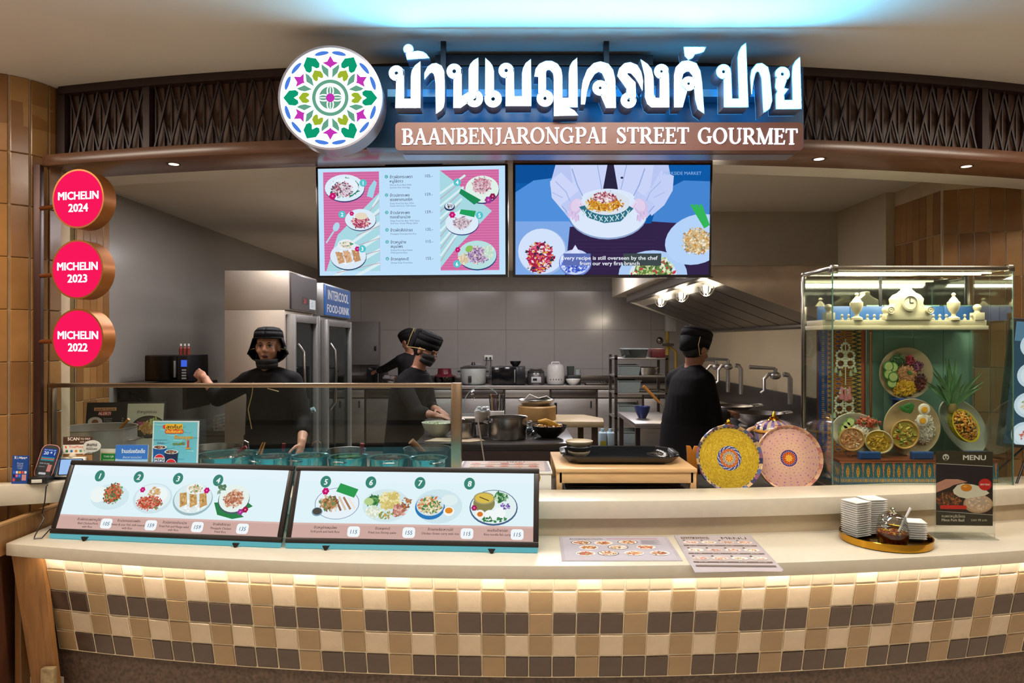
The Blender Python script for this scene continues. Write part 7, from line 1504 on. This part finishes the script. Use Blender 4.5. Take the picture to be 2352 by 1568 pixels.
def person(name, label, J, skin, face=True, mask=None, cap='scarf', apron=True):
    o = thing(name, label, 'person', (J['hip'][0], J['hip'][1], 0)); O = Vector(o.location); V = lambda p: Vector(p)-O
    hip, ch, nk, hd = V(J['hip']), V(J['chest']), V(J['neck']), V(J['head']); f = Vector(J['face']).normalized(); up = Vector(J.get('up', (0, 0, 1))); up = (up-f*up.dot(f)).normalized(); sd = f.cross(up)
    H = Matrix((sd, f, up)).transposed(); HP = lambda x, y, z: hd+H @ Vector((x, y, z))
    bf = Vector(J['front']).normalized(); side = -bf.cross(Vector((0, 0, 1))).normalized()
    b = MB()
    # head: skull, face, jaw, nose, ears, neck
    b.ball(HP(0, -.012, .035), (.076, .094, .086), 24, 16, H); b.ball(HP(0, .018, -.02), (.064, .070, .092), 22, 14, H); b.ball(HP(0, .038, -.078), (.043, .042, .034), 18, 10, H)
    limb(b, [HP(0, .086, .012), HP(0, .102, -.022)], [.009, .0135], 10); b.ball(HP(0, .096, -.028), (.018, .011, .009), 10, 6, H); b.ball(HP(0, .084, .028), (.05, .012, .012), 14, 8, H)
    b.ball(HP(0, .083, -.056), (.022, .010, .008), 12, 6, H); b.ball(HP(0, .080, -.066), (.019, .010, .007), 12, 6, H)
    for s_ in (-1, 1): b.ball(HP(s_*.077, -.008, -.005), (.010, .020, .032), 12, 8, H); b.ball(HP(s_*.040, .060, -.028), (.022, .02, .022), 12, 8, H)
    limb(b, [HP(0, -.018, -.04), nk, ch+Vector((0, 0, .10))], [.053, .056, .07], 18)
    ax = ax0 = (nk-hip).normalized(); sh = V(J['shR']), V(J['shL']); [limb(m_, [nk-ax0*.01, s0+Vector((0, 0, .012))], [.055+e_, .05+e_], 14) for s0 in sh for m_, e_ in ((b, 0),)]; shd = (sh[1]-sh[0]); u = shd.normalized(); fr = (bf-ax*bf.dot(ax)).normalized(); k = J.get('build', 1.0)
    def torso(mb, e): loft(mb, [(hip-ax*.10, side*(.155*k+e), bf*(.12+e)), (hip, side*(.165*k+e), bf*(.125+e)), (hip.lerp(ch, .45), side*(.158*k+e), fr*(.118+e)), (ch, u*(.165*k+e), fr*(.118+e)), (ch.lerp(nk, .55), u*(.16*k+e), fr*(.10+e)), (ch.lerp(nk, .88), u*(.085*k+e), fr*(.07+e))])
    torso(b, 0); cl = MB(); torso(cl, .022)
    for S_ in 'RL':
        s0, el, wr = V(J['sh'+S_]), V(J['el'+S_]), V(J['wr'+S_]); limb(b, [s0, s0.lerp(el, .5), el, el.lerp(wr, .35), wr], [.052, .046, .038, .038, .026]); hand(b, wr, J['hd'+S_], J['pn'+S_], J.get('curl', .5), 1 if S_ == 'R' else -1)
        q = J.get('sleeve'+S_, .75); limb(cl, [s0+(s0-ch)*.02, s0.lerp(el, .5), el]+([el.lerp(wr, q)] if q > 0 else []), [.068, .062, .056]+([.050] if q > 0 else []))
    for s0 in sh: limb(cl, [nk-ax*.022+(s0-nk)*.10, s0+Vector((0, 0, .010))], [.064, .068], 14)
    tr_ = MB()
    for sx, S_ in ((-1, 'R'), (1, 'L')):
        hp_ = hip+side*sx*.09-Vector((0, 0, .05)); kn = Vector((hp_.x, hp_.y, hip.z*.52))+bf*.02; an = Vector((hp_.x, hp_.y, .085)); limb(b, [hp_, kn, an], [.085, .058, .038]); b.ball(an+bf*.07-Vector((0, 0, .045)), (.05, .05, .035), 12, 8); limb(tr_, [hp_, kn, an], [.10, .078, .062])
        so = MB().ball(an+bf*.06-Vector((0, 0, .045)), (.052, .125, .04), 16, 8, Matrix.Rotation(math.atan2(bf.y, bf.x)-math.pi/2, 3, 'Z')); obj('shoe', so, BLACK, o)
    mesh_obj('body', solid(b, .006, 3), skin, o); mesh_obj('shirt', solid(cl, .011, 3), UNI, o); mesh_obj('trousers', solid(tr_, .013, 3), UNI, o)
    if apron:
        a = MB(); loft(a, [(hip-Vector((0, 0, .50))+bf*.03, side*.20*k, bf*.17), (hip-Vector((0, 0, .2))+bf*.01, side*.20*k, bf*.165), (hip+ax*.06, side*.190*k, bf*.150), (hip+ax*.1, side*.188*k, bf*.148)], 32); obj('apron', a, APR, o)
    # collar band and piping
    obj('collar', MB().tube([nk+(u*math.cos(t)*.062+fr*math.sin(t)*.062)-ax*.03 for t in [2*math.pi*i/20 for i in range(21)]], .016, 8), UNI, o)
    if face:
        ew, ir, br = MB(), MB(), MB()
        for s_ in (-1, 1):
            ew.ball(HP(s_*.031, .0755, .006), (.0145, .009, .0085), 14, 8, H); ir.ball(HP(s_*.031, .0835, .006), (.0062, .003, .0062), 10, 6, H)
            br.tube([HP(s_*.014, .092, .024), HP(s_*.03, .092, .030), HP(s_*.049, .080, .024)], [.003, .0042, .002], 6); br.tube([HP(s_*.016, .083, .012), HP(s_*.031, .087, .0145), HP(s_*.046, .077, .011)], .0028, 6)
        obj('eyes', ew, mat('eye_white', '#a89c92', .3), o); obj('irises', ir, mat('iris_dark', '#150c0a', .2), o); obj('brows', br, HAIR, o)
        obj('lips', MB().tube([HP(-.022, .084, -.061), HP(-.008, .0945, -.058), HP(.008, .0945, -.058), HP(.022, .084, -.061)], [.003, .006, .006, .003], 8).tube([HP(-.018, .084, -.064), HP(0, .092, -.067), HP(.018, .084, -.064)], [.003, .006, .003], 8), mat('lips', '#6f3a34', .4), o)
    if mask:
        dz = {'chin': -.094, 'on': -.045}[mask]; m = MB(); n = 17; A, B_ = [], []
        for i in range(n):
            t = R(-88+176*i/(n-1)); w_ = .5+.5*math.cos(t); A.append(HP(.074*math.sin(t), .02+.088*math.cos(t), dz+.010+.022*w_*(mask == 'on')-.012*w_*(mask == 'chin')+.012)); B_.append(HP(.066*math.sin(t), .012+.076*math.cos(t), dz-.02-.036*w_))
        Cc = [a.lerp(b_, .5)+H @ Vector((0, .008, 0)) for a, b_ in zip(A, B_)]; m.strip(A, Cc); m.strip(Cc, B_); mo = obj('face_mask', m, MASKM, o); so = mo.modifiers.new('t', 'SOLIDIFY'); so.thickness = .004
        obj('mask_loop', MB().tube([HP(-.074, .02, dz+.02), HP(-.082, -.01, -.0), HP(-.074, .0, .03)], .002, 5).tube([HP(.074, .02, dz+.02), HP(.082, -.01, 0), HP(.074, 0, .03)], .002, 5), MASKM, o)
    # hair and cap
    obj('hair', MB().ball(HP(0, -.034, .015), (.081, .080, .090), 20, 12, H), HAIR, o)
    if cap == 'scarf':
        c = MB(); n = 28; rings = []
        for zz, ra, rb, op in ((.135, .03, .035, 180), (.128, .066, .078, 180), (.105, .088, .104, 180), (.066, .093, .112, 180), (.056, .094, .113, 180)):
            rings.append([HP(ra*math.sin(R(t)), -.012-rb*math.cos(R(t)), zz) for t in [-180+360*i/n for i in range(n+1)]])
        for a, b_ in zip(rings[:-1], rings[1:]): c.strip(a, b_)
        c.add(rings[0][:-1], [tuple(range(n))]); fl = []
        for zz, ra, rb in ((.06, .095, .112), (.0, .112, .118), (-.05, .132, .122), (-.085, .10, .125), (-.115, .05, .12)):
            fl.append([HP(ra*math.sin(R(t)), -.012-rb*math.cos(R(t))+.012*abs(math.sin(R(t))), zz) for t in [-105+210*i/20 for i in range(21)]])
        for a, b_ in zip(fl[:-1], fl[1:]): c.strip(a, b_)
        co_ = obj('head_scarf', c, CAPM, o); so = co_.modifiers.new('t', 'SOLIDIFY'); so.thickness = .006; so.offset = 1
        pp_ = MB()
        for s_ in (-1, 1): pp_.tube([HP(s_*.128, .005, -.02), HP(s_*.10, .012, -.012), HP(s_*.086, .02, -.010)], .003, 6)
        obj('scarf_piping', pp_, PIPE, o)
    else:
        c = MB(); n = 28; rings = []
        for zz, ra, rb in ((.148, .02, .02), (.146, .082, .098), (.130, .098, .116), (.08, .096, .114), (.03, .088, .106), (.022, .086, .104)):
            rings.append([HP(ra*math.sin(t), -.018+rb*math.cos(t), zz-.16*max(0, -math.cos(t))*(zz < .05)*.35) for t in [2*math.pi*i/n for i in range(n+1)]])
        for a, b_ in zip(rings[:-1], rings[1:]): c.strip(a, b_)
        c.add(rings[0][:-1], [tuple(range(n))]); co_ = obj('cook_cap', c, CAPM, o); so = co_.modifiers.new('t', 'SOLIDIFY'); so.thickness = .005; so.offset = 1
        if cap == 'square':
            k_ = MB().prism([HP(-.10, -.10, .15), HP(.10, -.10, .15), HP(.092, -.13, -.02), HP(-.092, -.13, -.02)], H @ Vector((0, .05, 0))); obj('cap_flap', k_, CAPM, o, bev=.012)
            obj('cap_piping', MB().tube([HP(.101, -.118, .14), HP(.098, -.122, .06), HP(.094, -.118, -.02), HP(.094, -.04, .004), HP(.094, .05, .022)], .0035, 6).tube([HP(-.101, -.118, .14), HP(-.098, -.122, .06), HP(-.094, -.118, -.02), HP(-.094, -.04, .004), HP(-.094, .05, .022)], .0035, 6), PIPE, o)
        else: obj('cap_tie', MB().tube([HP(.102, -.09, .08), HP(.108, -.10, .02), HP(.10, -.06, -.045), HP(.092, -.02, -.035), HP(.09, .02, .0)], .0028, 6), PIPE, o)
    if J.get('strap'):
        obj('apron_piping', MB().tube([V(p) for p in J['strap']], .003, 6), PIPE, o)
    return o
w = lambda x, y, Y: tuple(at(x, y, Y))
def piping(o, pts): obj('cuff_piping', MB().tube([Vector(p)-Vector(o.location) for p in pts], .0035, 6), PIPE, o)
A = person('person', 'woman facing us in black head scarf, mask under her chin, arm reaching to the microwave', dict(
    hip=w(628, 1030, 4.72), chest=w(624, 912, 4.72), neck=w(617, 848, 4.71), head=w(616, 797, 4.69), face=(.10, -1, .02), front=(.12, -1, 0), build=1.0,
    shR=w(568, 878, 4.76), elR=w(500, 916, 4.84), wrR=w(470, 868, 4.92), hdR=(-.55, .35, .25), pnR=(.2, .9, -.3), sleeveR=.3,
    shL=w(672, 878, 4.70), elL=w(700, 965, 4.62), wrL=w(692, 1020, 4.42), hdL=(-.05, -.5, -.8), pnL=(-.8, .2, 0), sleeveL=.45, curl=.45), SKIN, True, 'chin', 'scarf')
piping(A, [w(578, 985, 4.57), w(570, 940, 4.575), w(579, 905, 4.58), w(582, 878, 4.59)]); piping(A, [w(614, 892, 4.575), w(640, 899, 4.57)])
B = person('person', 'cook in square black cap with gold piping bending over bowls on the work table', dict(
    hip=w(928, 1020, 5.62), chest=w(938, 905, 5.56), neck=w(962, 845, 5.53), head=w(978, 806, 5.50), face=(.80, -.42, -.36), front=(.85, -.5, 0), up=(.25, 0, 1), build=1.0,
    shR=w(925, 882, 5.42), elR=w(958, 945, 5.30), wrR=w(996, 953, 5.22), hdR=(.85, .05, -.15), pnR=(0, .2, -1), sleeveR=.45,
    shL=w(975, 880, 5.68), elL=w(990, 938, 5.62), wrL=w(1004, 940, 5.42), hdL=(.6, -.6, -.2), pnL=(0, -.2, -1), sleeveL=.4, curl=.6), SKIN2, True, 'on', 'square')
C = person('person', 'cook in black cap at the back reaching left, half hidden by the bending cook', dict(
    hip=w(945, 905, 9.2), chest=w(945, 842, 9.2), neck=w(940, 812, 9.2), head=w(937, 785, 9.17), face=(-.55, .35, -.35), front=(-.5, .8, 0), build=1.05,
    shR=w(968, 832, 9.3), elR=w(960, 860, 9.5), wrR=w(925, 862, 9.7), hdR=(-.8, .3, -.2), pnR=(0, 0, -1),
    shL=w(918, 828, 9.1), elL=w(885, 846, 9.35), wrL=w(868, 852, 9.62), hdL=(-.6, .6, -.1), pnL=(0, 0, -1), curl=.4), SKIN2, False, None, 'tie', False)
D = person('person', 'male cook in black seen from behind at the wok range, turned to the right', dict(
    hip=w(1576, 1005, 4.86), chest=w(1580, 905, 4.86), neck=w(1592, 840, 4.85), head=w(1598, 804, 4.84), face=(.80, .52, -.22), front=(.72, .68, 0), up=(.06, 0, 1), build=1.06,
    shR=w(1620, 878, 4.72), elR=w(1644, 966, 4.72), wrR=w(1668, 951, 4.98), hdR=(.75, .5, .12), pnR=(-.3, 0, -1), sleeveR=.75,
    shL=w(1550, 874, 5.02), elL=w(1580, 960, 5.22), wrL=w(1640, 966, 5.4), hdL=(.8, .3, 0), pnL=(0, 0, -1), sleeveL=.6, curl=.95), SKIN2, True, None, 'tie')
